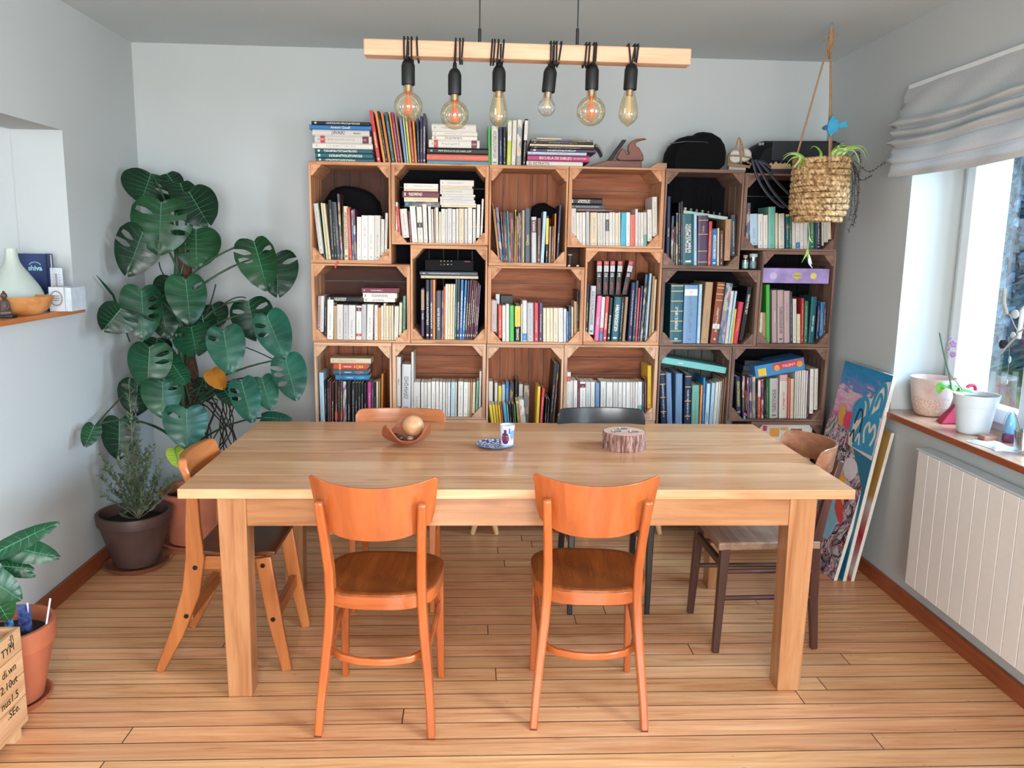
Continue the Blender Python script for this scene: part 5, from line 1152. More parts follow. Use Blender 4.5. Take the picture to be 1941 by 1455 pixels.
mb = MB(); mb.tube([Z3q(150, 210, BYm-.11), Z3q(300, 190, BYm-.125), Z3q(480, 195, BYm-.125), Z3q(620, 230, BYm-.10)], .0022, 6); mb.build('zip', plain('black_zip', '2c2c32', .4, bmp=0), bag)
# white alarm clock and rope
ropem = plain('jute_rope', '9a7a5c', .95, var=.3, scale=200, bmp=1)
CY = SY + .1; ck = thing('twin_dial_gauge', 'white weathered two-dial gauge tied with jute rope on the dark crates', 'gauge', (Z3q(810, 400, CY).x, CY, zt))
wm = plain('worn_white_enamel', 'c9c6be', .5, var=.1)
for (cx, cy, r) in ((768, 345, 60), (858, 330, 60)):
    c = Z3q(cx, cy, CY); rr = r*4.3/F/5.018
    MB().lathe([(rr*.9, -.018), (rr, -.014), (rr, .014), (rr*.85, .018), (rr*.8, .012), (.0001, .012)], (0, 0, 0), 28).xf(Matrix.Translation(c + Vector((0, 0, .004))) @ Matrix.Rotation(radians(90), 4, 'X')).build('dial', wm, ck, smooth=True, sharp=30)
    MB().bar(c+Vector((0, -.014, .004)), c+Vector((rr*.5, -.014, rr*.3)), .002, .001).build('hand', INK['k'], ck)
MB().box(Z3q(768, 0, CY).x-.02, Z3q(858, 0, CY).x+.02, CY-.012, CY+.03, zt, zt+.03).build('base', wm, ck, bevel=.004)
rp = thing('rope_coil', 'coil of jute rope looped over the white gauge on the dark crates', 'rope', (Z3q(810, 400, CY).x, CY-.03, zt))
def rope(pts, r=.0042, nm='rope_loop', par=rp):
    return MB().tube(pts, r, 8).build(nm, ropem, par, smooth=True)
def ZR(l, Y=CY-.03): return [Z3q(x, y, Y) for x, y in l]
def smoothp(pts, k=4):
    out = []; n = len(pts)
    for i in range(n-1):
        p0, p1, p2, p3 = pts[max(i-1, 0)], pts[i], pts[i+1], pts[min(i+2, n-1)]
        for j in range(k):
            t = j/k; out.append(.5*((2*p1) + (-p0+p2)*t + (2*p0-5*p1+4*p2-p3)*t*t + (-p0+3*p1-3*p2+p3)*t**3))
    return out + [pts[-1]]
rope(smoothp(ZR([(775, 270), (790, 200), (808, 155), (830, 200), (850, 280), (855, 340)])))
rope(smoothp(ZR([(815, 160), (822, 250), (828, 400)])))
rope(smoothp(ZR([(930, 345), (860, 335), (780, 325), (722, 328), (705, 350), (712, 380), (760, 400)])))
rope(smoothp(ZR([(700, 395), (740, 408), (820, 415), (900, 425), (920, 405), (880, 385)], CY-.05)))
rope(smoothp(ZR([(698, 410), (760, 425), (860, 432), (912, 440)], CY-.05)))
# black equipment case with straps
KY = SY + .17; case = thing('black_case', 'long black equipment case with hanging straps behind the hanging basket', 'case', (Z3q(1350, 440, KY).x, KY, zt))
a0 = Z3q(878, 250, KY); pts = [(878, 440), (875, 270), (925, 180), (1020, 128), (1700, 128), (1722, 155), (1722, 452), (1600, 468), (900, 450)]
extr(pts, KY, .24, '3', 'case_body', plain('black_case_shell', '090a10', .6, var=.2, bmp=.1, spec=.25), case, floor=Z1-.014)
MB().box(Z3q(1060, 0, KY).x, Z3q(1690, 0, KY).x, KY-.125, KY-.118, Z3q(0, 350, KY-.12).z, Z3q(0, 160, KY-.12).z).build('front_pocket', plain('black_nylon', '171923', .6), case, bevel=.004)
for (x, y) in ((1010, 215), (1035, 212)): c = Z3q(x, y, KY-.12); MB().box(c.x-.004, c.x+.004, KY-.121, KY-.105, c.z-.006, c.z+.006).build('buckle', plain('silver_buckle', 'b4b4b0', .3, .8), case)
st = thing('black_straps', 'dark blue straps with pale edges hanging in front of the last top crate', 'strap', Z3q(970, 380, SY-.01), group=None)
for (l) in ([(930, 360), (985, 540), (1070, 680), (1180, 790), (1240, 815)], [(960, 362), (1030, 500), (1110, 640), (1210, 760), (1290, 830)], [(990, 370), (1090, 480), (1180, 590), (1280, 690)], [(1010, 375), (1060, 400), (1110, 440)]):
    MB().sweep(smoothp([Z3q(x, y, SY-.012) for x, y in l]), .004, .013, (0, 0, 1)).build('strap', plain('navy_webbing', '232838', .8), st, smooth=True)
    MB().tube(smoothp([Z3q(x, y+10, SY-.017) for x, y in l]), .0014, 5).build('strap_edge', plain('pale_webbing_edge', '6c6a6a', .8, bmp=0), st, smooth=True)
# serrated yellowish wooden piece
sy = plain('yellowish_carved_wood', 'b8a07a', .7, var=.2)
pp = [(1045, 385), (1070, 395), (1090, 410), (1110, 392), (1130, 412), (1155, 380), (1175, 405), (1200, 395), (1215, 408), (1240, 392), (1262, 410), (1290, 400), (1300, 455), (1120, 455), (1090, 440)]
sd_ = thing('carved_wooden_crest', 'yellowish jagged carved wooden crest lying on the crates left of the basket', 'carving', (Z3q(1180, 455, SY+.03).x, SY+.03, Z1-.014))
MB().prism([(Z3q(x, y, SY+.03).x, Z3q(x, y, SY+.03).z) for x, y in pp], 'y', SY+.022, SY+.04).build('crest', sy, sd_, bevel=.0015)
q = Z3q(1120, 455, SY+.03); q2 = Z3q(1300, 455, SY+.03)
MB().box(q.x-.01, q2.x, SY+.015, SY+.045, Z1-.014, q.z).build('plinth', plain('dark_plum_base', '3a2434', .6), sd_, bevel=.001)

# ---------------------------------------------------------------- things inside the crates
def crz(k): return CR[k]['zf']
# dark hat / pouch at the back of the first crate
A = at(*ZM['1'](420, 860), Y=SY+.22)
mbp = MB(); 
extr([(190, 1000), (215, 850), (270, 760), (330, 725), (400, 715), (480, 725), (560, 745), (640, 785), (705, 860), (730, 1000)], SY+.215, .10, '1', 'black_pouch', blackf, None)
o = bpy.data.objects['black_pouch']; tag(o, 'black fabric pouch behind the books in the top row\'s first crate', 'bag')
extr([(490, 1000), (510, 900), (560, 870), (620, 865), (680, 900), (740, 930), (745, 1000)], SY+.22, .08, '2', 'black_pouch', blackf, None)
tag(bpy.data.objects['black_pouch.001'], 'small black pouch behind the books in the top row\'s third crate', 'bag')
# black box with eight dots, second crate of the middle row
bb = plain('black_game_box', '08080a', .7, bmp=0, spec=.2); Y0 = SY+.035
A = at(*ZM['4'](905, 140), Y=Y0); B = at(*ZM['4'](1492, 140), Y=Y0); Tz = at(*ZM['4'](1200, 55), Y=Y0).z; xl, xr = max(A.x, CR['2B']['xl']+.062), min(B.x, CR['2B']['xr']-.062)
zb0 = at(*ZM['4'](1200, 143), Y=Y0).z
gb = thing('black_box', 'flat black box with two rows of coloured dots in the middle row\'s second crate', 'box', ((xl+xr)/2, Y0, zb0))
MB().box(xl, xr, Y0, Y0+.22, zb0+.001, Tz).build('box_body', bb, gb, bevel=.001)
dc = ['b8b8b0', 'c8b878', '8fae8c', '8fb0ae', 'b04a5a', 'b0a080', 'e4e4e0', '9aa8b0']
for i in range(8):
    c = at(*ZM['4'](1138 + (i % 4)*28, 62 + (i//4)*28), Y=Y0)
    MB().tube([(c.x, Y0-.0008, c.z), (c.x, Y0+.001, c.z)], .0027, 12).build('dot', plain('dot_ink_%s' % dc[i], dc[i], .5, bmp=0), gb)
c = at(*ZM['4'](1350, 66), Y=Y0); text('odylanang', .0075, INK['p'], gb, frame_m((1, 0, 0), (0, 0, 1), (c.x-(xl+xr)/2, -.0012, c.z-zb0)))
# white card box and dark box behind books in the middle crate 2C
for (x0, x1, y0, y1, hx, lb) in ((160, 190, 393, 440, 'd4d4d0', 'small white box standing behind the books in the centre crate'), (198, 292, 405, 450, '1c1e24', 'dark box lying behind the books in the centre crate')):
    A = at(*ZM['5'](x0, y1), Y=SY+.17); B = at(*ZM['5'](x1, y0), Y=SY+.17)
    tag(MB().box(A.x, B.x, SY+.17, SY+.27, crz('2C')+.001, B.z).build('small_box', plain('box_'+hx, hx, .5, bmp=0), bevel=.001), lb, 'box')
for (x0, x1, nm) in ((r1[1]+.002, r2[1]-.002, 'left'), (r1[3]+.002, r2[3]-.002, 'middle'), (r1[5]+.002, r2[5]-.002, 'right')):  # dark panels added in place of shade at the back of the gaps
    tag(MB().box(x0, x1, SY+.26, SY+.266, Z2a+.0005, Z2b-.0005).build('gap_shade_panel', cw('black' if nm != 'middle' else 'umber', 'x')), 'added dark shade panel at the back of the %s small gap between upper crates' % nm, 'board', 'added dark shade panels in the small gaps between crates')
# cubby: paper cup and two small shells
zc2 = Z2a + .0005
c = at(*ZM['2'](846, 1380), Y=SY+.06); s_ = 4.3/F/4.695
cup = thing('takeaway_cup', 'dark paper cup with pale lid in the small gap between warm crates', 'cup', (c.x, SY+.06, zc2))
zt1 = at(*ZM['2'](846, 1322), Y=SY+.06).z
MB().lathe([(.0001, zc2), (.0085, zc2), (.0118, zt1-.006)], (c.x, SY+.06, 0), 24).build('cup_body', plain('dark_paper_cup', '3a3230', .6), cup, smooth=True)
MB().lathe([(.0126, zt1-.006), (.0128, zt1-.002), (.011, zt1), (.0001, zt1)], (c.x, SY+.06, 0), 24).build('lid', plain('pale_lid', 'b9b6ae', .5), cup, smooth=True)
for (x, nm) in ((838, 'left'), (915, 'right')):
    c = at(*ZM['2'](x, 1425), Y=SY+.02); tag(MB().ball((c.x, SY+.02, zc2+.0055), .0075, 14, sq=(1, .8, .72)).build('white_shell', plain('white_shell', 'dcd8d0', .4), smooth=True), 'small white shell in front of the paper cup, the %s one' % nm, 'shell', 'white shells by the paper cup')
# glass jars in the gap of the dark crates
for (x, y0, y1, r, hx, cap, lb) in ((862, 1270, 1388, 33, (.75, .9, .9), 'b58a68', 'small glass jar with cork stopper and paper label in the gap between dark crates'), (938, 1258, 1388, 38, (.7, .85, .88), 'a9bcc4', 'small glass jar with pale lid in the gap between dark crates')):
    c = at(*ZM['3'](x, y1), Y=SY+.045); T_ = at(*ZM['3'](x, y0), Y=SY+.045).z; rr = r*4.25/F/5.018; z0 = zc2
    j = thing('glass_jar', lb, 'jar', (c.x, SY+.045, z0)); H_ = T_-z0
    pr = [(.0001, 0), (rr*.95, 0), (rr, .003), (rr, H_*.66), (rr*.6, H_*.76), (rr*.6, H_*.84)] if x < 900 else [(.0001, 0), (rr*.95, 0), (rr, .003), (rr, H_*.82)]
    MB().lathe(pr, (c.x, SY+.045, z0+.0005), 24).build('jar_glass', glass('jar_glass_%d' % x, hx, .2), j, smooth=True)
    MB().lathe([(rr*.62 if x < 900 else rr*1.02, H_*.8), (rr*.7 if x < 900 else rr*1.04, H_), (.0001, H_)], (c.x, SY+.045, z0), 20).build('lid', plain('jar_lid_%d' % x, cap, .6), j, smooth=True)
    MB().lathe([(rr*.9, H_*.06), (rr*.9, H_*.5), (.0001, H_*.5)], (c.x, SY+.045, z0+.001), 20).build('contents', plain('jar_contents_%d' % x, 'c8d0cc' if x < 900 else '7f9aa6', .7), j, smooth=True)
# clear paint case with little jars leaning on books, crate 1E
A = at(*ZM['3'](275, 880), Y=SY+.05); B = at(*ZM['3'](705, 945), Y=SY+.05)
pb = thing('paint_case', 'tilted clear case with small paint pots in the top row\'s fifth crate', 'case', (A.x, SY+.05, A.z))
ang = math.atan2(B.z-A.z, B.x-A.x); Lg = (B-A).length*.98
R0 = Matrix.Translation(Vector((A.x, SY+.05, A.z+.002))) @ Matrix.Rotation(-ang, 4, 'Y')
MB().box(0, Lg, 0, .14, 0, .018).xf(R0).build('case_body', plain('misty_plastic', 'a8bcba', .3, bmp=0), pb, bevel=.002)
for i in range(7):
    hx = ['b9a0a0', '3c7a50', '6a4a4a', '4a8a5a', '2c2c34', '1c1c20', '33333c'][i]
    MB().tube([(.014+i*Lg*.13, .03, .0185), (.014+i*Lg*.13, .03, .034)], .0085, 14).xf(R0).build('paint_pot', plain('paint_pot_'+hx, hx, .3, bmp=0), pb, smooth=True)
# purple puzzle box
A = at(*ZM['6'](776, 245), Y=SY+.02); B = at(*ZM['6'](1262, 236), Y=SY+.02); Tz = at(*ZM['6'](1020, 140), Y=SY+.02).z
xl, xr = CR['2F']['xl']+.002, CR['2F']['xr']-.012
A.z = at(*ZM['6'](1020, 243), Y=SY+.02).z
gb = thing('puzzle_box', 'long lilac puzzle box lying on books in the middle row\'s last crate', 'box', ((xl+xr)/2, SY+.02, A.z))
MB().box(xl, xr, SY+.02, SY+.27, A.z, Tz).build('box_body', plain('lilac_card', 'a08cc4', .45, var=.25, scale=14, bmp=0), gb, bevel=.0015)
for (x, r, hx) in ((858, 24, 'c4b8dc'), (1135, 22, 'd8cc6a')):
    c = at(*ZM['6'](x, 192), Y=SY+.02); MB().tube([(c.x, SY+.0192, c.z), (c.x, SY+.021, c.z)], r*4.3/F/3.638, 24).build('printed_disc', plain('disc_'+hx, hx, .5, bmp=0), gb)
c = at(*ZM['6'](1022, 192), Y=SY+.02); MB().prism([(c.x + (.020 if k % 2 else .026)*cos(k*pi/9), c.z + (.014 if k % 2 else .019)*sin(k*pi/9)) for k in range(18)], 'y', SY+.0190, SY+.021).build('yellow_badge', plain('yellow_badge', 'c8b84a', .5, bmp=0), gb)
text('PUZZLE', .0105, INK['k'], gb, frame_m((1, 0, 0), (0, 0, 1), (c.x-gb.location.x, -.0014, c.z-A.z)))
# teal flat binder on top of the navy binders
A = at(*ZM['6'](78, 808), Y=SY+.02); B = at(*ZM['6'](528, 882), Y=SY+.02)
A.x = max(A.x, CR['3E']['xl']+.006); Lg = min((B-A).length, CR['3E']['xr']-A.x-.006); ang = math.atan2(B.z-A.z, B.x-A.x)
R0 = Matrix.Translation(Vector((A.x, SY+.02, A.z+.012))) @ Matrix.Rotation(-ang, 4, 'Y')
fb = thing('teal_file_box', 'pale teal file box lying tilted on the navy binders in the third row', 'box', (A.x, SY+.02, A.z))
MB().box(0, Lg, 0, .25, 0, .034).xf(R0).build('box_body', plain('teal_card', '6fb3ae', .5, var=.06), fb, bevel=.003)
MB().box(.25*Lg, .33*Lg, -.0012, .001, .014, .02).xf(R0).build('label_holder', plain('label_silver', 'b8c8c8', .4, bmp=0), fb)
# toy box
A = at(*ZM['6'](738, 900), Y=SY+.03); B = at(*ZM['6'](1078, 838), Y=SY+.03); ang = math.atan2(B.z-A.z, B.x-A.x); Lg = (B-A).length; H_ = .068
R0 = Matrix.Translation(A) @ Matrix.Rotation(-ang, 4, 'Y')
tb = thing('toy_box', 'blue and red toy box with yellow square lying tilted on books in the third row', 'box', A)
MB().box(0, Lg, 0, .19, 0, H_).xf(R0).build('box_body', plain('toy_box_blue', '3f86c0', .4, bmp=0), tb, bevel=.002)
MB().box(.36*Lg, .97*Lg, -.001, .001, H_*.40, H_*.93).xf(R0).build('red_panel', plain('toy_box_red', 'c8444e', .4, bmp=0), tb)
MB().box(.06*Lg, .22*Lg, -.001, .001, H_*.12, H_*.72).xf(R0).build('yellow_square', plain('toy_box_yellow', 'e8c43a', .4, bmp=0), tb)
for (cx_, hx) in ((.44, 'd8a050'), (.90, 'd8a050')):
    c = Vector((cx_*Lg, 0, H_*.55)); MB().tube([c+Vector((0, -.0018, 0)), c+Vector((0, .001, 0))], .016, 20).xf(R0).build('yellow_disc', plain('toy_disc', hx, .4, bmp=0), tb)
o = text('TALENT', .020, INK['w'], tb, (Matrix.Translation(-A) @ R0 @ frame_m((1, 0, 0), (0, 0, 1), (.68*Lg, -.0016, H_*.60))))
# stack behind the toy box
for i, (x0, x1, y0, y1, hx, lb) in enumerate(((642, 770, 850, 885, '22242e', 'lowest'), (650, 780, 810, 848, '2c3040', 'middle'), (660, 800, 775, 808, '1b1c24', 'topmost'))):
    A = at(*ZM['6'](x0, y1), Y=SY+.12); B = at(*ZM['6'](x1, y0), Y=SY+.12)
    tag(MB().box(A.x, B.x, SY+.12, SY+.27, A.z, B.z-.001).build('dark_game_box', plain('game_box_'+hx, hx, .45, bmp=0), bevel=.001), 'dark flat game box stacked behind the tilted toy box, the %s one' % lb, 'box', 'dark game boxes behind the toy box')
# board game in the bottom right crate
A = at(*ZM['6'](775, 1330), Y=SY+.03); B = at(*ZM['6'](1130, 1218), Y=SY+.03)
xl, xr = CR['4F']['xl']+.004, B.x
gb = thing('board_game_box', 'white board game box with orange and pink print in the bottom row behind the painting', 'box', ((xl+xr)/2, SY+.03, crz('4F')))
MB().box(xl, xr, SY+.03, SY+.11, crz('4F')+PW+.004, B.z).build('box_body', plain('white_game_card', 'd4cfc8', .45, bmp=0), gb, bevel=.002)
for (x0, x1, y0, y1, hx, nm) in ((785, 815, 1225, 1260, 'c43a58', 'pink_square'), (830, 900, 1240, 1300, 'dc9a48', 'orange_shape'), (975, 1055, 1245, 1272, '7c5a4a', 'brown_label'), (1020, 1105, 1290, 1320, 'c08c4a', 'ochre_label'), (905, 960, 1235, 1256, 'c8a05a', 'ochre_shape')):
    a_, b_ = at(*ZM['6'](x0, y1), Y=SY+.03), at(*ZM['6'](x1, y0), Y=SY+.03)
    MB().box(a_.x, b_.x, SY+.029, SY+.031, a_.z, b_.z).build(nm, plain('print_'+hx, hx, .5, bmp=0), gb)
# red bookmark ribbon and small pink figure
A = at(*ZM['4'](300, 70), Y=SY-.004); B = at(*ZM['4'](280, 118), Y=SY-.004)
tag(MB().sweep(smoothp([A + Vector((.005, .02, .012)), A, A.lerp(B, .5)+Vector((-.002, -.001, 0)), B]), .008, .0012, (0, 1, 0)).build('red_ribbon', plain('red_ribbon', 'c83228', .5), smooth=True), 'red bookmark ribbon hanging over the edge of the first crate', 'ribbon')
c = at(*ZM['6'](660, 1145), Y=SY+.012)
fg = thing('tiny_toy_figure', 'tiny pink and green toy standing in the corner of the third row\'s last crate', 'toy', (c.x, SY+.012, Z4b+.02))
MB().ball((c.x, SY+.013, c.z), .009, 12).build('head', plain('toy_pink', 'c84a8c', .4, bmp=0), fg, smooth=True); MB().lathe([(.0001, c.z-.026), (.008, c.z-.026), (.006, c.z-.008), (.0001, c.z-.006)], (c.x, SY+.013, 0), 12).build('body', plain('toy_green', '4aa890', .4, bmp=0), fg, smooth=True)

# ---------------------------------------------------------------- on the table
c = at(766, 848, Z=TZ); bowlw = wood('red_brown_bowl_wood', '7a3a22', 'a2583a', 'b8704e', 'x', .35, knots=False)
bowl = thing('carved_wooden_bowl', 'reddish wooden bowl with three upswept points near the left of the table', 'bowl', (-.262, 3.25, TZ))
def bw_(u, v, sd):
    a = 2*pi*u; up_ = .5+.5*cos(3*(a - radians(100))); r = .102*(v**.55)*(1 - .06*(1-up_)); z = TZ + .008 + (.020 + .060*up_**1.8)*v**2.2
    k = .005; return Vector((-.262 + (r - (k if sd == 0 else 0)*v)*cos(a), 3.25 + (r - (k if sd == 0 else 0)*v)*sin(a), z + (.005 if sd == 0 else -.003*(1-v))))
MB().slab(bw_, 48, 8).build('bowl_body', bowlw, bowl, smooth=True)
MB().lathe([(.03, TZ+.0005), (.034, TZ+.012), (.0001, TZ+.014)], (-.262, 3.25, 0), 20).build('foot', bowlw, bowl, smooth=True)
tag(MB().ball((-.235, 3.262, TZ+.072), .044, 28).build('wooden_ball', wood('light_ball_wood', 'b07a50', 'c8946a', 'd8a884', 'z', .4, knots=False), smooth=True), 'large smooth light wooden ball resting in the reddish bowl', 'ball')
for i, (dx, dy, r, hx, lb) in enumerate(((-.045, -.025, .016, '2a1e1c', 'dark glossy seed in the reddish bowl, left of the ball'), (-.02, -.045, .014, '3a2a28', 'dark seed in the reddish bowl, in front of the ball'), (.02, -.05, .013, '8a7468', 'greyish pebble in the reddish bowl, right of the dark seeds'), (-.062, .01, .013, '1e1818', 'smallest dark seed at the left side of the reddish bowl'))):
    tag(MB().ball((-.262+dx, 3.25+dy, TZ+.015+r+.006), r, 14, sq=(1.1, .9, .85)).build('dark_seed' if i != 2 else 'pebble', plain('seed_'+hx, hx, .35), smooth=True), lb, 'seed' if i != 2 else 'pebble')
PX, PY = .100, 3.215
pl = thing('small_plate', 'small oval blue and white patterned plate near the middle of the table', 'plate', (PX, PY, TZ))
pm, nt, b = newmat('blue_white_glaze'); vo = N(nt, 'ShaderNodeTexVoronoi'); nt.links.new(coords(nt, (90, 90, 90), rnd=False), vo.inputs['Vector']); vo.inputs['Scale'].default_value = 1
nt.links.new(ramp(nt, vo.outputs['Distance'], [(.35, C('e4e8f0')), (.5, C('5a78b4')), (.7, C('28406e'))]), b.inputs['Base Color']); b.inputs['Roughness'].default_value = .15
MB().lathe([(.0001, TZ+.0005), (.05, TZ+.0005), (.078, TZ+.010), (.077, TZ+.0125), (.05, TZ+.005), (.0001, TZ+.004)], (PX, PY, 0), 40).build('plate_body', pm, pl, smooth=True)
MB().tube([(PX+.0775*cos(a*pi/20), PY+.0775*sin(a*pi/20), TZ+.0115) for a in range(41)], .0016, 6).build('blue_rim', INK['b'], pl, smooth=True)
GX, GY = .148, 3.225
gl = thing('painted_glass', 'small white tumbler painted with colourful jars standing on the blue plate', 'cup', (GX, GY, TZ+.005))
MB().lathe([(.0001, TZ+.0052), (.026, TZ+.0052), (.0305, TZ+.088), (.0285, TZ+.088), (.025, TZ+.01), (.0001, TZ+.009)], (GX, GY, 0), 32).build('tumbler', plain('white_glossy_ceramic', 'dcdde4', .12, bmp=0), gl, smooth=True, sharp=50)
def curved_patch(a0, a1, z0, z1, fn=None):
    n = 10; vs = []; fs = []
    for i in range(n+1):
        a = radians(a0 + (a1-a0)*i/n); u = i/n*2-1; h = fn(u) if fn else 1
        for z in (z0 + (z1-z0)*(.5-.5*h), z0 + (z1-z0)*(.5+.5*h)):
            r = .026 + (z-.0052)/.083*.0045 + .0006; vs.append((GX + r*cos(a), GY + r*sin(a), TZ+z))
    for i in range(n): fs.append((2*i, 2*i+2, 2*i+3, 2*i+1))
    return MB().add(vs, fs)
rnd_ = lambda u: sqrt(max(0, 1-u*u))*.8+.2*(abs(u) < .97)
curved_patch(218, 282, .012, .060, rnd_).build('painted_jar', plain('paint_plum', '4c2c5c', .3, bmp=0), gl)
curved_patch(216, 284, .026, .044).build('painted_band', plain('paint_red', 'c23c4a', .3, bmp=0), gl)
curved_patch(217, 283, .043, .047).build('painted_band', plain('paint_yellow', 'dcb43c', .3, bmp=0), gl)
curved_patch(240, 262, .058, .072).build('painted_neck', plain('paint_plum', '4c2c5c'), gl)
curved_patch(290, 330, .03, .07, rnd_).build('painted_bottle', plain('paint_skyblue', '6a9ad0', .3, bmp=0), gl)
curved_patch(278, 292, .055, .078).build('painted_bottle', plain('paint_blue', '3c68b4', .3, bmp=0), gl)
curved_patch(330, 350, .02, .07).build('painted_bottle', plain('paint_pink', 'c86a8c', .3, bmp=0), gl)
LX_, LY_ = .622, 3.20
lg = thing('log_candle_holder', 'slice of log with bark used as a holder with three metal cups on the table', 'candle holder', (LX_, LY_, TZ))
barkm, nt, b = newmat('furrowed_bark'); nn = noisen(nt, coords(nt, (60, 60, 9), rnd=False), 1.5, 5, .7, .6)
nt.links.new(ramp(nt, nn, [(.35, C('5e3a32')), (.5, C('93695c')), (.62, C('c0a39a'))]), b.inputs['Base Color']); b.inputs['Roughness'].default_value = .9; bump(nt, b, nn, .9, .006)
wob = lambda a, z: 1 + .02*sin(3*a+1) + .025*sin(23*a + 40*z) + .015*sin(37*a)
MB().lathe([(.086, TZ+.0005), (.088, TZ+.02), (.086, TZ+.05), (.084, TZ+.068)], (LX_, LY_, 0), 96, wob=wob).build('bark', barkm, lg, smooth=True)
MB().lathe([(.083, TZ+.0685), (.06, TZ+.0693), (.0001, TZ+.0693)], (LX_, LY_, 0), 48).build('cut_face', wood('pink_cut_wood', 'b0806a', 'cfa690', 'dcbca8', 'x', .7, 2), lg, smooth=True)
for (dx, dy) in ((-.035, -.012), (.035, -.018), (.0, .035)):
    MB().lathe([(.021, TZ+.0695), (.021, TZ+.0712), (.018, TZ+.0712), (.017, TZ+.0698), (.0001, TZ+.0698)], (LX_+dx, LY_+dy, 0), 24).build('metal_cup', plain('tin_cup', 'c8c4c4', .25, .8, bmp=0), lg, smooth=True)

# ---------------------------------------------------------------- hanging basket
HX, HYb = 1.605, 3.80
bk = thing('hanging_basket', 'round woven rope basket hanging from the ceiling before the right crates', 'basket', (HX, HYb, 1.69))
zt_ = 1.972; zb_ = 1.700
basm, nt, b = newmat('plaited_seagrass')
nn = noisen(nt, coords(nt, (1, 1, 1), rnd=False), 60, 4, .6); nt.links.new(ramp(nt, nn, [(.35, C('6e4e30')), (.5, C('b08c60')), (.65, C('d8bc90'))]), b.inputs['Base Color']); b.inputs['Roughness'].default_value = .85; bump(nt, b, nn, .6, .003)
R0_ = .122
def brad(z):
    t = (z - zb_)/(zt_ - zb_); return R0_*(.72 + .28*min(1, (t/.22))**.5) if t < .22 else R0_*(1.0 - .03*((t-.22)/.78))
nr = 11
mb = MB()
for i in range(nr):
    z = zb_ + .008 + (zt_-zb_-.012)*i/(nr-1)
    for strand in (0, 1):
        pts = []; k = 120
        for j in range(k+1):
            a = 2*pi*j/k; tw2 = sin(a*22 + strand*pi + i*1.3)
            pts.append((HX + (brad(z) + .003*tw2)*cos(a), HYb + (brad(z) + .003*tw2)*sin(a), z + .0060*cos(a*22 + strand*pi + i*1.3) + .003*sin(2*a+i)))
        mb.tube(pts, .0100, 6, caps=False)
mb.lathe([(.0001, zb_), (.09, zb_), (brad(zb_+.01), zb_+.01)], (HX, HYb, 0), 32)
mb.build('woven_body', basm, bk, smooth=True, sharp=80)
MB().lathe([(R0_*.9, zt_-.06), (.0001, zt_-.05)], (HX, HYb, 0), 32).build('soil', soil, bk)
ap = at(1577, 62, Y=HYb); apex = Vector((1.603, HYb, 2.52))
K = [at(1508, 303, Y=HYb-.02), at(1572, 300, Y=HYb-.14), Vector((HX+.10, HYb+.12, zt_-.01))]
for q in K:
    rope([apex, q + Vector((0, 0, .0)), q + Vector((0, 0, -.03))], .0042, 'hanging_rope', bk)
    MB().ball(q, .011, 10).build('knot', ropem, bk, smooth=True)
MB().tube([apex + Vector((0, 0, .028)), apex + Vector((.001, 0, -.01)), apex + Vector((-.002, 0, -.06)), apex + Vector((0, 0, -.10))], [.008, .013, .010, .006], 10).build('rope_knot', ropem, bk, smooth=True)
for (dx, dz) in ((-.035, -.03), (.03, -.02), (.015, -.055), (.035, .0)): rope([apex, apex + Vector((dx*.6, -.008, dz*.3)), apex + Vector((dx, -.01, dz))], .0025, 'rope_end', bk)
MB().tube([(1.603, HYb, ZC), (1.603, HYb, ZC-.02), (1.61, HYb, ZC-.032), (1.603, HYb, ZC-.042), (1.596, HYb, ZC-.034)], .0022, 6).build('ceiling_hook', plain('steel_hook', '8a8a88', .3, .9, bmp=0), bk, smooth=True)
# blue wooden bird
bm_ = plain('blue_painted_bird', '2f8fb4', .6, var=.2, scale=40); by_ = HYb - .15
bird = thing('blue_bird_ornament', 'small bright blue bird ornament clipped to the basket rope', 'ornament', at(1577, 240, Y=by_))
def B2(l, y0, y1, nm, mat):
    ps = [at(x, y, Y=by_) for x, y in l]; return MB().prism([(p.x, p.z) for p in ps], 'y', y0, y1).build(nm, mat, bird, bevel=.002)
B2([(1577, 218), (1589, 232), (1587, 246), (1573, 259), (1566, 246), (1569, 232)], by_-.010, by_+.002, 'body', bm_)
B2([(1588, 233), (1606, 229), (1605, 241), (1589, 243)], by_-.006, by_, 'tail', bm_)
B2([(1568, 237), (1562, 238), (1557, 243), (1562, 247), (1568, 246)], by_-.009, by_+.001, 'head', plain('dark_blue_head', '1c4a7c', .6))
# spider plant
spm = leafmat('spider_plant_leaf', '8fb84a', dark='6c9a3a', rough=.5); spw = leafmat('spider_plant_pale', 'c4cf9c', dark='a8b884', rough=.5)
sp_ = thing('spider_plant', 'spider plant with arching striped leaves growing in the hanging basket', 'plant', (HX, HYb, zt_-.05))
def blade(pts, w, mat, nm='leaf'):
    pts = smoothp([Vector(p) for p in pts], 4); n = len(pts); vs = []; fs = []
    for i, p in enumerate(pts):
        t = i/(n-1); d = (pts[min(i+1, n-1)]-pts[max(i-1, 0)]).normalized(); sd = d.cross(Vector((0, -1, .3))).normalized(); ww = w*(.5+.5*sin(pi*min(1, t*1.4+.1)))*(1-t**3)
        vs += [p - sd*ww/2, p + Vector((0, 0, -.15*ww)), p + sd*ww/2]
    for i in range(n-1):
        for k in (0, 1): fs.append((3*i+k, 3*i+k+1, 3*i+k+4, 3*i+k+3))
    return MB().add(vs, fs).build(nm, mat, sp_, smooth=True)
zb3 = lambda x, y: (1440 + x/3.096, 30 + y/3.096)
def q3(x, y, dy=0): return at(*zb3(x, y), Y=HYb - .12 + dy)
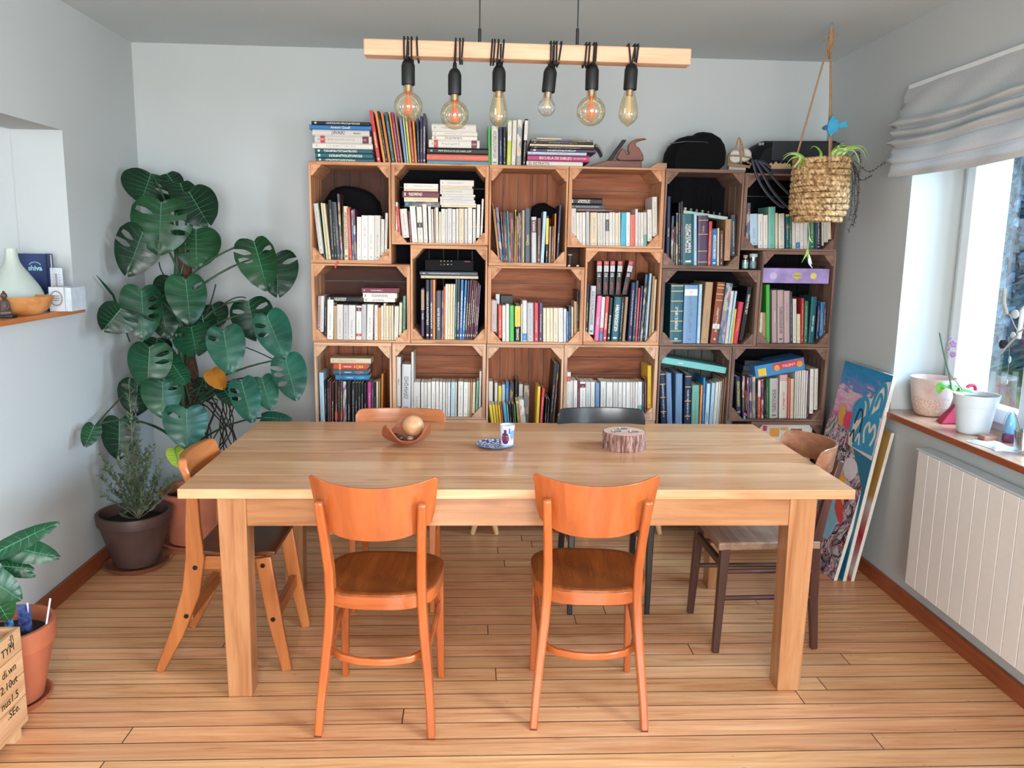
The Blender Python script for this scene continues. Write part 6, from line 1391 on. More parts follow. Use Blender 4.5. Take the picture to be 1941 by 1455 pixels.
for i, (l, w, m_) in enumerate((([(360, 820), (345, 780), (315, 765), (295, 785)], .010, spm), ([(430, 800), (470, 765), (510, 762), (540, 800)], .011, spm), ([(440, 800), (500, 780), (560, 800), (590, 880)], .010, spw), ([(470, 800), (560, 765), (620, 790), (655, 865)], .010, spm),
        ([(480, 800), (550, 790), (580, 830), (585, 890)], .009, spm), ([(430, 810), (450, 770), (480, 750), (520, 745)], .008, spw), ([(460, 810), (540, 770), (600, 765), (640, 810)], .009, spw), ([(240, 830), (190, 810), (150, 830), (120, 865)], .009, spw), ([(250, 835), (200, 830), (165, 860), (150, 890)], .008, spm),
        ([(445, 805), (490, 790), (530, 820), (560, 860)], .009, spm), ([(455, 790), (470, 760), (500, 775), (510, 830)], .008, spm), ([(260, 835), (220, 805), (170, 805), (130, 830)], .007, spm), ([(500, 800), (575, 775), (610, 800), (625, 840)], .008, spw))):
    pts = [q3(x, y, rnd.uniform(-.02, .05)) for x, y in l]; pts[0] = Vector((pts[0].x, HYb-.06, zt_-.04))
    blade([pts[0]] + [q3(*l[0])] + pts[1:], w*1.3, m_)
trail = thing('trailing_plant', 'dry trailing plant with small dark leaves hanging from the right side of the basket', 'plant', (HX+.13, HYb, zt_-.05))
dl = leafmat('dusky_small_leaf', '5c5660', dark='3a4038', rough=.8); mbl = MB()
for i, (l) in enumerate(([(530, 830), (560, 900), (555, 1050), (560, 1180), (545, 1230)], [(530, 830), (575, 920), (580, 1030), (565, 1130), (520, 1270)], [(535, 830), (590, 880), (640, 915), (700, 885), (745, 860)], [(540, 850), (570, 930), (600, 965), (655, 940)], [(525, 850), (545, 960), (540, 1090), (525, 1200)], [(530, 840), (550, 900), (570, 1000), (575, 1100), (545, 1240)], [(535, 830), (570, 800), (590, 850), (580, 950)])):
    ps = smoothp([q3(x, y, .12) for x, y in l], 4); mbs = MB(); ps[0] = Vector((HX+.12, HYb, zt_-.03)); sprig(mbs, mbl, ps, 34 if i not in (2, 3) else 12, .016, rnd, .005); mbs.build('stem', plain('thin_dark_stem', '3a3430', .8), trail, smooth=True)
mbl.build('foliage', dl, trail)
mbl = MB()
run = thing('spider_plant_runner', 'thin runner with a tiny plantlet dangling below the hanging basket', 'plant', at(1535, 430, Y=HYb))
ps = smoothp([q3(285, 1215, .1), q3(290, 1290, .1), q3(283, 1370, .1), q3(290, 1420, .1)], 4)
MB().tube(ps, .0016, 6).build('stem', spw, run, smooth=True)
def blade_r(pts, w, mat): o = blade(pts, w, mat); o.parent = run; o.location = sp_.location - run.location; return o
blade_r([q3(288, 1290, .1), q3(300, 1320, .1), q3(315, 1335, .1)], .006, spm); blade_r([q3(285, 1380, .1), q3(262, 1420, .1), q3(245, 1450, .1)], .008, spm); blade_r([q3(287, 1400, .1), q3(300, 1440, .1), q3(308, 1460, .1)], .010, spw); blade_r([q3(284, 1370, .1), q3(275, 1390, .1), q3(285, 1430, .1)], .007, spm)
c = at(*ZM['6'](1110, 110), Y=HYb-.02); blade_r([q3(290, 1420, .1), c, c+Vector((.015, 0, -.02))], .014, plain('pale_violet_petal', 'b0a8d0', .6))
# ---------------------------------------------------------------- roman blind
linen, nt, b = newmat('white_linen'); f = noisen(nt, coords(nt, (1, 1, 1), rnd=False), 180, 3)
nt.links.new(ramp(nt, f, [(.3, C('c6cacd')), (.7, C('d9dcde'))]), b.inputs['Base Color']); b.inputs['Roughness'].default_value = .85; bump(nt, b, f, .2, .001)
tl_ = N(nt, 'ShaderNodeBsdfTranslucent'); tl_.inputs[0].default_value = C('d8dee4'); ms = N(nt, 'ShaderNodeMixShader'); ms.inputs[0].default_value = .25
nt.links.new(b.outputs[0], ms.inputs[1]); nt.links.new(tl_.outputs[0], ms.inputs[2]); nt.links.new(ms.outputs[0], nt.nodes['Material Output'].inputs[0])
BY0, BY1 = 2.30, 3.70
blind = thing('roman_blind', 'white linen roman blind gathered in folds above the window', 'blind', (XR, 3.0, 2.29))
prof = [(1.93, 2.285), (1.925, 2.27), (1.915, 2.235), (1.91, 2.20), (1.905, 2.165), (1.895, 2.145), (1.872, 2.130), (1.866, 2.118), (1.885, 2.108), (1.893, 2.100), (1.872, 2.092), (1.862, 2.082), (1.875, 2.071), (1.888, 2.064),
        (1.866, 2.056), (1.856, 2.045), (1.872, 2.034), (1.884, 2.026), (1.874, 2.016), (1.868, 1.995), (1.866, 1.975), (1.872, 1.962), (1.882, 1.958), (1.878, 1.945), (1.880, 1.925), (1.884, 1.905), (1.890, 1.903), (1.888, 1.925)]
prof = smoothp([Vector((x, 0, z)) for x, z in prof], 3)
def bl(u, v, sd):
    p = prof[min(int(round(u*(len(prof)-1))), len(prof)-1)]; y = BY0 + (BY1-BY0)*v; k = min(1, (2.285-p.z)/.1)
    sag = -.022*sin(pi*min(1, (BY1-y)/.9))*max(0, min(1, (2.2-p.z)/.25)) + .006*sin(9*v + 14*p.z)*k; endw = .012*sin(p.z*90)*max(0, (v-.9)/.1)*k
    return Vector((p.x + .004*sin(v*23+p.z*30)*k + (.0012 if sd else -.0012), y + endw, p.z + sag))
MB().slab(bl, len(prof)-1, 40).build('blind_fabric', linen, blind, smooth=True, sharp=80)
MB().box(1.925, XR-.001, BY0, BY1-.01, 2.268, 2.292).build('head_rail', pvc, blind, bevel=.002)
MB().box(1.884, 1.892, BY0+.02, BY1-.06, 1.900, 1.915).build('bottom_bar', pvc, blind)

# ---------------------------------------------------------------- radiator
radm = plain('white_radiator_enamel', 'e6e2de', .22, var=.02, bmp=0, coat=.3)
rad = thing('panel_radiator', 'white wall radiator of vertical flat sections under the window', 'radiator', (XR, 2.5, .17))
yy = 3.222; i = 0
while yy > 1.75:
    MB().box(1.868, 1.884, yy-.0765, yy, .165, .745).build('section', radm, rad, bevel=.0012)
    yy -= .0805
MB().box(1.872, 1.935, yy+.01, 3.25, .7455, .753).build('top_grille', plain('radiator_top', 'c4ccd0', .3, bmp=0), rad, bevel=.002)
MB().box(1.885, 1.930, yy+.06, 3.20, .17, .742).build('radiator_shade_panel', plain('dark_radiator_gap', '3c342c', .7, bmp=0), rad)  # dark panel added so the gaps between sections look shaded
for y_ in (2.0, 3.0): MB().box(1.932, XR, y_-.02, y_+.02, .3, .6).build('bracket', radm, rad)

# ---------------------------------------------------------------- window sill things
SZ = .8425
t = thing('mottled_planter', 'wide empty planter with mottled pinkish brown glaze on the window sill', 'pot', (2.075, 3.50, SZ))
mp_, nt, b = newmat('mottled_pink_glaze'); co = coords(nt, (1, 1, 1), rnd=False); sp = N(nt, 'ShaderNodeSeparateXYZ'); nt.links.new(co, sp.inputs[0])
v1 = N(nt, 'ShaderNodeTexVoronoi', feature='DISTANCE_TO_EDGE'); v1.inputs['Scale'].default_value = 85; nt.links.new(co, v1.inputs['Vector'])
n1 = noisen(nt, co, 9, 4); base_ = ramp(nt, n1, [(.3, C('b8948a')), (.5, C('cbb8b0')), (.7, C('d6ccc6'))])
low = mathn(nt, 'LESS_THAN', mathn(nt, 'ADD', sp.outputs[2], mathn(nt, 'MULTIPLY', n1, -.12)), .03)
crk = mathn(nt, 'MULTIPLY', low, mathn(nt, 'LESS_THAN', v1.outputs['Distance'], .1)); c_ = mix(nt, mathn(nt, 'MULTIPLY', low, .45), base_, C('b07a5e')); c_ = mix(nt, mathn(nt, 'MULTIPLY', crk, .5), c_, C('e0cfc0'))
nt.links.new(c_, b.inputs['Base Color']); b.inputs['Roughness'].default_value = .35
MB().lathe([(.0001, SZ), (.052, SZ), (.066, SZ+.008), (.078, SZ+.05), (.086, SZ+.10), (.093, SZ+.155), (.096, SZ+.172), (.0925, SZ+.172), (.088, SZ+.15), (.07, SZ+.03), (.0001, SZ+.02)], (2.065, 3.50, 0), 48).build('pot_body', mp_, t, smooth=True, sharp=50)
t = thing('white_plant_pot', 'smooth white plant pot with a stepped rim holding an orchid on the window sill', 'pot', (2.045, 3.15, SZ))
wp = plain('white_glazed_pot', 'cdd6dc', .3, var=.02, bmp=0)
MB().lathe([(.0001, SZ), (.056, SZ), (.060, SZ+.004), (.074, SZ+.112), (.078, SZ+.113), (.087, SZ+.160), (.084, SZ+.160), (.079, SZ+.14), (.0001, SZ+.13)], (2.045, 3.15, 0), 48).build('pot_body', wp, t, smooth=True, sharp=30)
MB().lathe([(.079, SZ+.141), (.0001, SZ+.143)], (2.045, 3.15, 0), 24).build('soil', plain('bark_substrate', '5c4838', .95, var=.4, scale=60), t)
orc = thing('orchid', 'thin orchid stem with fading purple flowers in the white pot on the sill', 'plant', (2.045, 3.15, SZ+.14))
zw = lambda x, y: (1640 + x/4.28, 560 + y/4.28)
def qw(x, y, Y=3.15): return at(*zw(x, y), Y=Y)
MB().tube(smoothp([qw(700, 765), qw(680, 640), qw(640, 480), qw(603, 302)]), [.0035]*13, 6).build('stem', plain('orchid_stem', '4a6a58', .5), orc, smooth=True)
MB().tube(smoothp([qw(785, 760), qw(740, 700), qw(680, 620), qw(650, 500), qw(660, 400), qw(690, 345)]), .0022, 6).build('flower_stalk', plain('orchid_stalk', '7c7468', .5), orc, smooth=True)
fm = plain('faded_purple_petal', '8a6a94', .6, var=.3)
for (x, y, r) in ((690, 342, .007), (718, 392, .013), (675, 425, .008), (712, 475, .012)):
    c = qw(x, y); mb = MB()
    for k in range(5):
        a = k*2*pi/5 + x; mb.ball(c + Vector((cos(a)*r*.6, 0, sin(a)*r*.6)), r*.62, 8, sq=(1, .35, 1))
    mb.build('flower', fm, orc, smooth=True)
def oblade(pts, w, mat, par, nm='leaf'):
    pts = smoothp([Vector(p) for p in pts], 4); n = len(pts); vs = []; fs = []
    for i, p in enumerate(pts):
        t_ = i/(n-1); d = (pts[min(i+1, n-1)]-pts[max(i-1, 0)]).normalized(); sd = d.cross(Vector((0, -.6, 1))).normalized(); ww = w*sin(pi*min(1, .12+t_*.88))**.6
        vs += [p - sd*ww/2 + Vector((0, 0, .12*ww)), p, p + sd*ww/2 + Vector((0, 0, .12*ww))]
    for i in range(n-1):
        for k in (0, 1): fs.append((3*i+k, 3*i+k+1, 3*i+k+4, 3*i+k+3))
    return MB().add(vs, fs).build(nm, mat, par, smooth=True)
fresh = leafmat('fresh_orchid_leaf', '6fae48', dark='4e8a34', rough=.3)
oblade([qw(720, 770), qw(660, 738), qw(610, 745), qw(598, 800)], .04, fresh, orc); oblade([qw(730, 770), qw(800, 765), qw(880, 788)], .035, fresh, orc); oblade([qw(715, 775), qw(730, 730), qw(770, 745), qw(785, 790)], .035, leafmat('pale_orchid_leaf', 'bcd8b8', dark='9cc09c'), orc)
rf = plain('crimson_felt', 'b42a4a', .7, var=.2)
rb = thing('red_felt_heart', 'crimson fabric pouch lying behind the white plant pot on the sill', 'pouch', (2.12, 3.33, SZ))
mb = MB(); A = (2.07, 3.33)
mb.hexa([(2.00, 3.30, SZ), (2.10, 3.30, SZ), (2.13, 3.37, SZ), (2.02, 3.38, SZ)], [(2.09, 3.32, SZ+.115), (2.105, 3.32, SZ+.115), (2.11, 3.335, SZ+.115), (2.095, 3.335, SZ+.115)]); mb.build('pouch_body', rf, rb, bevel=.006)
MB().tube(smoothp([Vector((2.10, 3.33, SZ+.11)), Vector((2.12, 3.33, SZ+.16)), Vector((2.15, 3.33, SZ+.16)), Vector((2.15, 3.32, SZ+.12))]), .008, 8).build('pouch_loop', rf, rb, smooth=True)
bt = thing('layered_glass_bottle', 'small pointed glass ornament layered blue over purple on the sill', 'ornament', (2.085, 2.985, SZ))
MB().lathe([(.0001, SZ), (.020, SZ), (.023, SZ+.008), (.022, SZ+.034), (.0001, SZ+.034)], (2.085, 2.985, 0), 20).build('purple_base', plain('purple_glass', '7c3a5c', .15, bmp=0), bt, smooth=True)
MB().lathe([(.0165, SZ+.034), (.0195, SZ+.05), (.017, SZ+.08), (.010, SZ+.105), (.003, SZ+.118), (.0001, SZ+.12)], (2.085, 2.985, 0), 20).build('blue_top', plain('blue_glass', '7fb4d4', .12, bmp=0), bt, smooth=True)
wt = thing('wire_arch', 'thin wire arch standing around the layered glass ornament', 'ornament', (2.085, 2.985, SZ))
MB().tube(smoothp([Vector((2.06, 2.99, SZ)), Vector((2.062, 2.99, SZ+.08)), Vector((2.085, 2.985, SZ+.127)), Vector((2.108, 2.975, SZ+.08)), Vector((2.12, 2.95, SZ+.002))]), .0012, 6).build('wire', plain('grey_wire', '6c7478', .4, .6, bmp=0), wt, smooth=True)
tag(MB().box(2.0, 2.055, 3.0, 3.045, SZ, SZ+.018).build('small_wood_block', wood('sill_block', '8c5a48', 'b07c66', 'c49280', 'x', .5, knots=False), bevel=.002), 'small reddish wood block in front of the glass ornament on the sill', 'block')
gt = glass('tumbler_glass', (.9, .95, .97), .22)
for i, (x, y, r0, r1, h, lb) in enumerate(((2.085, 2.865, .028, .034, .075, 'clear drinking glass on the sill beside the layered ornament'), (2.02, 2.80, .032, .04, .085, 'clear drinking glass on the sill nearest to the edge of the picture'))):
    tag(MB().lathe([(.0001, SZ+.0005), (r0, SZ+.0005), (r1, SZ+h), (r1-.002, SZ+h), (r0-.002, SZ+.008), (.0001, SZ+.008)], (x, y, 0), 28).build('drinking_glass', gt, smooth=True), lb, 'glass')
clm = plain('crumpled_white_cloth', 'c8ccd4', .85)
def cl(u, v, sd):
    x = 1.935 + .10*v + .01*sin(5*u); y = 2.83 + .17*u + .012*sin(7*v); e = min(u, 1-u, v, 1-v)
    return Vector((x, y, SZ + .001 + (.008 + .004*sin(11*u)*sin(9*v))*min(1, e*6) if sd else SZ + .0005))
tag(MB().slab(cl, 18, 12).build('cloth', clm, smooth=True), 'small white cloth lying at the front of the window sill', 'cloth')
# mobile of driftwood hanging at the middle post
mo = thing('driftwood_mobile', 'hanging twig mobile with white shapes and a dark cone before the middle window post', 'mobile', (2.05, 3.0, 1.6))
MX = 2.06
def qm(x, y): return at(*zw(x, y), X=MX)
twm = plain('pale_driftwood', 'a8a49c', .8); wsh = plain('white_wing_shape', 'cfd8de', .4, bmp=0)
for l, r in ((((1130, -60), (1125, 60), (1150, 150)), .007), (((1170, 150), (1215, 250), (1245, 300)), .0018), (((1100, 465), (1160, 400), (1245, 310)), .004), (((1245, 300), (1290, 265)), .003)):
    MB().tube([qm(x, y) for x, y in l], r, 7).build('twig', twm, mo, smooth=True)
MB().tube([Vector((MX, qm(1140, 0).y, 1.92)), qm(1140, -60)], .0008, 5).build('thread', INK['s'], mo)
for (x, y, r, nm) in ((1215, 150, .022, 'w'), (1200, 320, .015, 'w'), (1172, 520, .008, 'w'), (1150, 700, .006, 'w'), (1240, 295, .010, 'w')):
    MB().ball(qm(x, y), r, 10, sq=(.35, 1, .8 if y < 400 else 1.8)).build('white_shape', wsh, mo, smooth=True)
MB().tube([qm(1165, 340), qm(1170, 500), qm(1150, 700)], .0008, 5).build('thread', INK['s'], mo)
c = qm(1122, 395); mb = MB()
for k in range(40):
    z = (k/40-.5)*.03; a = k*2.4; r = .013*sqrt(max(.05, 1-(z/.017)**2)); d = Vector((cos(a), sin(a), .4))
    mb.ball(c + Vector((cos(a)*r, sin(a)*r, z)), .0045, 6)
mb.build('pine_cone', plain('dark_pine_cone', '1c2030', .7), mo, smooth=True)

# ---------------------------------------------------------------- canvases leaning on the right wall
def canvas(name, label, nb, fb, nt_, ft_, thick, facem, edge):
    nb, fb, nt_, ft_ = map(Vector, (nb, fb, nt_, ft_)); n = (fb-nb).cross(nt_-nb).normalized()
    if n.x > 0: n = -n
    t = thing(name, label, 'painting', (nb+fb)/2)
    bk_ = [p - n*thick for p in (nb, fb, ft_, nt_)]; fr = [p - n*.0012 for p in (nb, fb, ft_, nt_)]
    MB().hexa(bk_, fr).build('canvas_sides', edge, t)
    MB().hexa(fr, [nb, fb, ft_, nt_]).build('painted_front', facem, t)
    return t, n
edge_m = plain('raw_canvas_edge', 'd2ccc2', .85)
def paintmat(name, stops, scale, dist, warp=1.0, dark=None):
    m, nt, b = newmat(name); co = coords(nt, (1, 1, 1), rnd=False)
    f = noisen(nt, co, scale, 4, .6, dist); c_ = ramp(nt, f, [(p, C(h)) for p, h in stops])
    if dark:
        g = noisen(nt, co, dark[0], 3, .6, 2.0); ln = mathn(nt, 'LESS_THAN', mathn(nt, 'ABSOLUTE', mathn(nt, 'SUBTRACT', g, .5)), dark[1]); c_ = mix(nt, ln, c_, C(dark[2]))
    nt.links.new(c_, b.inputs['Base Color']); b.inputs['Roughness'].default_value = .55; return m, nt, b
m1, nt, b = paintmat('collage_of_scribbled_paint', [(.3, '3c3840'), (.38, '6e7c74'), (.45, '8f5a78'), (.52, 'c9b8c0'), (.58, '7c7a70'), (.64, 'a03c64'), (.72, 'dcd6d0')], 6, 1.6, dark=(8, .022, '1c1a20'))
t, n = canvas('collage_painting', 'tall densely scribbled canvas with colourful petals leaning in front of the blue one', (1.749, 3.626, 0), (1.704, 4.045, 0), (1.898, 3.618, .726), (1.853, 4.04, .735), .018, m1, edge_m)
def onc(P0, P1, P2, u, v): return P0 + (P1-P0)*u + (P2-P0)*v
nb, fb, tn_ = Vector((1.749, 3.626, 0)), Vector((1.704, 4.045, 0)), Vector((1.898, 3.618, .726))
def blob(par, nb, fb, tn_, n, u, v, ru, rv, ang, mat, nm, lift=.0008, petal=False):
    U = (fb-nb).normalized(); V = (tn_-nb).normalized(); c = onc(nb, fb, tn_, u, v) + n*lift; pts = []
    for k in range(20):
        a = 2*pi*k/20; x, y = ru*cos(a), rv*sin(a)
        if petal: x *= .75 + .25*sin(a)
        x, y = x*cos(ang)-y*sin(ang), x*sin(ang)+y*cos(ang); pts.append(c + U*x + V*y)
    mb = MB().add(pts + [p - n*.0007 for p in pts], [tuple(range(20)), tuple(range(20, 40))[::-1]] + [(i, (i+1) % 20, 20+(i+1) % 20, 20+i) for i in range(20)])
    return mb.build(nm, mat, par)
pr_, py_, pb_ = plain('petal_red', 'c84840', .5), plain('petal_yellow', 'dca03a', .5), plain('light_blue_paint', '7fb0c4', .5)
blob(t, nb, fb, tn_, n, .55, .56, .045, .095, .1, pr_, 'painted_petal', .0008, True); blob(t, nb, fb, tn_, n, .34, .54, .045, .095, -.35, py_, 'painted_petal', .0012, True)
blob(t, nb, fb, tn_, n, .27, .43, .04, .07, -.7, pr_, 'painted_petal', .0016, True); blob(t, nb, fb, tn_, n, .5, .46, .05, .05, 0, pb_, 'painted_petal', .0018)
blob(t, nb, fb, tn_, n, .78, .63, .07, .04, 0, plain('dark_green_paint', '2c4a44', .5), 'painted_eye', .001); blob(t, nb, fb, tn_, n, .3, .72, .06, .05, .4, plain('pale_paint', 'cfc6cc', .5), 'painted_patch', .001)
blob(t, nb, fb, tn_, n, .72, .15, .05, .075, 0, pb_, 'painted_face', .001); blob(t, nb, fb, tn_, n, .38, .33, .05, .09, .1, pb_, 'painted_hand', .001)
for k in range(4): blob(t, nb, fb, tn_, n, .66, .27+.025*k, .038, .006, .05, pr_, 'painted_stripe', .0012)
# swirling blue canvas
m2, nt, b = newmat('blue_pink_brushed_sky'); co = coords(nt, (1, 1, 1), rnd=False); sp = N(nt, 'ShaderNodeSeparateXYZ'); nt.links.new(co, sp.inputs[0])
ns = noisen(nt, coords(nt, (3, 3, 9), rnd=False), 3, 4, .6, 1.2)
fz = mathn(nt, 'ADD', mathn(nt, 'ADD', mathn(nt, 'MULTIPLY', sp.outputs[2], 1.6), -1.02), mathn(nt, 'MULTIPLY', ns, .5))
nt.links.new(ramp(nt, fz, [(.25, C('1f6f8e')), (.42, C('d86a9c')), (.52, C('cf9ac4')), (.6, C('dcb8b4')), (.66, C('7a78b4')), (.75, C('1f86b8')), (1, C('1a6fa0'))]), b.inputs['Base Color']); b.inputs['Roughness'].default_value = .5
nb, fb, tn_, tf_ = Vector((1.790, 3.619, 0)), Vector((1.772, 4.09, 0)), Vector((1.909, 3.556, 1.010)), Vector((1.900, 4.02, 1.014))
t, n = canvas('blue_swirl_painting', 'largest leaning canvas painted with blue and white swirling waves and pink sky', nb, fb, tn_, tf_, .018, m2, edge_m)
U = (fb-nb).normalized(); V = (tn_-nb).normalized(); L1_, L2_ = (fb-nb).length, (tn_-nb).length
cream_p, blue_p, navy_p = plain('cream_paint', 'd8cdbf', .5), plain('turquoise_paint', '2a8fb8', .5), plain('navy_paint', '1a2440', .5)
def stroke(par, pts, wd, mat, lift, nm='painted_swirl'):
    P = smoothp([nb + U*(u*L1_) + V*(v*L2_) + n*lift for u, v in pts], 5); vs = []; fs = []
    for i, p in enumerate(P):
        d = (P[min(i+1, len(P)-1)] - P[max(i-1, 0)]).normalized(); s_ = d.cross(n).normalized()*wd/2; vs += [p - s_, p + s_, p + s_ - n*.0007, p - s_ - n*.0007]
    for i in range(len(P)-1):
        for k in range(4): fs.append((4*i+k, 4*i+(k+1) % 4, 4*i+4+(k+1) % 4, 4*i+4+k))
    return MB().add(vs, fs + [(0, 1, 2, 3)]).build(nm, mat, par)
P0 = [(-0.0, .60), (.02, .88)]
# underlying blue wave field
def poly_on(par, pts, mat, lift, nm):
    P = [nb + U*(u*L1_) + V*(v*L2_) + n*lift for u, v in pts]; m_ = len(P)
    MB().add(P + [p - n*.0007 for p in P], [tuple(range(m_)), tuple(range(m_, 2*m_))[::-1]] + [(i, (i+1) % m_, m_+(i+1) % m_, m_+i) for i in range(m_)]).build(nm, mat, par)
poly_on(t, [(.01, .60), (.01, .97), (.08, .965), (.2, .92), (.27, .87), (.42, .87), (.55, .80), (.56, .70), (.5, .62)], cream_p, .0008, 'painted_ground')
poly_on(t, [(.02, .62), (.03, .78), (.10, .84), (.2, .80), (.32, .78), (.42, .70), (.42, .62)], blue_p, .0016, 'painted_wave')
for pts, wd, m_, lf in (([(.04, .80), (.03, .90), (.10, .95), (.20, .90), (.23, .80), (.22, .74)], .022, blue_p, .0024), ([(.26, .74), (.30, .84), (.40, .86), (.50, .80), (.52, .68)], .024, blue_p, .0024), ([(.33, .70), (.36, .79), (.43, .80), (.47, .73)], .012, navy_p, .0028),
                        ([(.08, .82), (.08, .88), (.13, .90), (.17, .84)], .018, blue_p, .0024), ([(.10, .66), (.06, .71), (.10, .76), (.16, .72), (.20, .76), (.26, .72), (.22, .66)], .014, cream_p, .0028), ([(.30, .64), (.34, .69), (.38, .65)], .012, cream_p, .0028), ([(.42, .64), (.45, .70), (.50, .66)], .010, navy_p, .0028)):
    stroke(t, pts, wd, m_, lf)
def blob2(u, v, ru, rv, ang, mat, nm, lift=.001): return blob(t, nb, fb, tn_, n, u, v, ru, rv, ang, mat, nm, lift)
blob2(.60, .73, .05, .045, 0, plain('raspberry_paint', 'd43a64', .5), 'painted_circle', .0016); blob2(.76, .745, .035, .06, -.3, plain('ochre_paint', 'd89a4a', .5), 'painted_flame', .0012); blob2(.46, .80, .05, .06, .5, blue_p, 'painted_peak', .0012)
m3, nt, b = newmat('ochre_red_abstract'); co = coords(nt, (1, 1, 1), rnd=False); sp = N(nt, 'ShaderNodeSeparateXYZ'); nt.links.new(co, sp.inputs[0])
ns = noisen(nt, co, 5, 3); fz = mathn(nt, 'ADD', sp.outputs[2], mathn(nt, 'MULTIPLY', ns, .15))
nt.links.new(ramp(nt, fz, [(.08, C('b8383a')), (.14, C('d8d0cc')), (.3, C('c02c3c')), (.45, C('d4ccc8')), (.5, C('b8904e')), (.8, C('b08a4a'))]), b.inputs['Base Color'])
canvas('ochre_painting', 'rearmost leaning canvas, mostly hidden, ochre above and red below', (1.831, 3.619, 0), (1.825, 3.95, 0), (1.925, 3.555, .745), (1.92, 3.90, .745), .016, m3, edge_m)

# ---------------------------------------------------------------- things on the shelf of the wall opening
NZ = 1.2585
zn = lambda x, y: (x/5.82, 400 + y/5.82)
def qn(x, y, Y): return at(*zn(x, y), Y=Y)
VY = 3.50; c = qn(165, 980, VY); vx = c.x; k5 = 3.75/F/5.82
va = thing('white_carafe', 'pale long-necked vase standing behind the wooden bowl in the wall opening', 'vase', (vx, VY, NZ))
zt5 = qn(150, 460, VY).z
H5 = zt5 - NZ
prof = [(.0001, 0), (.105, 0), (.118, .012), (.116, .05), (.098, .10), (.062, .155), (.030, .205), (.022, .26), (.021, H5), (.017, H5), (.0001, H5-.02)]
MB().lathe(smoothp([Vector((r, 0, z)) for r, z in prof], 3) and [(v.x if v.x > 1e-4 else 1e-4, NZ+v.z) for v in smoothp([Vector((r, 0, z)) for r, z in prof], 3)], (vx, VY, 0), 40).build('vase_body', plain('pale_glazed_vase', 'b4bcb4', .25, var=.02, bmp=0), va, smooth=True, sharp=60)
by5 = 3.36; c = qn(265, 1040, by5)
MB_ = MB().lathe([(.0001, NZ), (.055, NZ), (.085, NZ+.022), (.103, NZ+.060), (.108, NZ+.074), (.104, NZ+.074), (.08, NZ+.03), (.0001, NZ+.012)], (c.x, by5, 0), 36, wob=lambda a, z: 1+.03*sin(2*a))
tag(MB_.build('wooden_bowl', wood('orange_olive_wood', '9a5c2c', 'c48650', 'd8a06c', 'x', .35, knots=False), smooth=True, sharp=60), 'small orange wooden bowl on the shelf in front of the vase', 'bowl')
fy = 3.22; c = qn(55, 1085, fy); figm = plain('dark_brown_carving', '4a3632', .5, var=.2)
fg = thing('seated_figurine', 'small dark brown seated figurine on a base at the left of the wall shelf', 'figurine', (c.x, fy, NZ))
MB().box(c.x-.035, c.x+.035, fy-.02, fy+.02, NZ, NZ+.012).build('base', plain('black_figurine_base', '151416', .4), fg, bevel=.003)
mb = MB().lathe([(.0001, NZ+.012), (.022, NZ+.014), (.021, NZ+.03), (.015, NZ+.055), (.013, NZ+.066), (.006, NZ+.072), (.0001, NZ+.073)], (c.x, fy, 0), 20)
mb.tube([(c.x-.014, fy-.004, NZ+.06), (c.x-.021, fy-.01, NZ+.04), (c.x-.008, fy-.02, NZ+.030)], [.006, .006, .005], 8).tube([(c.x+.014, fy-.004, NZ+.06), (c.x+.021, fy-.01, NZ+.04), (c.x+.008, fy-.02, NZ+.030)], [.006, .006, .005], 8)
mb.tube([(c.x-.024, fy-.006, NZ+.02), (c.x, fy-.024, NZ+.019), (c.x+.024, fy-.006, NZ+.02)], [.009, .010, .009], 8)
mb.build('body', figm, fg, smooth=True)
mb = MB().ball((c.x, fy, NZ+.084), .0125, 14, sq=(.9, .95, 1.1)).ball((c.x, fy, NZ+.098), .005, 8); mb.ball((c.x, fy-.0125, NZ+.083), .0025, 6).ball((c.x-.011, fy, NZ+.082), .003, 6, sq=(.5, 1, 1.6)).ball((c.x+.011, fy, NZ+.082), .003, 6, sq=(.5, 1, 1.6)); mb.build('head', figm, fg, smooth=True)
# navy notebook
ny = 3.655; A = qn(208, 1015, ny); B = qn(590, 1015, ny); Tz = qn(400, 470, ny).z
nbk = thing('navy_notebook', 'upright navy blue notebook with pale lettering in the wall opening', 'book', ((A.x+B.x)/2, ny, NZ))
nvy = plain('navy_cloth_cover', '1c2c5c', .6); x0_, x1_ = A.x, B.x
MB().box(x0_, x1_, ny, ny+.003, NZ, Tz).box(x0_, x1_, ny+.022, ny+.025, NZ, Tz).box(x0_, x0_+.003, ny+.003, ny+.022, NZ, Tz).build('cover', nvy, nbk, bevel=.0015)
MB().box(x0_+.003, x1_-.004, ny+.003, ny+.022, NZ+.003, Tz-.004).build('pages', pagem, nbk)
MB().box(x1_-.018, x1_-.013, ny-.0012, ny+.0262, NZ+.0005, Tz+.001).build('elastic_band', plain('dark_elastic', '101830', .7, bmp=0), nbk)
c = qn(388, 630, ny); teal_ink = plain('pale_teal_ink', '8fc4cc', .5, bmp=0)
text('shiva', .030, teal_ink, nbk, frame_m((1, 0, 0), (0, 0, 1), (c.x-nbk.location.x, -.0008, c.z-NZ)), bold=.0008)
for k in range(9):
    a = radians(150 - k*15); MB().box(c.x+.026*cos(a)-.0018, c.x+.026*cos(a)+.0018, ny-.0008, ny+.0005, c.z+.005+.026*sin(a)*.75, c.z+.009+.026*sin(a)*.75).build('arched_letter', teal_ink, nbk)
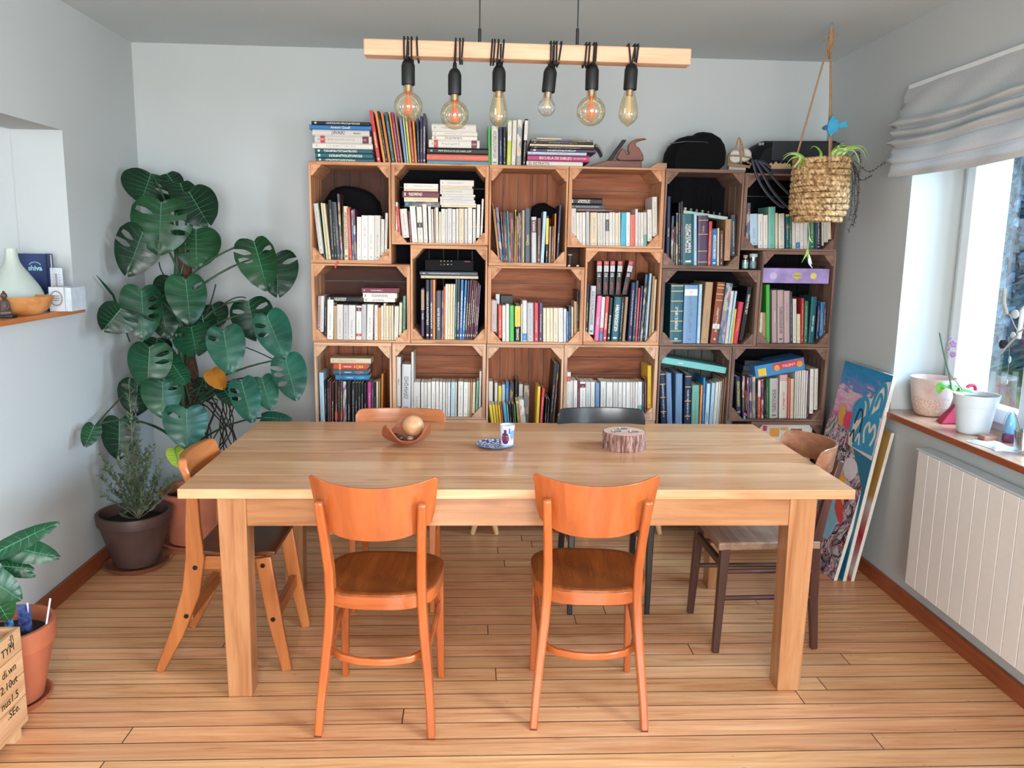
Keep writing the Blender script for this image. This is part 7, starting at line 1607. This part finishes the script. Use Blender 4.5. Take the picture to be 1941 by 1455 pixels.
# black tray with small vials, white box, thermometer card
A = qn(385, 1028, 3.56); B = qn(555, 1028, 3.56)
tag(MB().box(A.x, B.x, 3.56, 3.62, NZ, NZ+.028).build('black_tray', plain('black_lacquer', '0e0f12', .3, bmp=0), bevel=.002), 'low black box with pale vials on it on the wall shelf', 'box')
for i, (x, h_) in enumerate(((465, .030), (492, .034), (520, .042))):
    c = qn(x, 975, 3.58); tag(MB().lathe([(.0001, NZ+.0285), (.0075, NZ+.0285), (.0075, NZ+.028+h_*.8), (.004, NZ+.028+h_*.85), (.004, NZ+.028+h_), (.0001, NZ+.028+h_)], (c.x, 3.59, 0), 14).build('small_vial', plain('pale_vial', 'a8c0b8', .3, bmp=0), smooth=True), '%s of three pale vials on the black box in the wall opening' % ('leftmost', 'middle one', 'rightmost')[i], 'vial', 'pale vials on the black box')
A = qn(545, 1025, 3.52); B = qn(708, 1025, 3.52); Tz = qn(620, 838, 3.52).z
wb = thing('white_label_box', 'small white box with grey oval emblem at the right end of the wall shelf', 'box', ((A.x+B.x)/2, 3.52, NZ))
MB().box(A.x, B.x, 3.52, 3.62, NZ, Tz).build('box_body', plain('white_carton', 'c4c8cc', .5, bmp=0), wb, bevel=.001)
cx_, cz_ = (A.x+B.x)/2, (NZ+Tz)/2+.004
MB().tube([(cx_+.024*cos(a*pi/16), 3.5195, cz_+.030*sin(a*pi/16)) for a in range(33)], .003, 6).build('oval_emblem', INK['s'], wb)
for dz in (.008, -.002, -.010): MB().box(cx_-.011, cx_+.011, 3.5192, 3.521, cz_+dz, cz_+dz+.004).build('emblem_line', INK['s'], wb)
A = qn(722, 1025, 3.56); tag(MB().box(B.x+.001, B.x+.026, 3.53, 3.66, NZ, Tz-.002).build('white_booklets', plain('white_leaflets', 'bcc6d0', .6, bmp=0), bevel=.001), 'thin white boxes squeezed between the emblem box and the wall edge', 'box')
A = qn(572, 835, 3.64); B = qn(708, 835, 3.64); zt6 = qn(640, 625, 3.64).z
th = thing('thermometer_card', 'pale wall thermometer card standing behind the white box on the wall shelf', 'thermometer', ((A.x+B.x)/2, 3.632, NZ))
MB().box(A.x, B.x, 3.632, 3.638, NZ, zt6).build('card', plain('pale_thermo_card', 'c2c8d0', .5, bmp=0), th, bevel=.002)
MB().box((A.x+B.x)/2-.004, (A.x+B.x)/2+.004, 3.630, 3.633, zt6-.085, zt6-.025).build('scale', plain('faded_scale', '9c8c98', .5, bmp=0), th)
for k in range(5):
    for dx in (-.013, .013): MB().box((A.x+B.x)/2+dx-.003, (A.x+B.x)/2+dx+.003, 3.6312, 3.633, zt6-.03-.012*k, zt6-.027-.012*k).build('tick', INK['s'], th)

# ---------------------------------------------------------------- lettering becomes mesh
bpy.context.view_layer.update(); dg = bpy.context.evaluated_depsgraph_get()
fonts = [o for o in bpy.data.objects if o.type == 'FONT']
new = []
for o in fonts: new.append((o, bpy.data.meshes.new_from_object(o.evaluated_get(dg))))
for o, me in new:
    nm = o.name.split('.')[0]; o.name = 'x_' + o.name; q = bpy.data.objects.new(nm, me); COL.objects.link(q); q.parent = o.parent; q.matrix_local = o.matrix_local.copy()
for o, me in new: bpy.data.objects.remove(o)
